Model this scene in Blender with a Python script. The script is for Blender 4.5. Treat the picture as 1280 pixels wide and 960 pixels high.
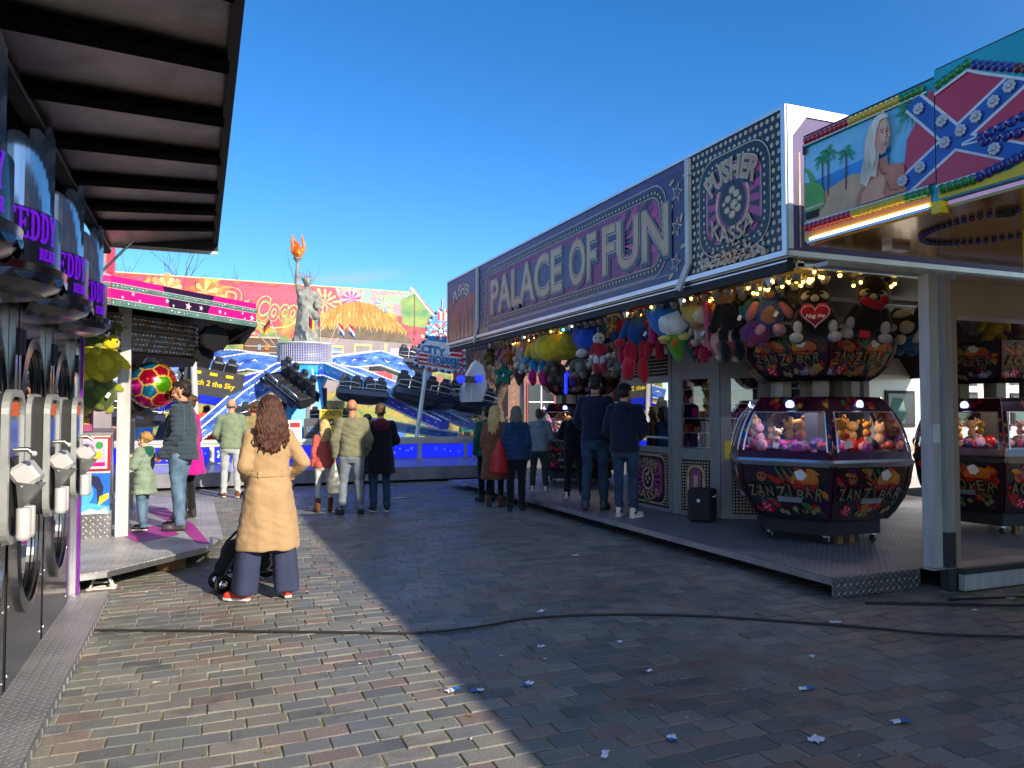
import bpy, math, random
from mathutils import Vector, Matrix, noise
R = math.radians
random.seed(7)
S = bpy.context.scene
for o in list(bpy.data.objects): bpy.data.objects.remove(o)
COL = S.collection

# ------------------------------------------------------------------ camera
# the stalls run along +Y; the camera looks 22 degrees to their right
cam = bpy.data.objects.new('camera', bpy.data.cameras.new('camera'))
COL.objects.link(cam); S.camera = cam
cam.location = (0, 0, 1.6)
cam.rotation_euler = (R(90 + 2.086), 0, -R(22.09))
cam.data.sensor_width = 36; cam.data.lens = 27.03
cam.data.clip_start = .05; cam.data.clip_end = 3000

# ------------------------------------------------------------------ sky and sun
SUNV = Vector((.80, -2.0, 1.0)).normalized()          # towards the sun
EL = math.asin(SUNV.z); AZ = math.atan2(SUNV.x, SUNV.y)
W = bpy.data.worlds.new('World'); S.world = W; W.use_nodes = True
nt = W.node_tree; bg = nt.nodes['Background']
sky = nt.nodes.new('ShaderNodeTexSky'); sky.sky_type = 'NISHITA'; sky.sun_disc = False
sky.sun_elevation = EL; sky.sun_rotation = AZ; sky.air_density = 1.0; sky.dust_density = 0.15; sky.ozone_density = 3.0
# clean cold air away from the sun, paler and warmer haze glow on the sun's side (behind the camera)
hsv = nt.nodes.new('ShaderNodeHueSaturation'); hsv.inputs['Saturation'].default_value = 1.28; hsv.inputs['Hue'].default_value = .502; hsv.inputs['Value'].default_value = 1.52
nt.links.new(sky.outputs[0], hsv.inputs['Color']); sky.altitude = 2500
_tc = nt.nodes.new('ShaderNodeTexCoord'); _dp = nt.nodes.new('ShaderNodeVectorMath'); _dp.operation = 'DOT_PRODUCT'; nt.links.new(_tc.outputs['Generated'], _dp.inputs[0]); _dp.inputs[1].default_value = tuple(SUNV)
_mr = nt.nodes.new('ShaderNodeMapRange'); _mr.interpolation_type = 'SMOOTHSTEP'; _mr.inputs[1].default_value = -.15; _mr.inputs[2].default_value = 1.0; nt.links.new(_dp.outputs['Value'], _mr.inputs[0])
_mx = nt.nodes.new('ShaderNodeMix'); _mx.data_type = 'RGBA'; _mx.blend_type = 'ADD'; nt.links.new(_mr.outputs[0], _mx.inputs[0]); nt.links.new(hsv.outputs[0], _mx.inputs[6]); _mx.inputs[7].default_value = (3.2, 3.0, 2.5, 1)
# one thin streak of high cloud low above the hoarding
_sx = nt.nodes.new('ShaderNodeSeparateXYZ'); nt.links.new(_tc.outputs['Generated'], _sx.inputs[0])
def _wm(op, a, b=None, clamp=False):
    q = nt.nodes.new('ShaderNodeMath'); q.operation = op; q.use_clamp = clamp
    for i, v in enumerate((a, b)):
        if v is None: continue
        if isinstance(v, (int, float)): q.inputs[i].default_value = v
        else: nt.links.new(v, q.inputs[i])
    return q.outputs[0]
_az = _wm('ARCTAN2', _sx.outputs[0], _sx.outputs[1]); _da = _wm('SUBTRACT', _az, .180); _el = _wm('SUBTRACT', _sx.outputs[2], .168)
_nz = nt.nodes.new('ShaderNodeTexNoise'); _nz.inputs['Scale'].default_value = 14; _nz.inputs['Detail'].default_value = 6; nt.links.new(_tc.outputs['Generated'], _nz.inputs['Vector'])
_el = _wm('ADD', _wm('SUBTRACT', _el, _wm('MULTIPLY', _da, .09)), _wm('MULTIPLY', _wm('SUBTRACT', _nz.outputs['Fac'], .5), .012))
_g = _wm('ADD', _wm('POWER', _wm('DIVIDE', _da, .062), 4), _wm('POWER', _wm('DIVIDE', _wm('ABSOLUTE', _el), .0075), 2)); _cf = _wm('MULTIPLY', _wm('EXPONENT', _wm('MULTIPLY', _g, -1.)), _wm('MULTIPLY', _nz.outputs['Fac'], .75), True)
_m3 = nt.nodes.new('ShaderNodeMix'); _m3.data_type = 'RGBA'; nt.links.new(_cf, _m3.inputs[0]); nt.links.new(_mx.outputs[2], _m3.inputs[6]); _m3.inputs[7].default_value = (4.2, 4.4, 4.8, 1)
nt.links.new(_m3.outputs[2], bg.inputs[0]); bg.inputs[1].default_value = 0.105
sl = bpy.data.lights.new('sun', 'SUN'); sl.energy = 5.0; sl.angle = R(.55); sl.color = (1, .87, .70)
so = bpy.data.objects.new('sun', sl); COL.objects.link(so); so.rotation_euler = (-SUNV).to_track_quat('-Z', 'Y').to_euler()
S.view_settings.view_transform = 'Standard'; S.view_settings.look = 'None'
S.view_settings.gamma = 1; S.view_settings.exposure = 0.58; S.view_settings.use_curve_mapping = False
S.render.engine = 'CYCLES'

# ------------------------------------------------------------------ materials
MATS = {}
def lin(c):
    if isinstance(c, str):
        c = c.lstrip('#'); c = [int(c[i:i+2], 16) / 255 for i in (0, 2, 4)]
        return tuple(((x + .055) / 1.055) ** 2.4 if x > .04045 else x / 12.92 for x in c)
    return tuple(c)
def newmat(name):
    m = bpy.data.materials.new(name); m.use_nodes = True
    n = m.node_tree.nodes; return m, n, m.node_tree.links, n['Principled BSDF']
def P(name, col, rough=.55, metal=0., var=.12, scale=6., bump=0., bscale=60., em=0., emcol=None, col2=None, spec=.5, coat=0., trans=0., stretch=None, sheen=0., wrinkle=0.):
    """procedural surface: base colour mottled by noise (or blended into col2), uneven gloss, optional fine relief"""
    if name in MATS: return MATS[name]
    m, n, l, b = newmat(name); col = lin(col)
    tc = n.new('ShaderNodeTexCoord'); src = tc.outputs['Object']
    if stretch:
        mp = n.new('ShaderNodeMapping'); mp.inputs['Scale'].default_value = stretch
        l.new(src, mp.inputs[0]); src = mp.outputs[0]
    nz = n.new('ShaderNodeTexNoise'); nz.inputs['Scale'].default_value = scale; nz.inputs['Detail'].default_value = 5
    l.new(src, nz.inputs['Vector'])
    mr = n.new('ShaderNodeMapRange'); mr.inputs[1].default_value = .32; mr.inputs[2].default_value = .68
    l.new(nz.outputs['Fac'], mr.inputs[0])
    mx = n.new('ShaderNodeMix'); mx.data_type = 'RGBA'; l.new(mr.outputs[0], mx.inputs[0])
    if col2 is not None: a, c = col, lin(col2)
    else: a, c = tuple(x * (1 - var) for x in col), tuple(min(1, x * (1 + var)) for x in col)
    mx.inputs[6].default_value = (*a, 1); mx.inputs[7].default_value = (*c, 1)
    l.new(mx.outputs[2], b.inputs['Base Color'])
    m2 = n.new('ShaderNodeMapRange'); m2.inputs[3].default_value = max(0, rough - .06); m2.inputs[4].default_value = min(1, rough + .08)
    l.new(nz.outputs['Fac'], m2.inputs[0]); l.new(m2.outputs[0], b.inputs['Roughness'])
    b.inputs['Metallic'].default_value = metal; b.inputs['Specular IOR Level'].default_value = spec
    if coat: b.inputs['Coat Weight'].default_value = coat; b.inputs['Coat Roughness'].default_value = .08
    if sheen: b.inputs['Sheen Weight'].default_value = sheen
    if trans: b.inputs['Transmission Weight'].default_value = trans
    if bump:
        n2 = n.new('ShaderNodeTexNoise'); n2.inputs['Scale'].default_value = bscale; n2.inputs['Detail'].default_value = 4
        l.new(src, n2.inputs['Vector'])
        bp = n.new('ShaderNodeBump'); bp.inputs['Strength'].default_value = bump; bp.inputs['Distance'].default_value = .01
        l.new(n2.outputs['Fac'], bp.inputs['Height']); l.new(bp.outputs[0], b.inputs['Normal'])
        if wrinkle:
            n3 = n.new('ShaderNodeTexNoise'); n3.inputs['Scale'].default_value = 11; n3.inputs['Detail'].default_value = 3; n3.inputs['Distortion'].default_value = 1.2; l.new(src, n3.inputs['Vector'])
            b3 = n.new('ShaderNodeBump'); b3.inputs['Strength'].default_value = wrinkle; b3.inputs['Distance'].default_value = .03; l.new(n3.outputs['Fac'], b3.inputs['Height']); l.new(b3.outputs[0], bp.inputs['Normal'])
    if em:
        b.inputs['Emission Color'].default_value = (*(lin(emcol) if emcol else col), 1); b.inputs['Emission Strength'].default_value = em
    MATS[name] = m; return m
def fabric(name, col, bump=.35, sc=260, var=.16, fuzz=.15): return P(name, col, .85, 0, var, 9, bump, sc, spec=.2, sheen=fuzz, wrinkle=.35)

def mathn(n, l, op, a, b=None, c=None, clamp=False):
    q = n.new('ShaderNodeMath'); q.operation = op; q.use_clamp = clamp
    for i, v in enumerate((a, b, c)):
        if v is None: continue
        if isinstance(v, (int, float)): q.inputs[i].default_value = v
        else: l.new(v, q.inputs[i])
    return q.outputs[0]
def tread(name, col, size=.045, rough=.42, metal=.85, dirt=.5, plane='XY'):
    """aluminium chequer plate: raised lozenges alternating in direction"""
    m, n, l, b = newmat(name); col = lin(col)
    tc = n.new('ShaderNodeTexCoord'); sp = n.new('ShaderNodeSeparateXYZ'); l.new(tc.outputs['Object'], sp.inputs[0])
    ax = {'X': 0, 'Y': 1, 'Z': 2}; x, y = sp.outputs[ax[plane[0]]], sp.outputs[ax[plane[1]]]
    u = mathn(n, l, 'DIVIDE', mathn(n, l, 'ADD', x, y), size * 1.414); v = mathn(n, l, 'DIVIDE', mathn(n, l, 'SUBTRACT', x, y), size * 1.414)
    fu, fv = mathn(n, l, 'FLOOR', u), mathn(n, l, 'FLOOR', v)
    par = mathn(n, l, 'FLOORED_MODULO', mathn(n, l, 'ADD', fu, fv), 2)
    lu = mathn(n, l, 'SUBTRACT', mathn(n, l, 'SUBTRACT', u, fu), .5); lv = mathn(n, l, 'SUBTRACT', mathn(n, l, 'SUBTRACT', v, fv), .5)
    ip = mathn(n, l, 'SUBTRACT', 1, par)
    a = mathn(n, l, 'ADD', mathn(n, l, 'MULTIPLY', lu, par), mathn(n, l, 'MULTIPLY', lv, ip))
    c = mathn(n, l, 'ADD', mathn(n, l, 'MULTIPLY', lv, par), mathn(n, l, 'MULTIPLY', lu, ip))
    e = mathn(n, l, 'ADD', mathn(n, l, 'POWER', mathn(n, l, 'DIVIDE', a, .46), 2), mathn(n, l, 'POWER', mathn(n, l, 'DIVIDE', c, .17), 2))
    h = mathn(n, l, 'SUBTRACT', 1, e, clamp=True)
    bp = n.new('ShaderNodeBump'); bp.inputs['Strength'].default_value = 1; bp.inputs['Distance'].default_value = .006
    l.new(h, bp.inputs['Height']); l.new(bp.outputs[0], b.inputs['Normal'])
    nz = n.new('ShaderNodeTexNoise'); nz.inputs['Scale'].default_value = 1.7; nz.inputs['Detail'].default_value = 7; l.new(tc.outputs['Object'], nz.inputs['Vector'])
    mr = n.new('ShaderNodeMapRange'); mr.inputs[1].default_value = .35; mr.inputs[2].default_value = .7; l.new(nz.outputs['Fac'], mr.inputs[0])
    hh = mathn(n, l, 'GREATER_THAN', h, .05)
    f = mathn(n, l, 'MULTIPLY', mathn(n, l, 'SUBTRACT', 1, mathn(n, l, 'MULTIPLY', hh, .75)), mathn(n, l, 'ADD', mr.outputs[0], .35), clamp=True)
    mx = n.new('ShaderNodeMix'); mx.data_type = 'RGBA'; l.new(f, mx.inputs[0])
    mx.inputs[6].default_value = (*col, 1); mx.inputs[7].default_value = (*[q * (1 - dirt) * .9 for q in col], 1)
    l.new(mx.outputs[2], b.inputs['Base Color'])
    b.inputs['Metallic'].default_value = metal; b.inputs['Roughness'].default_value = rough
    MATS[name] = m; return m

# ------------------------------------------------------------------ mesh builder
class Fr:
    """a flat frame in space: origin, right, up; out is the side it faces"""
    def __init__(s, o, u, v): s.o = Vector(o); s.u = Vector(u).normalized(); s.v = Vector(v).normalized(); s.n = s.u.cross(s.v)
    def at(s, a, b, c=0): return s.o + s.u * a + s.v * b + s.n * c
_TX = {}
def text_data(s, off=0., shear=0.):
    k = (s, off, shear)
    if k in _TX: return _TX[k]
    c = bpy.data.curves.new('t', 'FONT'); c.body = s; c.offset = off; c.shear = shear; c.resolution_u = 3; c.fill_mode = 'BOTH'
    o = bpy.data.objects.new('t', c); COL.objects.link(o)
    dg = bpy.context.evaluated_depsgraph_get(); me = bpy.data.meshes.new_from_object(o.evaluated_get(dg))
    v = [(p.co.x, p.co.y) for p in me.vertices]; f = [tuple(p.vertices) for p in me.polygons]
    bpy.data.objects.remove(o); bpy.data.curves.remove(c); bpy.data.meshes.remove(me)
    _TX[k] = (v, f); return _TX[k]
class MB:
    def __init__(s, mat=None): s.V = []; s.F = []; s.M = []; s.SM = []; s.ml = []; s.cur = 0; s.X = None; s.mat(mat)
    def mat(s, m):
        if m is None: return s
        if isinstance(m, str): m = MATS[m]
        if m not in s.ml: s.ml.append(m)
        s.cur = s.ml.index(m); return s
    def add(s, vs, fs, smooth=False):
        b = len(s.V)
        if s.X is not None: vs = [s.X @ Vector(v) for v in vs]
        s.V.extend([tuple(v) for v in vs]); s.F.extend([tuple(b + i for i in f) for f in fs])
        s.M.extend([s.cur] * len(fs)); s.SM.extend([smooth] * len(fs)); return s
    def box(s, x0, x1, y0, y1, z0, z1):
        v = [(x, y, z) for x in (x0, x1) for y in (y0, y1) for z in (z0, z1)]
        return s.add(v, [(0, 1, 3, 2), (4, 6, 7, 5), (0, 4, 5, 1), (2, 3, 7, 6), (0, 2, 6, 4), (1, 5, 7, 3)])
    def fbox(s, fr, u0, u1, v0, v1, w0, w1):
        v = [fr.at(a, b, c) for a in (u0, u1) for b in (v0, v1) for c in (w0, w1)]
        return s.add(v, [(0, 1, 3, 2), (4, 6, 7, 5), (0, 4, 5, 1), (2, 3, 7, 6), (0, 2, 6, 4), (1, 5, 7, 3)])
    def bbox(s, c, h, rot=None, bev=.1):
        """box with chamfered edges round a centre; h are half sizes"""
        b = min(h) * bev; vs = []; hx, hy, hz = h
        rings = [(-hz, b), (-hz + b, 0), (hz - b, 0), (hz, b)]
        for z, k in rings:
            x, y = hx - k, hy - k; q = b
            vs += [(x, -y + q, z), (x, y - q, z), (x - q, y, z), (-x + q, y, z), (-x, y - q, z), (-x, -y + q, z), (-x + q, -y, z), (x - q, -y, z)]
        fs = [tuple(range(7, -1, -1)), tuple(range(24, 32))]
        for r in range(3):
            for i in range(8): j = (i + 1) % 8; fs.append((r*8+i, r*8+j, r*8+8+j, r*8+8+i))
        M = Matrix.Translation(Vector(c)) @ (rot.to_4x4() if rot else Matrix())
        return s.add([M @ Vector(v) for v in vs], fs)
    def tube(s, pts, r, n=8, cap=True, closed=False, sx=1., up=None):
        pts = [Vector(p) for p in pts]; k = len(pts)
        rr = r if isinstance(r, (list, tuple)) else [r] * k
        vs = []; ref = None
        for i, p in enumerate(pts):
            if closed: t = pts[(i + 1) % k] - pts[i - 1]
            else: t = pts[min(i + 1, k - 1)] - pts[max(i - 1, 0)]
            t.normalize()
            if ref is None:
                ref = Vector(up) if up else (Vector((0, 0, 1)) if abs(t.z) < .9 else Vector((1, 0, 0)))
            a = t.cross(ref)
            if a.length < 1e-6: a = t.orthogonal()
            a.normalize(); b = a.cross(t).normalized(); ref = b
            for j in range(n):
                g = 2 * math.pi * j / n; vs.append(p + a * (math.cos(g) * rr[i] * sx) + b * (math.sin(g) * rr[i]))
        fs = []
        for i in range(k if closed else k - 1):
            i2 = (i + 1) % k
            for j in range(n): j2 = (j + 1) % n; fs.append((i*n+j, i*n+j2, i2*n+j2, i2*n+j))
        s.add(vs, fs, n > 4)
        if cap and not closed: s.add(vs[:n], [tuple(range(n - 1, -1, -1))]); s.add(vs[-n:], [tuple(range(n))])
        return s
    def rope(s, a, b, ra, rb, n=12, e=4):
        """tapered limb with round ends (closed)"""
        a, b = Vector(a), Vector(b); t = b - a; L = t.length or 1e-5; t /= L; pts = []; rr = []
        for i in range(e): g = -math.pi / 2 * (1 - i / e) ; pts.append(a + t * (math.sin(g) * ra)); rr.append(max(1e-4, math.cos(g) * ra))
        pts.append(a); rr.append(ra); pts.append(b); rr.append(rb)
        for i in range(1, e + 1): g = math.pi / 2 * i / e; pts.append(b + t * (math.sin(g) * rb)); rr.append(max(1e-4, math.cos(g) * rb))
        return s.tube(pts, rr, n)
    def lathe(s, prof, c=(0, 0, 0), n=24, a0=0., a1=2 * math.pi, smooth=True, ax=None, caps=False):
        full = abs(a1 - a0 - 2 * math.pi) < 1e-6; k = n if full else n + 1; vs = []
        M = Matrix.Translation(Vector(c)) @ (Vector(ax).to_track_quat('Z', 'Y').to_matrix().to_4x4() if ax else Matrix())
        for r, z in prof:
            for j in range(k): g = a0 + (a1 - a0) * j / n; vs.append(M @ Vector((math.cos(g) * r, math.sin(g) * r, z)))
        fs = []
        for i in range(len(prof) - 1):
            for j in range(n): j2 = (j + 1) % k; fs.append((i*k+j, i*k+j2, (i+1)*k+j2, (i+1)*k+j))
        s.add(vs, fs, smooth)
        if caps: s.add(vs[:k], [tuple(range(k - 1, -1, -1))]); s.add(vs[-k:], [tuple(range(k))])
        return s
    def ell(s, c, r, rot=None, nu=14, nv=9):
        if isinstance(r, (int, float)): r = (r, r, r)
        M = Matrix.Translation(Vector(c)) @ (rot.to_4x4() if rot else Matrix()); vs = [M @ Vector((0, 0, -r[2]))]
        for i in range(1, nv):
            f = -math.pi / 2 + math.pi * i / nv
            for j in range(nu): g = 2 * math.pi * j / nu; vs.append(M @ Vector((r[0]*math.cos(f)*math.cos(g), r[1]*math.cos(f)*math.sin(g), r[2]*math.sin(f))))
        vs.append(M @ Vector((0, 0, r[2]))); fs = []
        for j in range(nu): fs.append((0, 1 + (j + 1) % nu, 1 + j))
        for i in range(nv - 2):
            for j in range(nu): j2 = (j + 1) % nu; fs.append((1+i*nu+j, 1+i*nu+j2, 1+(i+1)*nu+j2, 1+(i+1)*nu+j))
        e = len(vs) - 1; b = 1 + (nv - 2) * nu
        for j in range(nu): fs.append((b + j, b + (j + 1) % nu, e))
        return s.add(vs, fs, True)
    def loft(s, rings, n=24, p=2., cap=True, fold=None):
        """closed body through ellipses (z, cx, cy, rx, ry)"""
        vs = []
        for z, cx, cy, rx, ry in rings:
            for j in range(n):
                g = 2 * math.pi * j / n; c, q = math.cos(g), math.sin(g)
                k = 1 + (fold(g, z) if fold else 0)
                vs.append((cx + rx * k * math.copysign(abs(c) ** (2 / p), c), cy + ry * k * math.copysign(abs(q) ** (2 / p), q), z))
        fs = []
        for i in range(len(rings) - 1):
            for j in range(n): j2 = (j + 1) % n; fs.append((i*n+j, i*n+j2, (i+1)*n+j2, (i+1)*n+j))
        if rings[0][0] > rings[-1][0]: fs = [tuple(reversed(f)) for f in fs]
        s.add(vs, fs, True)
        if cap:
            k = len(rings); a = tuple(range(n - 1, -1, -1)); b = tuple(range((k-1)*n, k*n))
            if rings[0][0] > rings[-1][0]: a, b = tuple(reversed(a)), tuple(reversed(b))
            s.add(vs[:n], [a]); s.add(vs[(k-1)*n:], [tuple(i - (k-1)*n for i in b)])
        return s
    # flat marks on a frame -------------------------------------------------
    def poly(s, fr, pts, w=0., th=0., mp=None):
        pts = [mp(*p) if mp else p for p in pts]; k = len(pts)
        ar = sum(pts[i][0] * pts[(i+1) % k][1] - pts[(i+1) % k][0] * pts[i][1] for i in range(k))
        if ar < 0: pts = pts[::-1]
        v = [fr.at(a, b, w) for a, b in pts]
        if not th: return s.add(v, [tuple(range(k))])
        v2 = [fr.at(a, b, w - th) for a, b in pts]
        fs = [tuple(range(k)), tuple(range(2*k-1, k-1, -1))] + [(i, k+i, k+(i+1) % k, (i+1) % k) for i in range(k)]
        return s.add(v + v2, fs)
    def rect(s, fr, u0, v0, u1, v1, w=0., mp=None): return s.poly(fr, [(u0, v0), (u1, v0), (u1, v1), (u0, v1)], w, mp=mp)
    def disc(s, fr, u, v, r, w=0., n=16, rv=None, mp=None, th=0.):
        rv = rv or r; return s.poly(fr, [(u + r*math.cos(2*math.pi*i/n), v + rv*math.sin(2*math.pi*i/n)) for i in range(n)], w, mp=mp, th=th)
    def ring(s, fr, outer, inner, w=0.):
        k = len(outer); v = [fr.at(a, b, w) for a, b in outer] + [fr.at(a, b, w) for a, b in inner]
        return s.add(v, [(i, (i+1) % k, k + (i+1) % k, k + i) for i in range(k)])
    def rr(s, fr, u0, v0, u1, v1, r, t, w=0., n=6):
        """rounded rectangular band of width t"""
        return s.ring(fr, rrpts(u0, v0, u1, v1, r, n), rrpts(u0+t, v0+t, u1-t, v1-t, max(.005, r-t), n), w)
    def star(s, fr, u, v, r, w=0., k=5, inner=.42, rot=0., mp=None, th=0.):
        return s.poly(fr, [(u + r*(1 if i % 2 == 0 else inner)*math.sin(math.pi*i/k+rot), v + r*(1 if i % 2 == 0 else inner)*math.cos(math.pi*i/k+rot)) for i in range(2*k)], w, mp=mp, th=th)
    def line(s, fr, pts, t, w=0., mp=None):
        if mp: pts = [mp(*p) for p in pts]
        for i in range(len(pts) - 1):
            (a, b), (c, d) = pts[i], pts[i+1]; L = math.hypot(c-a, d-b) or 1e-6; x, y = -(d-b)/L*t/2, (c-a)/L*t/2; ex, ey = (c-a)/L*t*.25, (d-b)/L*t*.25
            s.poly(fr, [(a+x-ex, b+y-ey), (c+x+ex, d+y+ey), (c-x+ex, d-y+ey), (a-x-ex, b-y-ey)], w + i * .00002)
        return s
    def text(s, fr, t, u0, v0, w_, h_, w=0., off=0., mp=None, shear=0., th=0.):
        v, f = text_data(t, off, shear)
        xs = [p[0] for p in v]; ys = [p[1] for p in v]; x0, x1, y0, y1 = min(xs), max(xs), min(ys), max(ys)
        q = [(u0 + (a-x0)/(x1-x0)*w_, v0 + (b-y0)/(y1-y0)*h_) for a, b in v]
        if mp: q = [mp(*p) for p in q]
        s.add([fr.at(a, b, w) for a, b in q], f)
        if th: s.add([fr.at(a, b, w - th) for a, b in q], [tuple(reversed(x)) for x in f])
        return s
    def build(s, name, parent=None, label=None, cat=None, group=None, kind=None, loc=None, fix=False):
        me = bpy.data.meshes.new(name)
        me.from_pydata(s.V, [], s.F)
        for m in s.ml: me.materials.append(m)
        me.polygons.foreach_set('material_index', s.M); me.polygons.foreach_set('use_smooth', s.SM)
        me.validate(); me.update()
        return link(name, me, parent, label, cat, group, kind, loc)
def rrpts(u0, v0, u1, v1, r, n=6):
    o = []
    for cu, cv, a in ((u1-r, v1-r, 0), (u0+r, v1-r, 90), (u0+r, v0+r, 180), (u1-r, v0+r, 270)):
        for i in range(n + 1): g = R(a + 90 * i / n); o.append((cu + r*math.cos(g), cv + r*math.sin(g)))
    return o
def tagit(o, label, cat, group=None, kind=None):
    if label: o['label'] = label
    if cat: o['category'] = cat
    if group: o['group'] = group
    if kind: o['kind'] = kind
    return o
def link(name, me, parent=None, label=None, cat=None, group=None, kind=None, loc=None):
    o = bpy.data.objects.new(name, me); COL.objects.link(o)
    if parent is not None: o.parent = parent
    if loc is not None: o.location = loc
    return tagit(o, label, cat, group, kind)
def thing(name, label, cat, loc=(0, 0, 0), rz=0., group=None, scale=1.):
    o = bpy.data.objects.new(name, None); COL.objects.link(o); o.location = loc; o.rotation_euler = (0, 0, rz); o.scale = (scale,)*3
    o.empty_display_size = .1
    return tagit(o, label, cat, group)
def children(o): return [c for c in COL.objects if c.parent == o]
def copy_tree(o, label=None, loc=None, rz=None, scale=None, parent=None, group=None, _kids=None):
    if _kids is None:
        _kids = {}
        for c in COL.objects:
            if c.parent: _kids.setdefault(c.parent.name, []).append(c)
    c = o.copy(); COL.objects.link(c); c.parent = parent
    if parent is None:
        if label: c['label'] = label
        if group: c['group'] = group
        if loc is not None: c.location = loc
        if rz is not None: c.rotation_euler = (0, 0, rz)
        if scale is not None: c.scale = (scale,)*3
    for k in _kids.get(o.name, []): copy_tree(k, parent=c, _kids=_kids)
    return c
def blob(mb, voxel=.012, smooth=3, disp=None, matf=None, extra=None):
    """melt the closed shapes of a builder into one continuous skin; disp(v, normal) -> offset along the normal"""
    me = bpy.data.meshes.new('b'); me.from_pydata(mb.V, [], mb.F); o = bpy.data.objects.new('b', me); COL.objects.link(o)
    r = o.modifiers.new('r', 'REMESH'); r.mode = 'VOXEL'; r.voxel_size = voxel
    if smooth: k = o.modifiers.new('s', 'SMOOTH'); k.factor = .6; k.iterations = smooth
    dg = bpy.context.evaluated_depsgraph_get(); out = bpy.data.meshes.new_from_object(o.evaluated_get(dg))
    bpy.data.objects.remove(o); bpy.data.meshes.remove(me)
    if disp:
        ns = [v.normal.copy() for v in out.vertices]
        for v, nn in zip(out.vertices, ns): v.co += nn * disp(v.co, nn)
    out.materials.clear()
    for m in mb.ml: out.materials.append(m)
    if matf:
        for p in out.polygons: p.material_index = matf(p.center, p.normal)
    for p in out.polygons: p.use_smooth = True
    out.update(); return out
def join_mesh(me, mb):
    """append a builder's faces to a finished mesh"""
    vs = [tuple(v.co) for v in me.vertices]; fs = [tuple(p.vertices) for p in me.polygons]; mi = [p.material_index for p in me.polygons]
    mats = list(me.materials); b = len(vs)
    idx = []
    for m in mb.ml:
        if m not in mats: mats.append(m)
        idx.append(mats.index(m))
    vs += mb.V; fs += [tuple(b + i for i in f) for f in mb.F]; mi += [idx[i] for i in mb.M]
    sm = [True] * (len(mi) - len(mb.M)) + mb.SM
    o = bpy.data.meshes.new('j'); o.from_pydata(vs, [], fs)
    for m in mats: o.materials.append(m)
    o.polygons.foreach_set('material_index', mi); o.polygons.foreach_set('use_smooth', sm); o.update(); return o
def fbm(p, sc, seed=0.): return noise.noise(Vector((p[0]*sc + seed, p[1]*sc - seed, p[2]*sc + seed*.5)))

# common materials
P('black', (.012, .012, .014), .35, coat=.3); P('blackmatte', (.02, .02, .022), .75); P('chrome', (.75, .76, .78), .12, 1, .04)
P('steel', (.45, .46, .47), .35, .9, .1, bump=.05); P('white', (.72, .71, .68), .4, 0, .05); P('cream', (.62, .56, .44), .45, 0, .06)
P('whitepaint', (.50, .49, .465), .42, 0, .16, 3.5, bump=.05, stretch=(3, 3, .5)); P('rubber', (.015, .015, .015), .8)
P('greypost', (.38, .37, .35), .5, 0, .18, 3.5, stretch=(3, 3, .5)); P('yellow', '#e8c420', .45); P('gold', '#d9a93a', .4, .2); P('red', '#b3141c', .4, coat=.4)
P('pink', '#e0107c', .35, coat=.3); P('blue', '#1348b4', .4, coat=.3); P('navy', '#141c46', .45); P('green', '#1d8a3c', .45); P('orange', '#e2641a', .45)
P('purple', '#5b2a7c', .45); P('skyblue', '#4aa6dc', .4); P('darkgrey', (.05, .05, .055), .5); P('wood', '#8a5f38', .7, 0, .3, 4, .3, 40, stretch=(1, 8, 8))
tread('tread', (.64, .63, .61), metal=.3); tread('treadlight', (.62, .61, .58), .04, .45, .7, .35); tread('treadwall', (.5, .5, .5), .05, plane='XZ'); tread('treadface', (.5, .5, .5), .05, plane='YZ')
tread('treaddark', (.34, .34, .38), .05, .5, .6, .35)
def glow(name, col, st):
    m, n, l, b = newmat(name); c = lin(col); b.inputs['Base Color'].default_value = (*[x*.5 for x in c], 1)
    b.inputs['Emission Color'].default_value = (*c, 1); b.inputs['Emission Strength'].default_value = st; b.inputs['Roughness'].default_value = .3; MATS[name] = m; return m
glow('bulbwarm', '#ffc850', 9); glow('bulbwhite', '#ffe9c0', 3); glow('ledblue', '#1c30ff', 1.4); glow('purplelight', '#7a12e0', .42); glow('tubewhite', '#fff0cf', 2.5); glow('cyanled', '#59d8ff', 2.0)
glow('ledcell', '#0a18f0', .9)
def glassy(name, tint=(1, 1, 1), refl=.12, rough=.02, opac=0., col=(.02, .02, .02)):
    """thin clear sheet: mostly see-through with a gloss on top"""
    m = bpy.data.materials.new(name); m.use_nodes = True; n = m.node_tree.nodes; l = m.node_tree.links; n.clear()
    o = n.new('ShaderNodeOutputMaterial'); t = n.new('ShaderNodeBsdfTransparent'); t.inputs[0].default_value = (*tint, 1)
    g = n.new('ShaderNodeBsdfGlossy'); g.inputs['Roughness'].default_value = rough; fz = n.new('ShaderNodeFresnel'); fz.inputs[0].default_value = 1.5
    a = mathn(n, l, 'ADD', fz.outputs[0], refl, clamp=True)
    mx = n.new('ShaderNodeMixShader'); l.new(a, mx.inputs[0]); l.new(t.outputs[0], mx.inputs[1]); l.new(g.outputs[0], mx.inputs[2])
    if opac:
        d = n.new('ShaderNodeBsdfDiffuse'); d.inputs[0].default_value = (*col, 1); m2 = n.new('ShaderNodeMixShader'); m2.inputs[0].default_value = opac
        l.new(mx.outputs[0], m2.inputs[1]); l.new(d.outputs[0], m2.inputs[2]); l.new(m2.outputs[0], o.inputs[0])
    else: l.new(mx.outputs[0], o.inputs[0])
    MATS[name] = m; return m
glassy('glass', (.93, .95, .96), .06); glassy('acrylic', (.80, .88, .97), .10, .08, .22, (.45, .62, .85)); glassy('mirrorglass', (.35, .38, .42), .55, .015)
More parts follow.
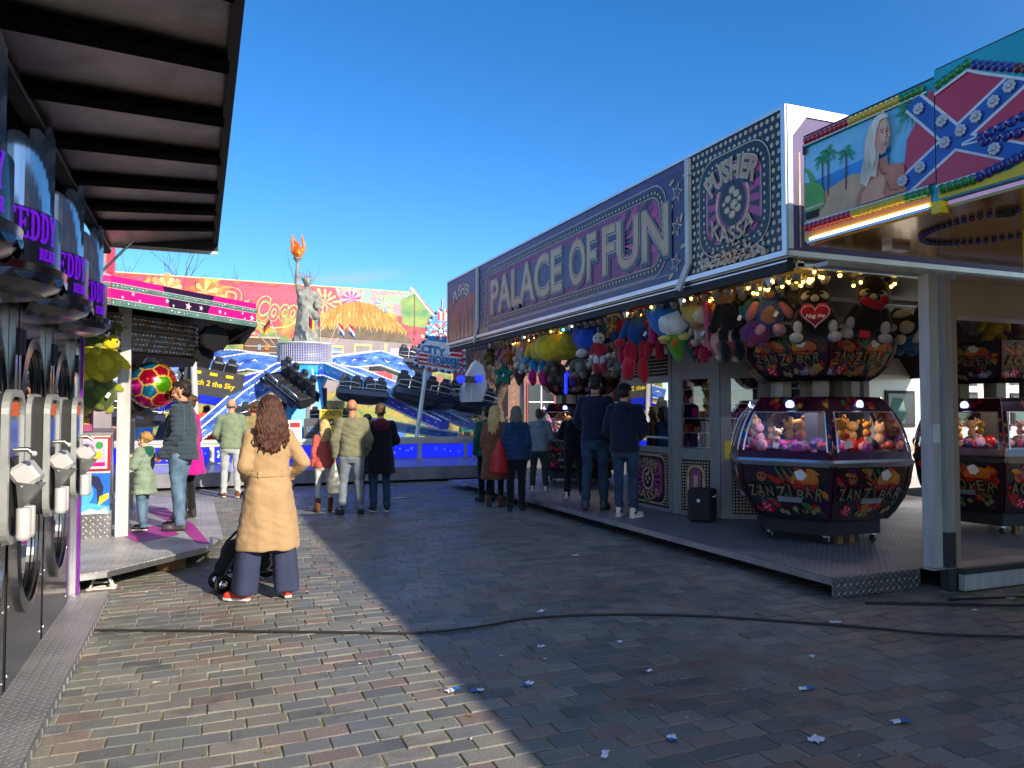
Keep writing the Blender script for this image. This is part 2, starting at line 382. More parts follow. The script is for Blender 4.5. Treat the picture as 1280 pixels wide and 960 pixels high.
# ------------------------------------------------------------------ ground: paving
def paving():
    m, n, l, b = newmat('pavers')
    geo = n.new('ShaderNodeNewGeometry'); tc = n.new('ShaderNodeTexCoord')
    cr = n.new('ShaderNodeValToRGB'); cr.color_ramp.interpolation = 'CONSTANT'
    cols = [(0, '#605e54'), (.16, '#575a54'), (.30, '#66594e'), (.40, '#545856'), (.55, '#5e6056'), (.68, '#5f5148'), (.76, '#68645a'), (.88, '#4e504c')]
    els = cr.color_ramp.elements
    while len(els) < len(cols): els.new(.5)
    for e, (p_, c) in zip(els, cols): e.position = p_; e.color = (*[x * 1.65 for x in lin(c)], 1)
    l.new(geo.outputs['Random Per Island'], cr.inputs[0])
    n1 = n.new('ShaderNodeTexNoise'); n1.inputs['Scale'].default_value = 90; n1.inputs['Detail'].default_value = 6; l.new(tc.outputs['Object'], n1.inputs['Vector'])
    n2 = n.new('ShaderNodeTexNoise'); n2.inputs['Scale'].default_value = .9; n2.inputs['Detail'].default_value = 6; l.new(tc.outputs['Object'], n2.inputs['Vector'])
    hs = n.new('ShaderNodeHueSaturation'); l.new(cr.outputs[0], hs.inputs['Color'])
    v = mathn(n, l, 'ADD', mathn(n, l, 'MULTIPLY', n1.outputs['Fac'], 1.1), .45)
    v = mathn(n, l, 'MULTIPLY', v, mathn(n, l, 'ADD', mathn(n, l, 'MULTIPLY', n2.outputs['Fac'], .9), .55)); 
    n4 = n.new('ShaderNodeTexNoise'); n4.inputs['Scale'].default_value = 3.4; n4.inputs['Detail'].default_value = 8; n4.inputs['Distortion'].default_value = .8; l.new(tc.outputs['Object'], n4.inputs['Vector'])
    r4 = n.new('ShaderNodeMapRange'); r4.inputs[1].default_value = .56; r4.inputs[2].default_value = .70; r4.inputs[3].default_value = 1.; r4.inputs[4].default_value = .68; l.new(n4.outputs['Fac'], r4.inputs[0])
    n5 = n.new('ShaderNodeTexVoronoi'); n5.inputs['Scale'].default_value = 2.2; l.new(tc.outputs['Object'], n5.inputs['Vector']); r5 = n.new('ShaderNodeMapRange'); r5.inputs[1].default_value = .035; r5.inputs[2].default_value = .05; r5.inputs[3].default_value = .45; r5.inputs[4].default_value = 1.; l.new(n5.outputs['Distance'], r5.inputs[0])
    v = mathn(n, l, 'MULTIPLY', v, mathn(n, l, 'MULTIPLY', r4.outputs[0], r5.outputs[0])); l.new(v, hs.inputs['Value'])
    hs.inputs['Saturation'].default_value = .76
    l.new(hs.outputs[0], b.inputs['Base Color'])
    mr = n.new('ShaderNodeMapRange'); mr.inputs[1].default_value = .35; mr.inputs[2].default_value = .65; mr.inputs[3].default_value = .30; mr.inputs[4].default_value = .62
    l.new(n2.outputs['Fac'], mr.inputs[0]); l.new(mr.outputs[0], b.inputs['Roughness'])
    bp = n.new('ShaderNodeBump'); bp.inputs['Strength'].default_value = .55; bp.inputs['Distance'].default_value = .006
    l.new(n1.outputs['Fac'], bp.inputs['Height']); l.new(bp.outputs[0], b.inputs['Normal'])
    MATS['pavers'] = m
    # joint sand with moss
    m, n, l, b = newmat('joint'); tc = n.new('ShaderNodeTexCoord')
    n1 = n.new('ShaderNodeTexNoise'); n1.inputs['Scale'].default_value = 5; n1.inputs['Detail'].default_value = 8; l.new(tc.outputs['Object'], n1.inputs['Vector'])
    cr = n.new('ShaderNodeValToRGB'); e = cr.color_ramp.elements; e[0].position = .38; e[0].color = (.42, .36, .25, 1); e[1].position = .66; e[1].color = (.14, .19, .04, 1)
    q = e.new(.5); q.color = (.30, .26, .18, 1)
    l.new(n1.outputs['Fac'], cr.inputs[0]); l.new(cr.outputs[0], b.inputs['Base Color']); b.inputs['Roughness'].default_value = .95; MATS['joint'] = m
    mb = MB('pavers'); rnd = random.Random(3)
    w, h, g = .222, .138, .0055
    y = 1.0; r = 0
    while y < 33:
        wob = .0
        off = (r % 2) * w * .5 + rnd.uniform(-.03, .03); x = -4.5 + off
        xm = 6 if y < 5 else (9 if y < 10 else (13 if y < 18 else 19))
        while x < xm:
            ww = w + rnd.uniform(-.014, .014)
            if True:
                def yy(X): return y + .035 * math.sin(X * .55 + y * .12) + .02 * math.sin(X * 1.7 + y)
                z = rnd.gauss(0, .0012); t1, t2 = rnd.gauss(0, .0013), rnd.gauss(0, .0010)
                jx = rnd.uniform(-.003, .003); jy = rnd.uniform(-.002, .002); b_ = .004
                c = [(x+g+jx, y), (x+ww-g+jx, y), (x+ww-g+jx, y+h), (x+g+jx, y+h)]
                P0 = [(a, yy(a) + (bb - y) + (g*.8 if k < 2 else -g*.8) + jy) for k, (a, bb) in enumerate(c)]
                cx = sum(p[0] for p in P0) / 4; cy = sum(p[1] for p in P0) / 4
                vs = [(a, bb, -.012) for a, bb in P0]
                vs += [(a, bb, -.0035 + z + t1*(1 if a > cx else -1) + t2*(1 if bb > cy else -1)) for a, bb in P0]
                vs += [(a + (b_ if a < cx else -b_), bb + (b_ if bb < cy else -b_), z + t1*(1 if a > cx else -1) + t2*(1 if bb > cy else -1)) for a, bb in P0]
                fs = [(8, 9, 10, 11)]
                for k in range(4): j = (k + 1) % 4; fs += [(k, j, 4+j, 4+k), (4+k, 4+j, 8+j, 8+k)]
                mb.add(vs, fs)
            x += ww
        y += h; r += 1
    mb.mat('joint'); s = 900
    mb.add([(-s, -s, -.0075), (s, -s, -.0075), (s, s, -.0075), (-s, s, -.0075)], [(0, 1, 2, 3)])
    mb.build('ground', kind='structure')
paving()

# trodden dirt in the joints of shade: small litter, one object each
P('paper', (.72, .76, .82), .7, var=.1); P('paperblue', '#2d6fc0', .6); P('leaf', '#7a5a2a', .8); P('cablerubber', (.018, .016, .016), .6, bump=.2)
def scrap(x, y, L, Wd, rz, mat, label, name='litter', second=None):
    mb = MB(mat); rnd = random.Random(int(x*1000+y*77)); n = 6
    vs = []; fs = []
    for i in range(n + 1):
        for j in range(4):
            u = (i / n - .5) * L; v = (j / 3 - .5) * Wd * (1 - .35 * abs(i / n - .5) * rnd.random())
            vs.append((u + rnd.uniform(-.004, .004), v + rnd.uniform(-.004, .004), .006 + .014 * abs(math.sin(i * 1.7 + j * 1.1)) * rnd.random()))
    for i in range(n):
        for j in range(3): fs.append((i*4+j, (i+1)*4+j, (i+1)*4+j+1, i*4+j+1))
    k = len(fs) // 2
    mb.add(vs, fs[:k]);
    if second: mb.mat(second)
    mb.add(vs, fs[k:])
    o = mb.build(name, None, label, 'litter', 'scraps of paper on the paving', loc=(x, y, .002)); o.rotation_euler = (0, 0, rz); return o
for a in [(1.371, 4.268, .10, .05, .3, 'paper', 'white and blue crumpled ticket stub lying in the sunlit paving at the shadow edge', 'paperblue'),
          (1.494, 4.204, .08, .04, -.2, 'paperblue', 'blue ticket scrap just inside the shadow edge beside a white and blue stub', 'paper'),
          (1.802, 4.190, .08, .05, .6, 'paperblue', 'blue torn wrapper lying alone in the shade just right of the shadow edge', 'paper'),
          (2.173, 4.814, .06, .04, 0, 'paper', 'small white paper scrap in the shade just below the black cable', None),
          (2.158, 3.240, .07, .045, 1.2, 'paperblue', 'small blue and white card lying in the shade near the photo bottom', 'paper'),
          (2.805, 2.965, .085, .065, .4, 'paper', 'largest plain white crumpled tissue in the shade at lower right', None),
          (3.262, 3.521, .10, .04, -.3, 'paper', 'blue edged white strip of paper in the middle of the shaded paving', 'paperblue'),
          (3.362, 2.973, .10, .04, -.2, 'paper', 'blue and white folded strip nearest the lower right corner', 'paperblue'),
          (1.769, 3.209, .08, .03, .9, 'paper', 'pale plastic shred at the bottom of the picture beside the shadow', None),
          (2.721, 4.713, .05, .03, .5, 'paper', 'tiny white scrap near the black cable in the middle of the shade', None),
          (2.558, 4.118, .09, .02, .1, 'blackmatte', 'dark flattened wrapper with a silver edge lying in the shade', 'paper'),
          (4.487, 4.530, .09, .05, -.1, 'paper', 'white flat scrap touching the black cable to the right', None),
          (3.720, 3.966, .06, .03, .4, 'paper', 'small white triangular scrap in the shade right of centre', None),
          (3.887, 7.706, .09, .05, .4, 'paper', 'pale crumpled cup lid on the dark paving before the arcade deck', None),
          (2.553, 5.667, .10, .04, .9, 'paper', 'pale shred of plastic on the shaded paving behind the cable', None),
          (6.450, 4.550, .10, .05, .2, 'paper', 'white paper scrap near the foot of the right hand white sill', None),
          (5.794, 4.384, .05, .03, .2, 'paper', 'tiny pale scrap below the corner of the chequer plate step', None),
          (3.460, 14.044, .3, .12, .2, 'paper', 'flattened white bag on the paving before the blue lit ride', None)]:
    scrap(a[0], a[1], a[2], a[3], a[4], a[5], a[6], second=a[7])
# fine debris: twigs, stubs, crumbs past counting
mb = MB('leaf'); rnd = random.Random(9); P('crumb', (.5, .47, .4), .8)
for i in range(700):
    x = rnd.uniform(-.6, 5.2); y = rnd.uniform(2, 13) ** 1.0; s = rnd.uniform(.003, .011); a = rnd.uniform(0, 6.28)
    mb.mat('leaf' if rnd.random() < .5 else 'crumb'); l_ = s * rnd.uniform(1, 3)
    mb.X = Matrix.Translation((x, y, .003)) @ Matrix.Rotation(a, 4, 'Z'); mb.add([(-l_, -s*.5, 0), (l_, -s*.3, .004), (l_*.6, s*.6, .002), (-l_*.7, s*.5, .006)], [(0, 1, 2, 3)])
mb.X = None
mb.build('debris', None, 'fine crumbs, twigs and stubs strewn over the brick paving', 'debris', kind='stuff')
# cables
def cable(pts, r, label, sub=10):
    P_ = [Vector((x, y, r + .002)) for x, y in pts]; out = []
    for i in range(len(P_) - 1):
        p0, p1, p2, p3 = P_[max(i-1, 0)], P_[i], P_[i+1], P_[min(i+2, len(P_)-1)]
        for k in range(sub):
            t = k / sub; out.append(.5 * ((2*p1) + (-p0+p2)*t + (2*p0-5*p1+4*p2-p3)*t*t + (-p0+3*p1-3*p2+p3)*t**3))
    out.append(P_[-1])
    MB('cablerubber').tube(out, r, 8).build('cable', None, label, 'cable', 'black power cables on the paving')
cable([(-.70, 6.40), (-.246, 6.205), (.292, 5.965), (.934, 5.68), (1.464, 5.446), (1.946, 5.427), (2.363, 5.495), (2.932, 5.389), (3.558, 5.109), (4.044, 4.764), (4.567, 4.341), (4.951, 3.988), (5.423, 3.734), (6.4, 3.2)], .009, 'long black cable running across the whole paving in front of the arcade')
cable([(5.15, 4.88), (5.7, 4.62), (6.3, 4.32), (7.0, 4.2), (7.8, 4.35)], .012, 'black cable curving below the chequer plate step and pillar')
cable([(5.9, 4.7), (6.5, 4.55), (7.2, 4.35), (8.2, 3.9)], .010, 'thinner black cable nearest to the white sill at right')
# ------------------------------------------------------------------ left: row of grabber machines under a raised flap
P('paneldark', (.03, .03, .034), .22, .3, .3, 3, coat=.5, bump=.05); P('barpurple', '#6a1f8a', .3, .2, coat=.5); P('pewter', (.22, .225, .24), .18, 1, .1); P('rimgrey', (.58, .61, .59), .32, .7, .08); P('fasciabrown', (.045, .04, .04), .5)
P('brushed', (.55, .56, .57), .3, 1, .08, 3, .08, 90, stretch=(1, 1, 12)); P('plasticwhite', (.75, .75, .73), .3, 0, .04)
P('flapskin', (.27, .26, .26), .20, .95, .25, 5, .35, 150); P('flaprib', (.002, .002, .002), .9, spec=.05)
XP = -.97
frL = Fr((XP, 0, 0), (0, 1, 0), (0, 0, 1)); frL = Fr((XP, 0, 0), (0, -1, 0), (0, 0, 1))
frL.n = Vector((1, 0, 0)); frL.u = Vector((0, 1, 0))        # u = world y, v = height, out = +x (mirrored frame: only used for thick shapes)
def lp(pts, x): return [(x, a, b) for a, b in pts]
def stad(cy, z0, z1, hw, n=14):
    o = []
    for i in range(n + 1): g = math.pi * i / n; o.append((cy + hw*math.cos(g), z1 - hw*1.15 + hw*1.15*math.sin(g)))
    for i in range(n + 1): g = math.pi + math.pi * i / n; o.append((cy + hw*math.cos(g), z0 + hw*1.15 + hw*1.15*math.sin(g)))
    return o
# stroke letters with slab serifs (unit box .72 wide, 1 high)
SLAB = {
 'T': [[(.36, 0), (.36, 1)], [(.02, .95), (.70, .95)], 's', [(.20, .04), (.52, .04)], [(.04, .78), (.04, .97)], [(.68, .78), (.68, .97)]],
 'E': [[(.18, 0), (.18, 1)], [(.02, .95), (.64, .95)], [(.02, .05), (.66, .05)], [(.18, .52), (.48, .52)], 's', [(.63, .76), (.63, .97)], [(.65, .03), (.65, .24)], [(.48, .40), (.48, .64)]],
 'D': [[(.18, 0), (.18, 1)], [(.02, .95), (.40, .95), (.60, .80), (.66, .5), (.60, .2), (.40, .05), (.02, .05)]],
 'Y': [[(.08, .96), (.36, .48), (.64, .96)], [(.36, .5), (.36, 0)], 's', [(0, .96), (.22, .96)], [(.50, .96), (.74, .96)], [(.20, .04), (.52, .04)]],
 'B': [[(.18, 0), (.18, 1)], [(.02, .95), (.46, .95), (.58, .75), (.46, .53), (.18, .53)], [(.46, .53), (.64, .28), (.50, .05), (.02, .05)]],
 'A': [[(.10, .04), (.36, .98), (.62, .04)], [(.20, .35), (.52, .35)], 's', [(0, .03), (.24, .03)], [(.48, .03), (.74, .03)]],
 'R': [[(.18, 0), (.18, 1)], [(.02, .95), (.46, .95), (.60, .75), (.46, .52), (.18, .52)], [(.40, .52), (.62, .04), (.72, .04)], 's', [(.04, .04), (.32, .04)]],
}
def slab(mb, fr, word, u0, v0, cw, ch, t, w, mp=None, gap=.12, th=.012):
    u = u0
    for chx in word:
        if chx != ' ':
            tt = t
            for st in SLAB[chx]:
                if st == 's': tt = t * .55; continue
                pts = [(u + a*cw, v0 + b*ch) for a, b in st]
                for i in range(len(pts)-1):
                    (a, b), (c, d) = pts[i], pts[i+1]; L = math.hypot(c-a, d-b); x, y = -(d-b)/L*tt/2, (c-a)/L*tt/2; ex, ey = (c-a)/L*tt*.3, (d-b)/L*tt*.3
                    q = [(a+x-ex, b+y-ey), (c+x+ex, d+y+ey), (c-x+ex, d-y+ey), (a-x-ex, b-y-ey)]
                    if mp:
                        v1 = [mp(p[0], p[1], w) for p in q]; v2 = [mp(p[0], p[1], w - th) for p in q]
                    else: v1 = [fr.at(p[0], p[1], w) for p in q]; v2 = [fr.at(p[0], p[1], w - th) for p in q]
                    mb.add(v1 + v2, [(0, 1, 2, 3), (7, 6, 5, 4), (0, 4, 5, 1), (1, 5, 6, 2), (2, 6, 7, 3), (3, 7, 4, 0)])
        u += cw * (.74 + gap)
    return u
P('drumgrey', (.50, .50, .49), .3, .1, .08); P('bowldark', (.07, .072, .08), .2, .9, .15)
def bear_machine():
    t = thing('claw_machine', None, 'claw machine', (XP, 0, 0)); hw = .535; DZ = .06
    # front panel with the stadium opening
    mb = MB('paneldark'); o = stad(0, .42, 2.02, .345); k = len(o)
    rect = []
    for a, b in o:      # project each opening point to the panel edge
        dx, dz = a, b - 1.22; s_ = 1 / max(abs(dx) / (hw - .035), abs(dz) / 1.19, 1e-6); rect.append((dx * s_, 1.22 + dz * s_))
    v = lp([(a, b) for a, b in rect], 0) + lp(o, 0)
    mb.add(v, [(i, (i+1) % k, k + (i+1) % k, k + i) for i in range(k)])
    mb.box(-.95, -.004, -hw+.034, -hw+.036, .03, 2.41); mb.box(-.95, -.004, hw-.036, hw-.034, .03, 2.41); mb.box(-.95, -.94, -hw+.04, hw-.04, .03, 2.41); mb.box(-.94, -.01, -hw+.04, hw-.04, .2, .40)
    mb.mat('blackmatte').box(-.9, -.03, hw-.034, hw, .03, 2.4); mb.box(-.9, -.03, -hw, -hw+.034, .03, 2.4)
    mb.mat('chrome')
    for a, b in ((-.47, .14), (.47, .14), (-.47, .52), (.47, .52)): mb.ell((.002, a, b), (.008, .011, .011), nu=8, nv=5)
    mb.build('cabinet', t)
    gl = MB('mirrorglass'); o2 = stad(0, .43, 2.01, .335); gl.add(lp(o2, -.012), [tuple(range(len(o2)))]); gl.build('window', t)
    f = MB('pewter'); so, si = stad(0, .385, 2.055, .382, 24), stad(0, .45, 1.99, .322, 24); k = len(so)
    for A1, X1, A2, X2 in ((so, 0, so, .022), (so, .022, si, .030), (si, .030, si, -.01)): f.add(lp(A1, X1) + lp(A2, X2), [(i, (i+1) % k, k+(i+1) % k, k+i) for i in range(k)], False)
    f.mat('rubber'); s2 = stad(0, .465, 1.975, .308, 24); f.add(lp(si, .012) + lp(s2, .006), [(i, (i+1) % k, k+(i+1) % k, k+i) for i in range(k)]); f.build('window_frame', t)
    for sg in (-1, 1):
        f = MB('pewter'); f.box(.002, .034, sg*(hw-.045)-.028, sg*(hw-.045)+.028, 1.66, 2.20); f.mat('blackmatte').box(.034, .055, sg*(hw-.045)-.034, sg*(hw-.045)+.034, 1.92, 2.06); f.build('clasp', t)
    # inside: plush pile and claw
    mb = MB('plasticwhite'); mb.box(-.9, -.05, -.48, .48, .42, .44); mb.mat('chrome').tube([(-.4, 0, 2.0), (-.4, 0, 1.6)], .012); mb.lathe([(.02, .1), (.06, .05), (.07, 0), (.03, -.03)], (-.4, 0, 1.52), 12)
    for g in range(3): a = g * 2.1; mb.tube([(-.4+.05*math.cos(a), .05*math.sin(a), 1.5), (-.4+.13*math.cos(a), .13*math.sin(a), 1.42), (-.4+.05*math.cos(a), .05*math.sin(a), 1.32)], .008, 6)
    mb.build('claw', t)
    # control pod: chrome hoops round a dark slab, coin chute, cups
    p = MB('rimgrey')
    def rrx(hy, z0, z1, r): return [(a, b) for a, b in rrpts(-hy, z0, hy, z1, r, 6)]
    prof = rrx(.19, .96, 1.71, .12); k = len(prof)
    for x0, x1, rr_ in ((.012, .040, 1.0), (.105, .138, 1.0)):
        v = lp(prof, x0) + lp(prof, x1); p.add(v, [(i, k+i, k+(i+1) % k, (i+1) % k) for i in range(k)], False)
        inner = rrx(.155, .995, 1.675, .09); v = lp(prof, x1) + lp(inner, x1); p.add(v, [(i, (i+1) % k, k+(i+1) % k, k+i) for i in range(k)])
        v = lp(inner, x1) + lp(inner, x1 - .03); p.add(v, [(i, (i+1) % k, k+(i+1) % k, k+i) for i in range(k)])
    p.mat('blackmatte'); pi = rrx(.172, .978, 1.692, .105); v = lp(pi, .0) + lp(pi, .118); k = len(pi)
    p.add(v, [(i, k+i, k+(i+1) % k, (i+1) % k) for i in range(k)] + [tuple(range(k, 2*k))])
    p.build('control_pod', t)
    s = MB('black'); s.box(.119, .122, -.13, .13, 1.38, 1.66); s.mat('orange').box(.1225, .124, -.11, .11, 1.58, 1.65); s.mat('blue').box(.1225, .124, -.10, .10, 1.42, 1.56); s.build('screen', t)
    c = MB('drumgrey'); c.bbox((.175, .03, 1.29), (.055, .075, .06), Matrix.Rotation(-.6, 3, 'Y'), .3); c.mat('steel').add([(.145, -.05, 1.26), (.145, .11, 1.26), (.25, .11, 1.24), (.25, -.05, 1.24), (.15, 0, 1.10), (.15, .08, 1.10)], [(0, 1, 2, 3), (3, 2, 5, 4), (0, 3, 4), (1, 5, 2)])
    c.build('coin_chute', t)
    for a in (-.07, .03):
        q = MB('drumgrey'); q.lathe([(.001, 0), (.03, 0), (.033, .02), (.033, .15), (.028, .155), (.001, .155)], (.185, a, .98), 14); q.build('cup', t)
    h = MB('brushed'); h.tube([(.15, -.14, 1.42), (.21, -.14, 1.42), (.23, -.14, 1.40)], .012); h.mat('drumgrey').ell((.235, -.14, 1.40), .014, nu=10, nv=7); h.build('joystick', t)
    # marquee: bowed light box
    R0, A = .50, 1.02
    def bow(a, z, r=0.): g = a; return ((R0 + r) * math.cos(g) - R0 + .30, (R0 + r) * math.sin(g), z + DZ)
    def band(mb, z0, z1, r0, r1, n=22, sm=True):
        vs = [bow(-A + 2*A*i/n, z0, r0) for i in range(n+1)] + [bow(-A + 2*A*i/n, z1, r1) for i in range(n+1)]
        mb.add(vs, [(i, i+1, n+2+i, n+1+i) for i in range(n)], sm)
    m = MB('black'); band(m, 2.24, 2.50, .0, .0); band(m, 2.50, 2.50, .0, -.28); m.build('marquee', t)
    m = MB('pewter'); band(m, 2.235, 2.24, .035, .0); band(m, 2.20, 2.235, .03, .035)
    m.mat('bowldark')
    for z0, z1, r0, r1 in ((2.16, 2.20, .0, .03), (2.125, 2.16, -.07, .0), (2.11, 2.125, -.16, -.07), (2.105, 2.11, -.3, -.16)): band(m, z0, z1, r0, r1)
    # scalloped apron
    m.mat('bowldark'); n = 9
    for i in range(n):
        a0, a1 = -A + 2*A*i/n, -A + 2*A*(i+1)/n; vs = [bow(a0, 2.20, .036), bow(a1, 2.20, .036)] + [bow(a1 + (a0-a1)*j/8, 2.18 - .025*math.sin(math.pi*j/8), .036) for j in range(9)]
        m.add(vs, [tuple(range(len(vs)))])
    m.build('marquee_bowl', t)
    l = MB('purplelight')
    def mp(u, v, w): x, y, z = bow(u / R0, v, w); return (x, y, z)
    def mpf(u, v, w): return mp(-u, v, w) if False else mp(u, v, w)
    tot = 5 * .86 * .135
    slab(l, None, 'TEDDY', -.425, 2.350, .078, .140, .0135, .008, th=.005, mp=lambda u, v, w: mp(u, v, w))
    l2 = MB('purplelight'); slab(l2, None, 'BEAR', -.23, 2.268, .040, .052, .008, .008, th=.004, mp=lambda u, v, w: mp(u, v, w)); l2.build('small_lettering', t)
    for sgn in (1,):      # little scroll marks either side
        for j in range(5): a = -.465 + .005 * j; x, y, z = mp(a, 2.33 + .035*j, .006); l.ell((x, y, z), (.006, .007, .012), nu=6, nv=4)
    l.build('lettering', t)
    # clear plumes above
    for i, a in enumerate((-.52, -.26, 0, .26, .52)):
        q = MB('acrylic'); n = 8; w_ = .13; zt = 2.92 - .05*abs(i-2)
        top = [(a - w_/R0 + 2*w_/R0*j/n, zt + .035*abs(math.sin(1.5*math.pi*j/n + .5))) for j in range(n+1)]
        vs = [bow(g, z, -.03) for g, z in top] + [bow(g, 2.50, -.03) for g, _ in top]; vs2 = [bow(g, z, -.038) for g, z in top] + [bow(g, 2.50, -.038) for g, _ in top]
        q.add(vs, [(i_, i_+1, n+2+i_, n+1+i_) for i_ in range(n)]); q.add(vs2, [(n+1+i_, n+2+i_, i_+1, i_) for i_ in range(n)]); q.build('plume', t)
    return t
bm = bear_machine()
names = ['leftmost and nearest grabber machine, its purple lettered marquee cut by the photo edge', 'second grabber machine from the photo left, black with silver capsule window', 'third grabber machine from the left, chrome pod beside the fourth one',
         'farthest grabber machine, next to the purple end bar of its row']
unit_y = [3.37, 4.44, 5.51, 6.58]
for i, y in enumerate(unit_y):
    o = bm if i == 0 else copy_tree(bm)
    o.location = (XP, y, 0); o['label'] = names[i]; o['category'] = 'claw machine'; o['group'] = 'grabber machines in a row on the left'
for y, lb_ in ((2.30, 'grabber machine beside the photographer, before the first one in the picture'), (1.23, 'grabber machine nearest to the photographer, at the very start of the row')): o = copy_tree(bm, lb_, (XP, y, 0), group='grabber machines in a row on the left')

st = thing('arcade_trailer', 'black trailer behind the grabber machines with its long ribbed flap raised', 'trailer', (XP, 3, 0))
b_ = MB('fasciabrown'); b_.X = Matrix.Translation((-XP, -3, 0))
b_.box(-3.3, -1.95, -1, 7.49, .05, 3.6); b_.box(-1.95, -1.0, -1, 7.49, 2.44, 3.6); b_.mat('greypost').box(-1.0, -.985, -1, 7.45, 2.46, 2.98); b_.mat('paneldark').box(-1.93, -.975, 7.14, 7.44, .03, 2.44); b_.build('body', st)
b_ = MB('flapskin'); b_.X = Matrix.Translation((-XP, -3, 0)); y0, y1 = -1.2, 7.5
def zf(x): return 3.06 + (x + .75) * .125
b_.add([(-.75, y0, zf(-.75)), (.12, y0, zf(.12)), (.12, y1, zf(.12)), (-.75, y1, zf(-.75))], [(0, 1, 2, 3)]); b_.add([(-.75, y0, zf(-.75)+.04), (.12, y0, zf(.12)+.04), (.12, y1, zf(.12)+.04), (-.75, y1, zf(-.75)+.04)], [(3, 2, 1, 0)])
b_.build('flap', st)
for i in range(13):
    y = [-1.05, -.45, .15, .8, 1.45, 2.1, 2.75, 3.4, 4.1, 4.8, 5.5, 6.15, 6.75][i]; w_ = .065; sk = .36 if i < 9 else (.34, .30, .26, .20)[i-9]
    b_ = MB('flaprib'); b_.X = Matrix.Translation((-XP, -3, 0)); v = [(x, y + sk*.5 - sk*(.10-x)/.86 + s, zf(x)+d) for x in (-.76, .10) for s in (-w_, w_) for d in (-.045, -.002)]
    b_.add(v, [(0, 1, 3, 2), (4, 6, 7, 5), (0, 4, 5, 1), (2, 3, 7, 6), (0, 2, 6, 4), (1, 5, 7, 3)]); b_.build('rib', st)
b_ = MB('blackmatte'); b_.X = Matrix.Translation((-XP, -3, 0))
b_.box(.09, .135, y0, y1, 3.125, 3.235); b_.box(-.80, -.74, y0, y1, 2.98, 3.11); b_.mat('steel').box(-.738, -.728, y0, y1, 3.0, 3.012); b_.box(-.80, .13, y1, y1+.02, 3.04, 3.07)
b_.mat('blackmatte').box(-.80, .135, y1, y1+.03, 3.075, 3.20)
b_.add([(-1.0, y0, 3.30), (-.76, y0, 3.05), (-.76, y1, 3.05), (-1.0, y1, 3.30)], [(0, 1, 2, 3)])
b_.build('flap_frame', st)
for y in (7.3, ):
    b_ = MB('black'); b_.X = Matrix.Translation((-XP, -3, 0)); b_.tube([(-.97, y, 2.55), (-.80, y, 2.77)], .022); b_.mat('chrome').tube([(-.80, y, 2.77), (-.55, y, 3.07)], .011); b_.build('gas_strut', st)
b_ = MB('barpurple'); b_.X = Matrix.Translation((-XP, -3, 0)); b_.box(-.974, -.925, 7.445, 7.50, .03, 2.5); b_.mat('chrome').box(-.974, -.950, 7.425, 7.444, .03, 2.5); b_.build('corner_trim', st)
b_ = MB('treadlight'); b_.X = Matrix.Translation((-XP, -3, 0)); b_.box(-.975, -.70, -1, 7.47, .055, .062); b_.mat('steel').box(-.70, -.694, -1, 7.47, .008, .064); b_.box(-.975, -.70, 7.47, 7.476, .0, .062)
for i in range(60): b_.box(-.694, -.690, -.4 + i*.13, -.37 + i*.13, .01, .05)
b_.build('step', st)

# ------------------------------------------------------------------ left kiosk: eight sided prize booth with pink fascia
P('fasciapink', '#e4127e', .35, 0, .05, 2, coat=.4); P('fasciadark', '#2a1030', .35, coat=.4); P('mintrope', '#567a6e', .35, 0, .15); P('lightpink', '#ffa8d0', .4); P('lightblue', '#8fd4ff', .4)
P('cellgrey', (.35, .33, .30), .3, .3, .35, 20); P('magentapaint', '#a3348e', .5)
kp = thing('prize_kiosk', 'eight sided prize booth with pink starred fascia on a chequer plate platform', 'kiosk', (-2.6, 11.2, 0))
K = Matrix.Translation((2.6, -11.2, 0))
pl = [(-.985, 7.60), (-.73, 7.70), (.10, 8.66), (.26, 9.25), (.22, 12.9), (-1.3, 15.0), (-3.8, 15.0), (-4.8, 13.3), (-4.8, 9.2), (-3.9, 7.60)]
b_ = MB('tread'); b_.X = K; fr = Fr((0, 0, 0), (1, 0, 0), (0, 1, 0)); b_.poly(fr, pl, .2, .012)
b_.mat('steel'); inn = [(x*.995 - .013, y*.997 + .03) for x, y in pl]; b_.poly(fr, inn, .187, .05)
b_.mat('magentapaint').poly(fr, [(-.75, 12.4), (-.2, 10.2), (.0, 8.9), (.12, 8.85), (-.05, 10.4), (-.45, 12.4)], .2035); b_.poly(fr, [(-.6, 9.2), (-.2, 9.6), (-.35, 10.6), (-.9, 10.1)], .2035)
b_.build('platform', kp)
for (x, y) in ((-.95, 12.6), (-3.9, 9.6), (-3.9, 12.9)): b_ = MB('whitepaint'); b_.X = K; b_.box(x-.065, x+.065, y-.06, y+.06, .2, 2.95); b_.build('post', kp)
b_ = MB('whitepaint'); b_.X = K; x, y = -.80, 9.78; b_.box(x-.065, x+.065, y-.06, y+.06, .2, 2.95)
b_.mat('brushed').box(-.735, -.729, 9.72, 9.80, .2, .55); b_.mat('black').box(-.74, -.733, 9.735, 9.80, 1.22, 1.26)
b_.build('post', kp)
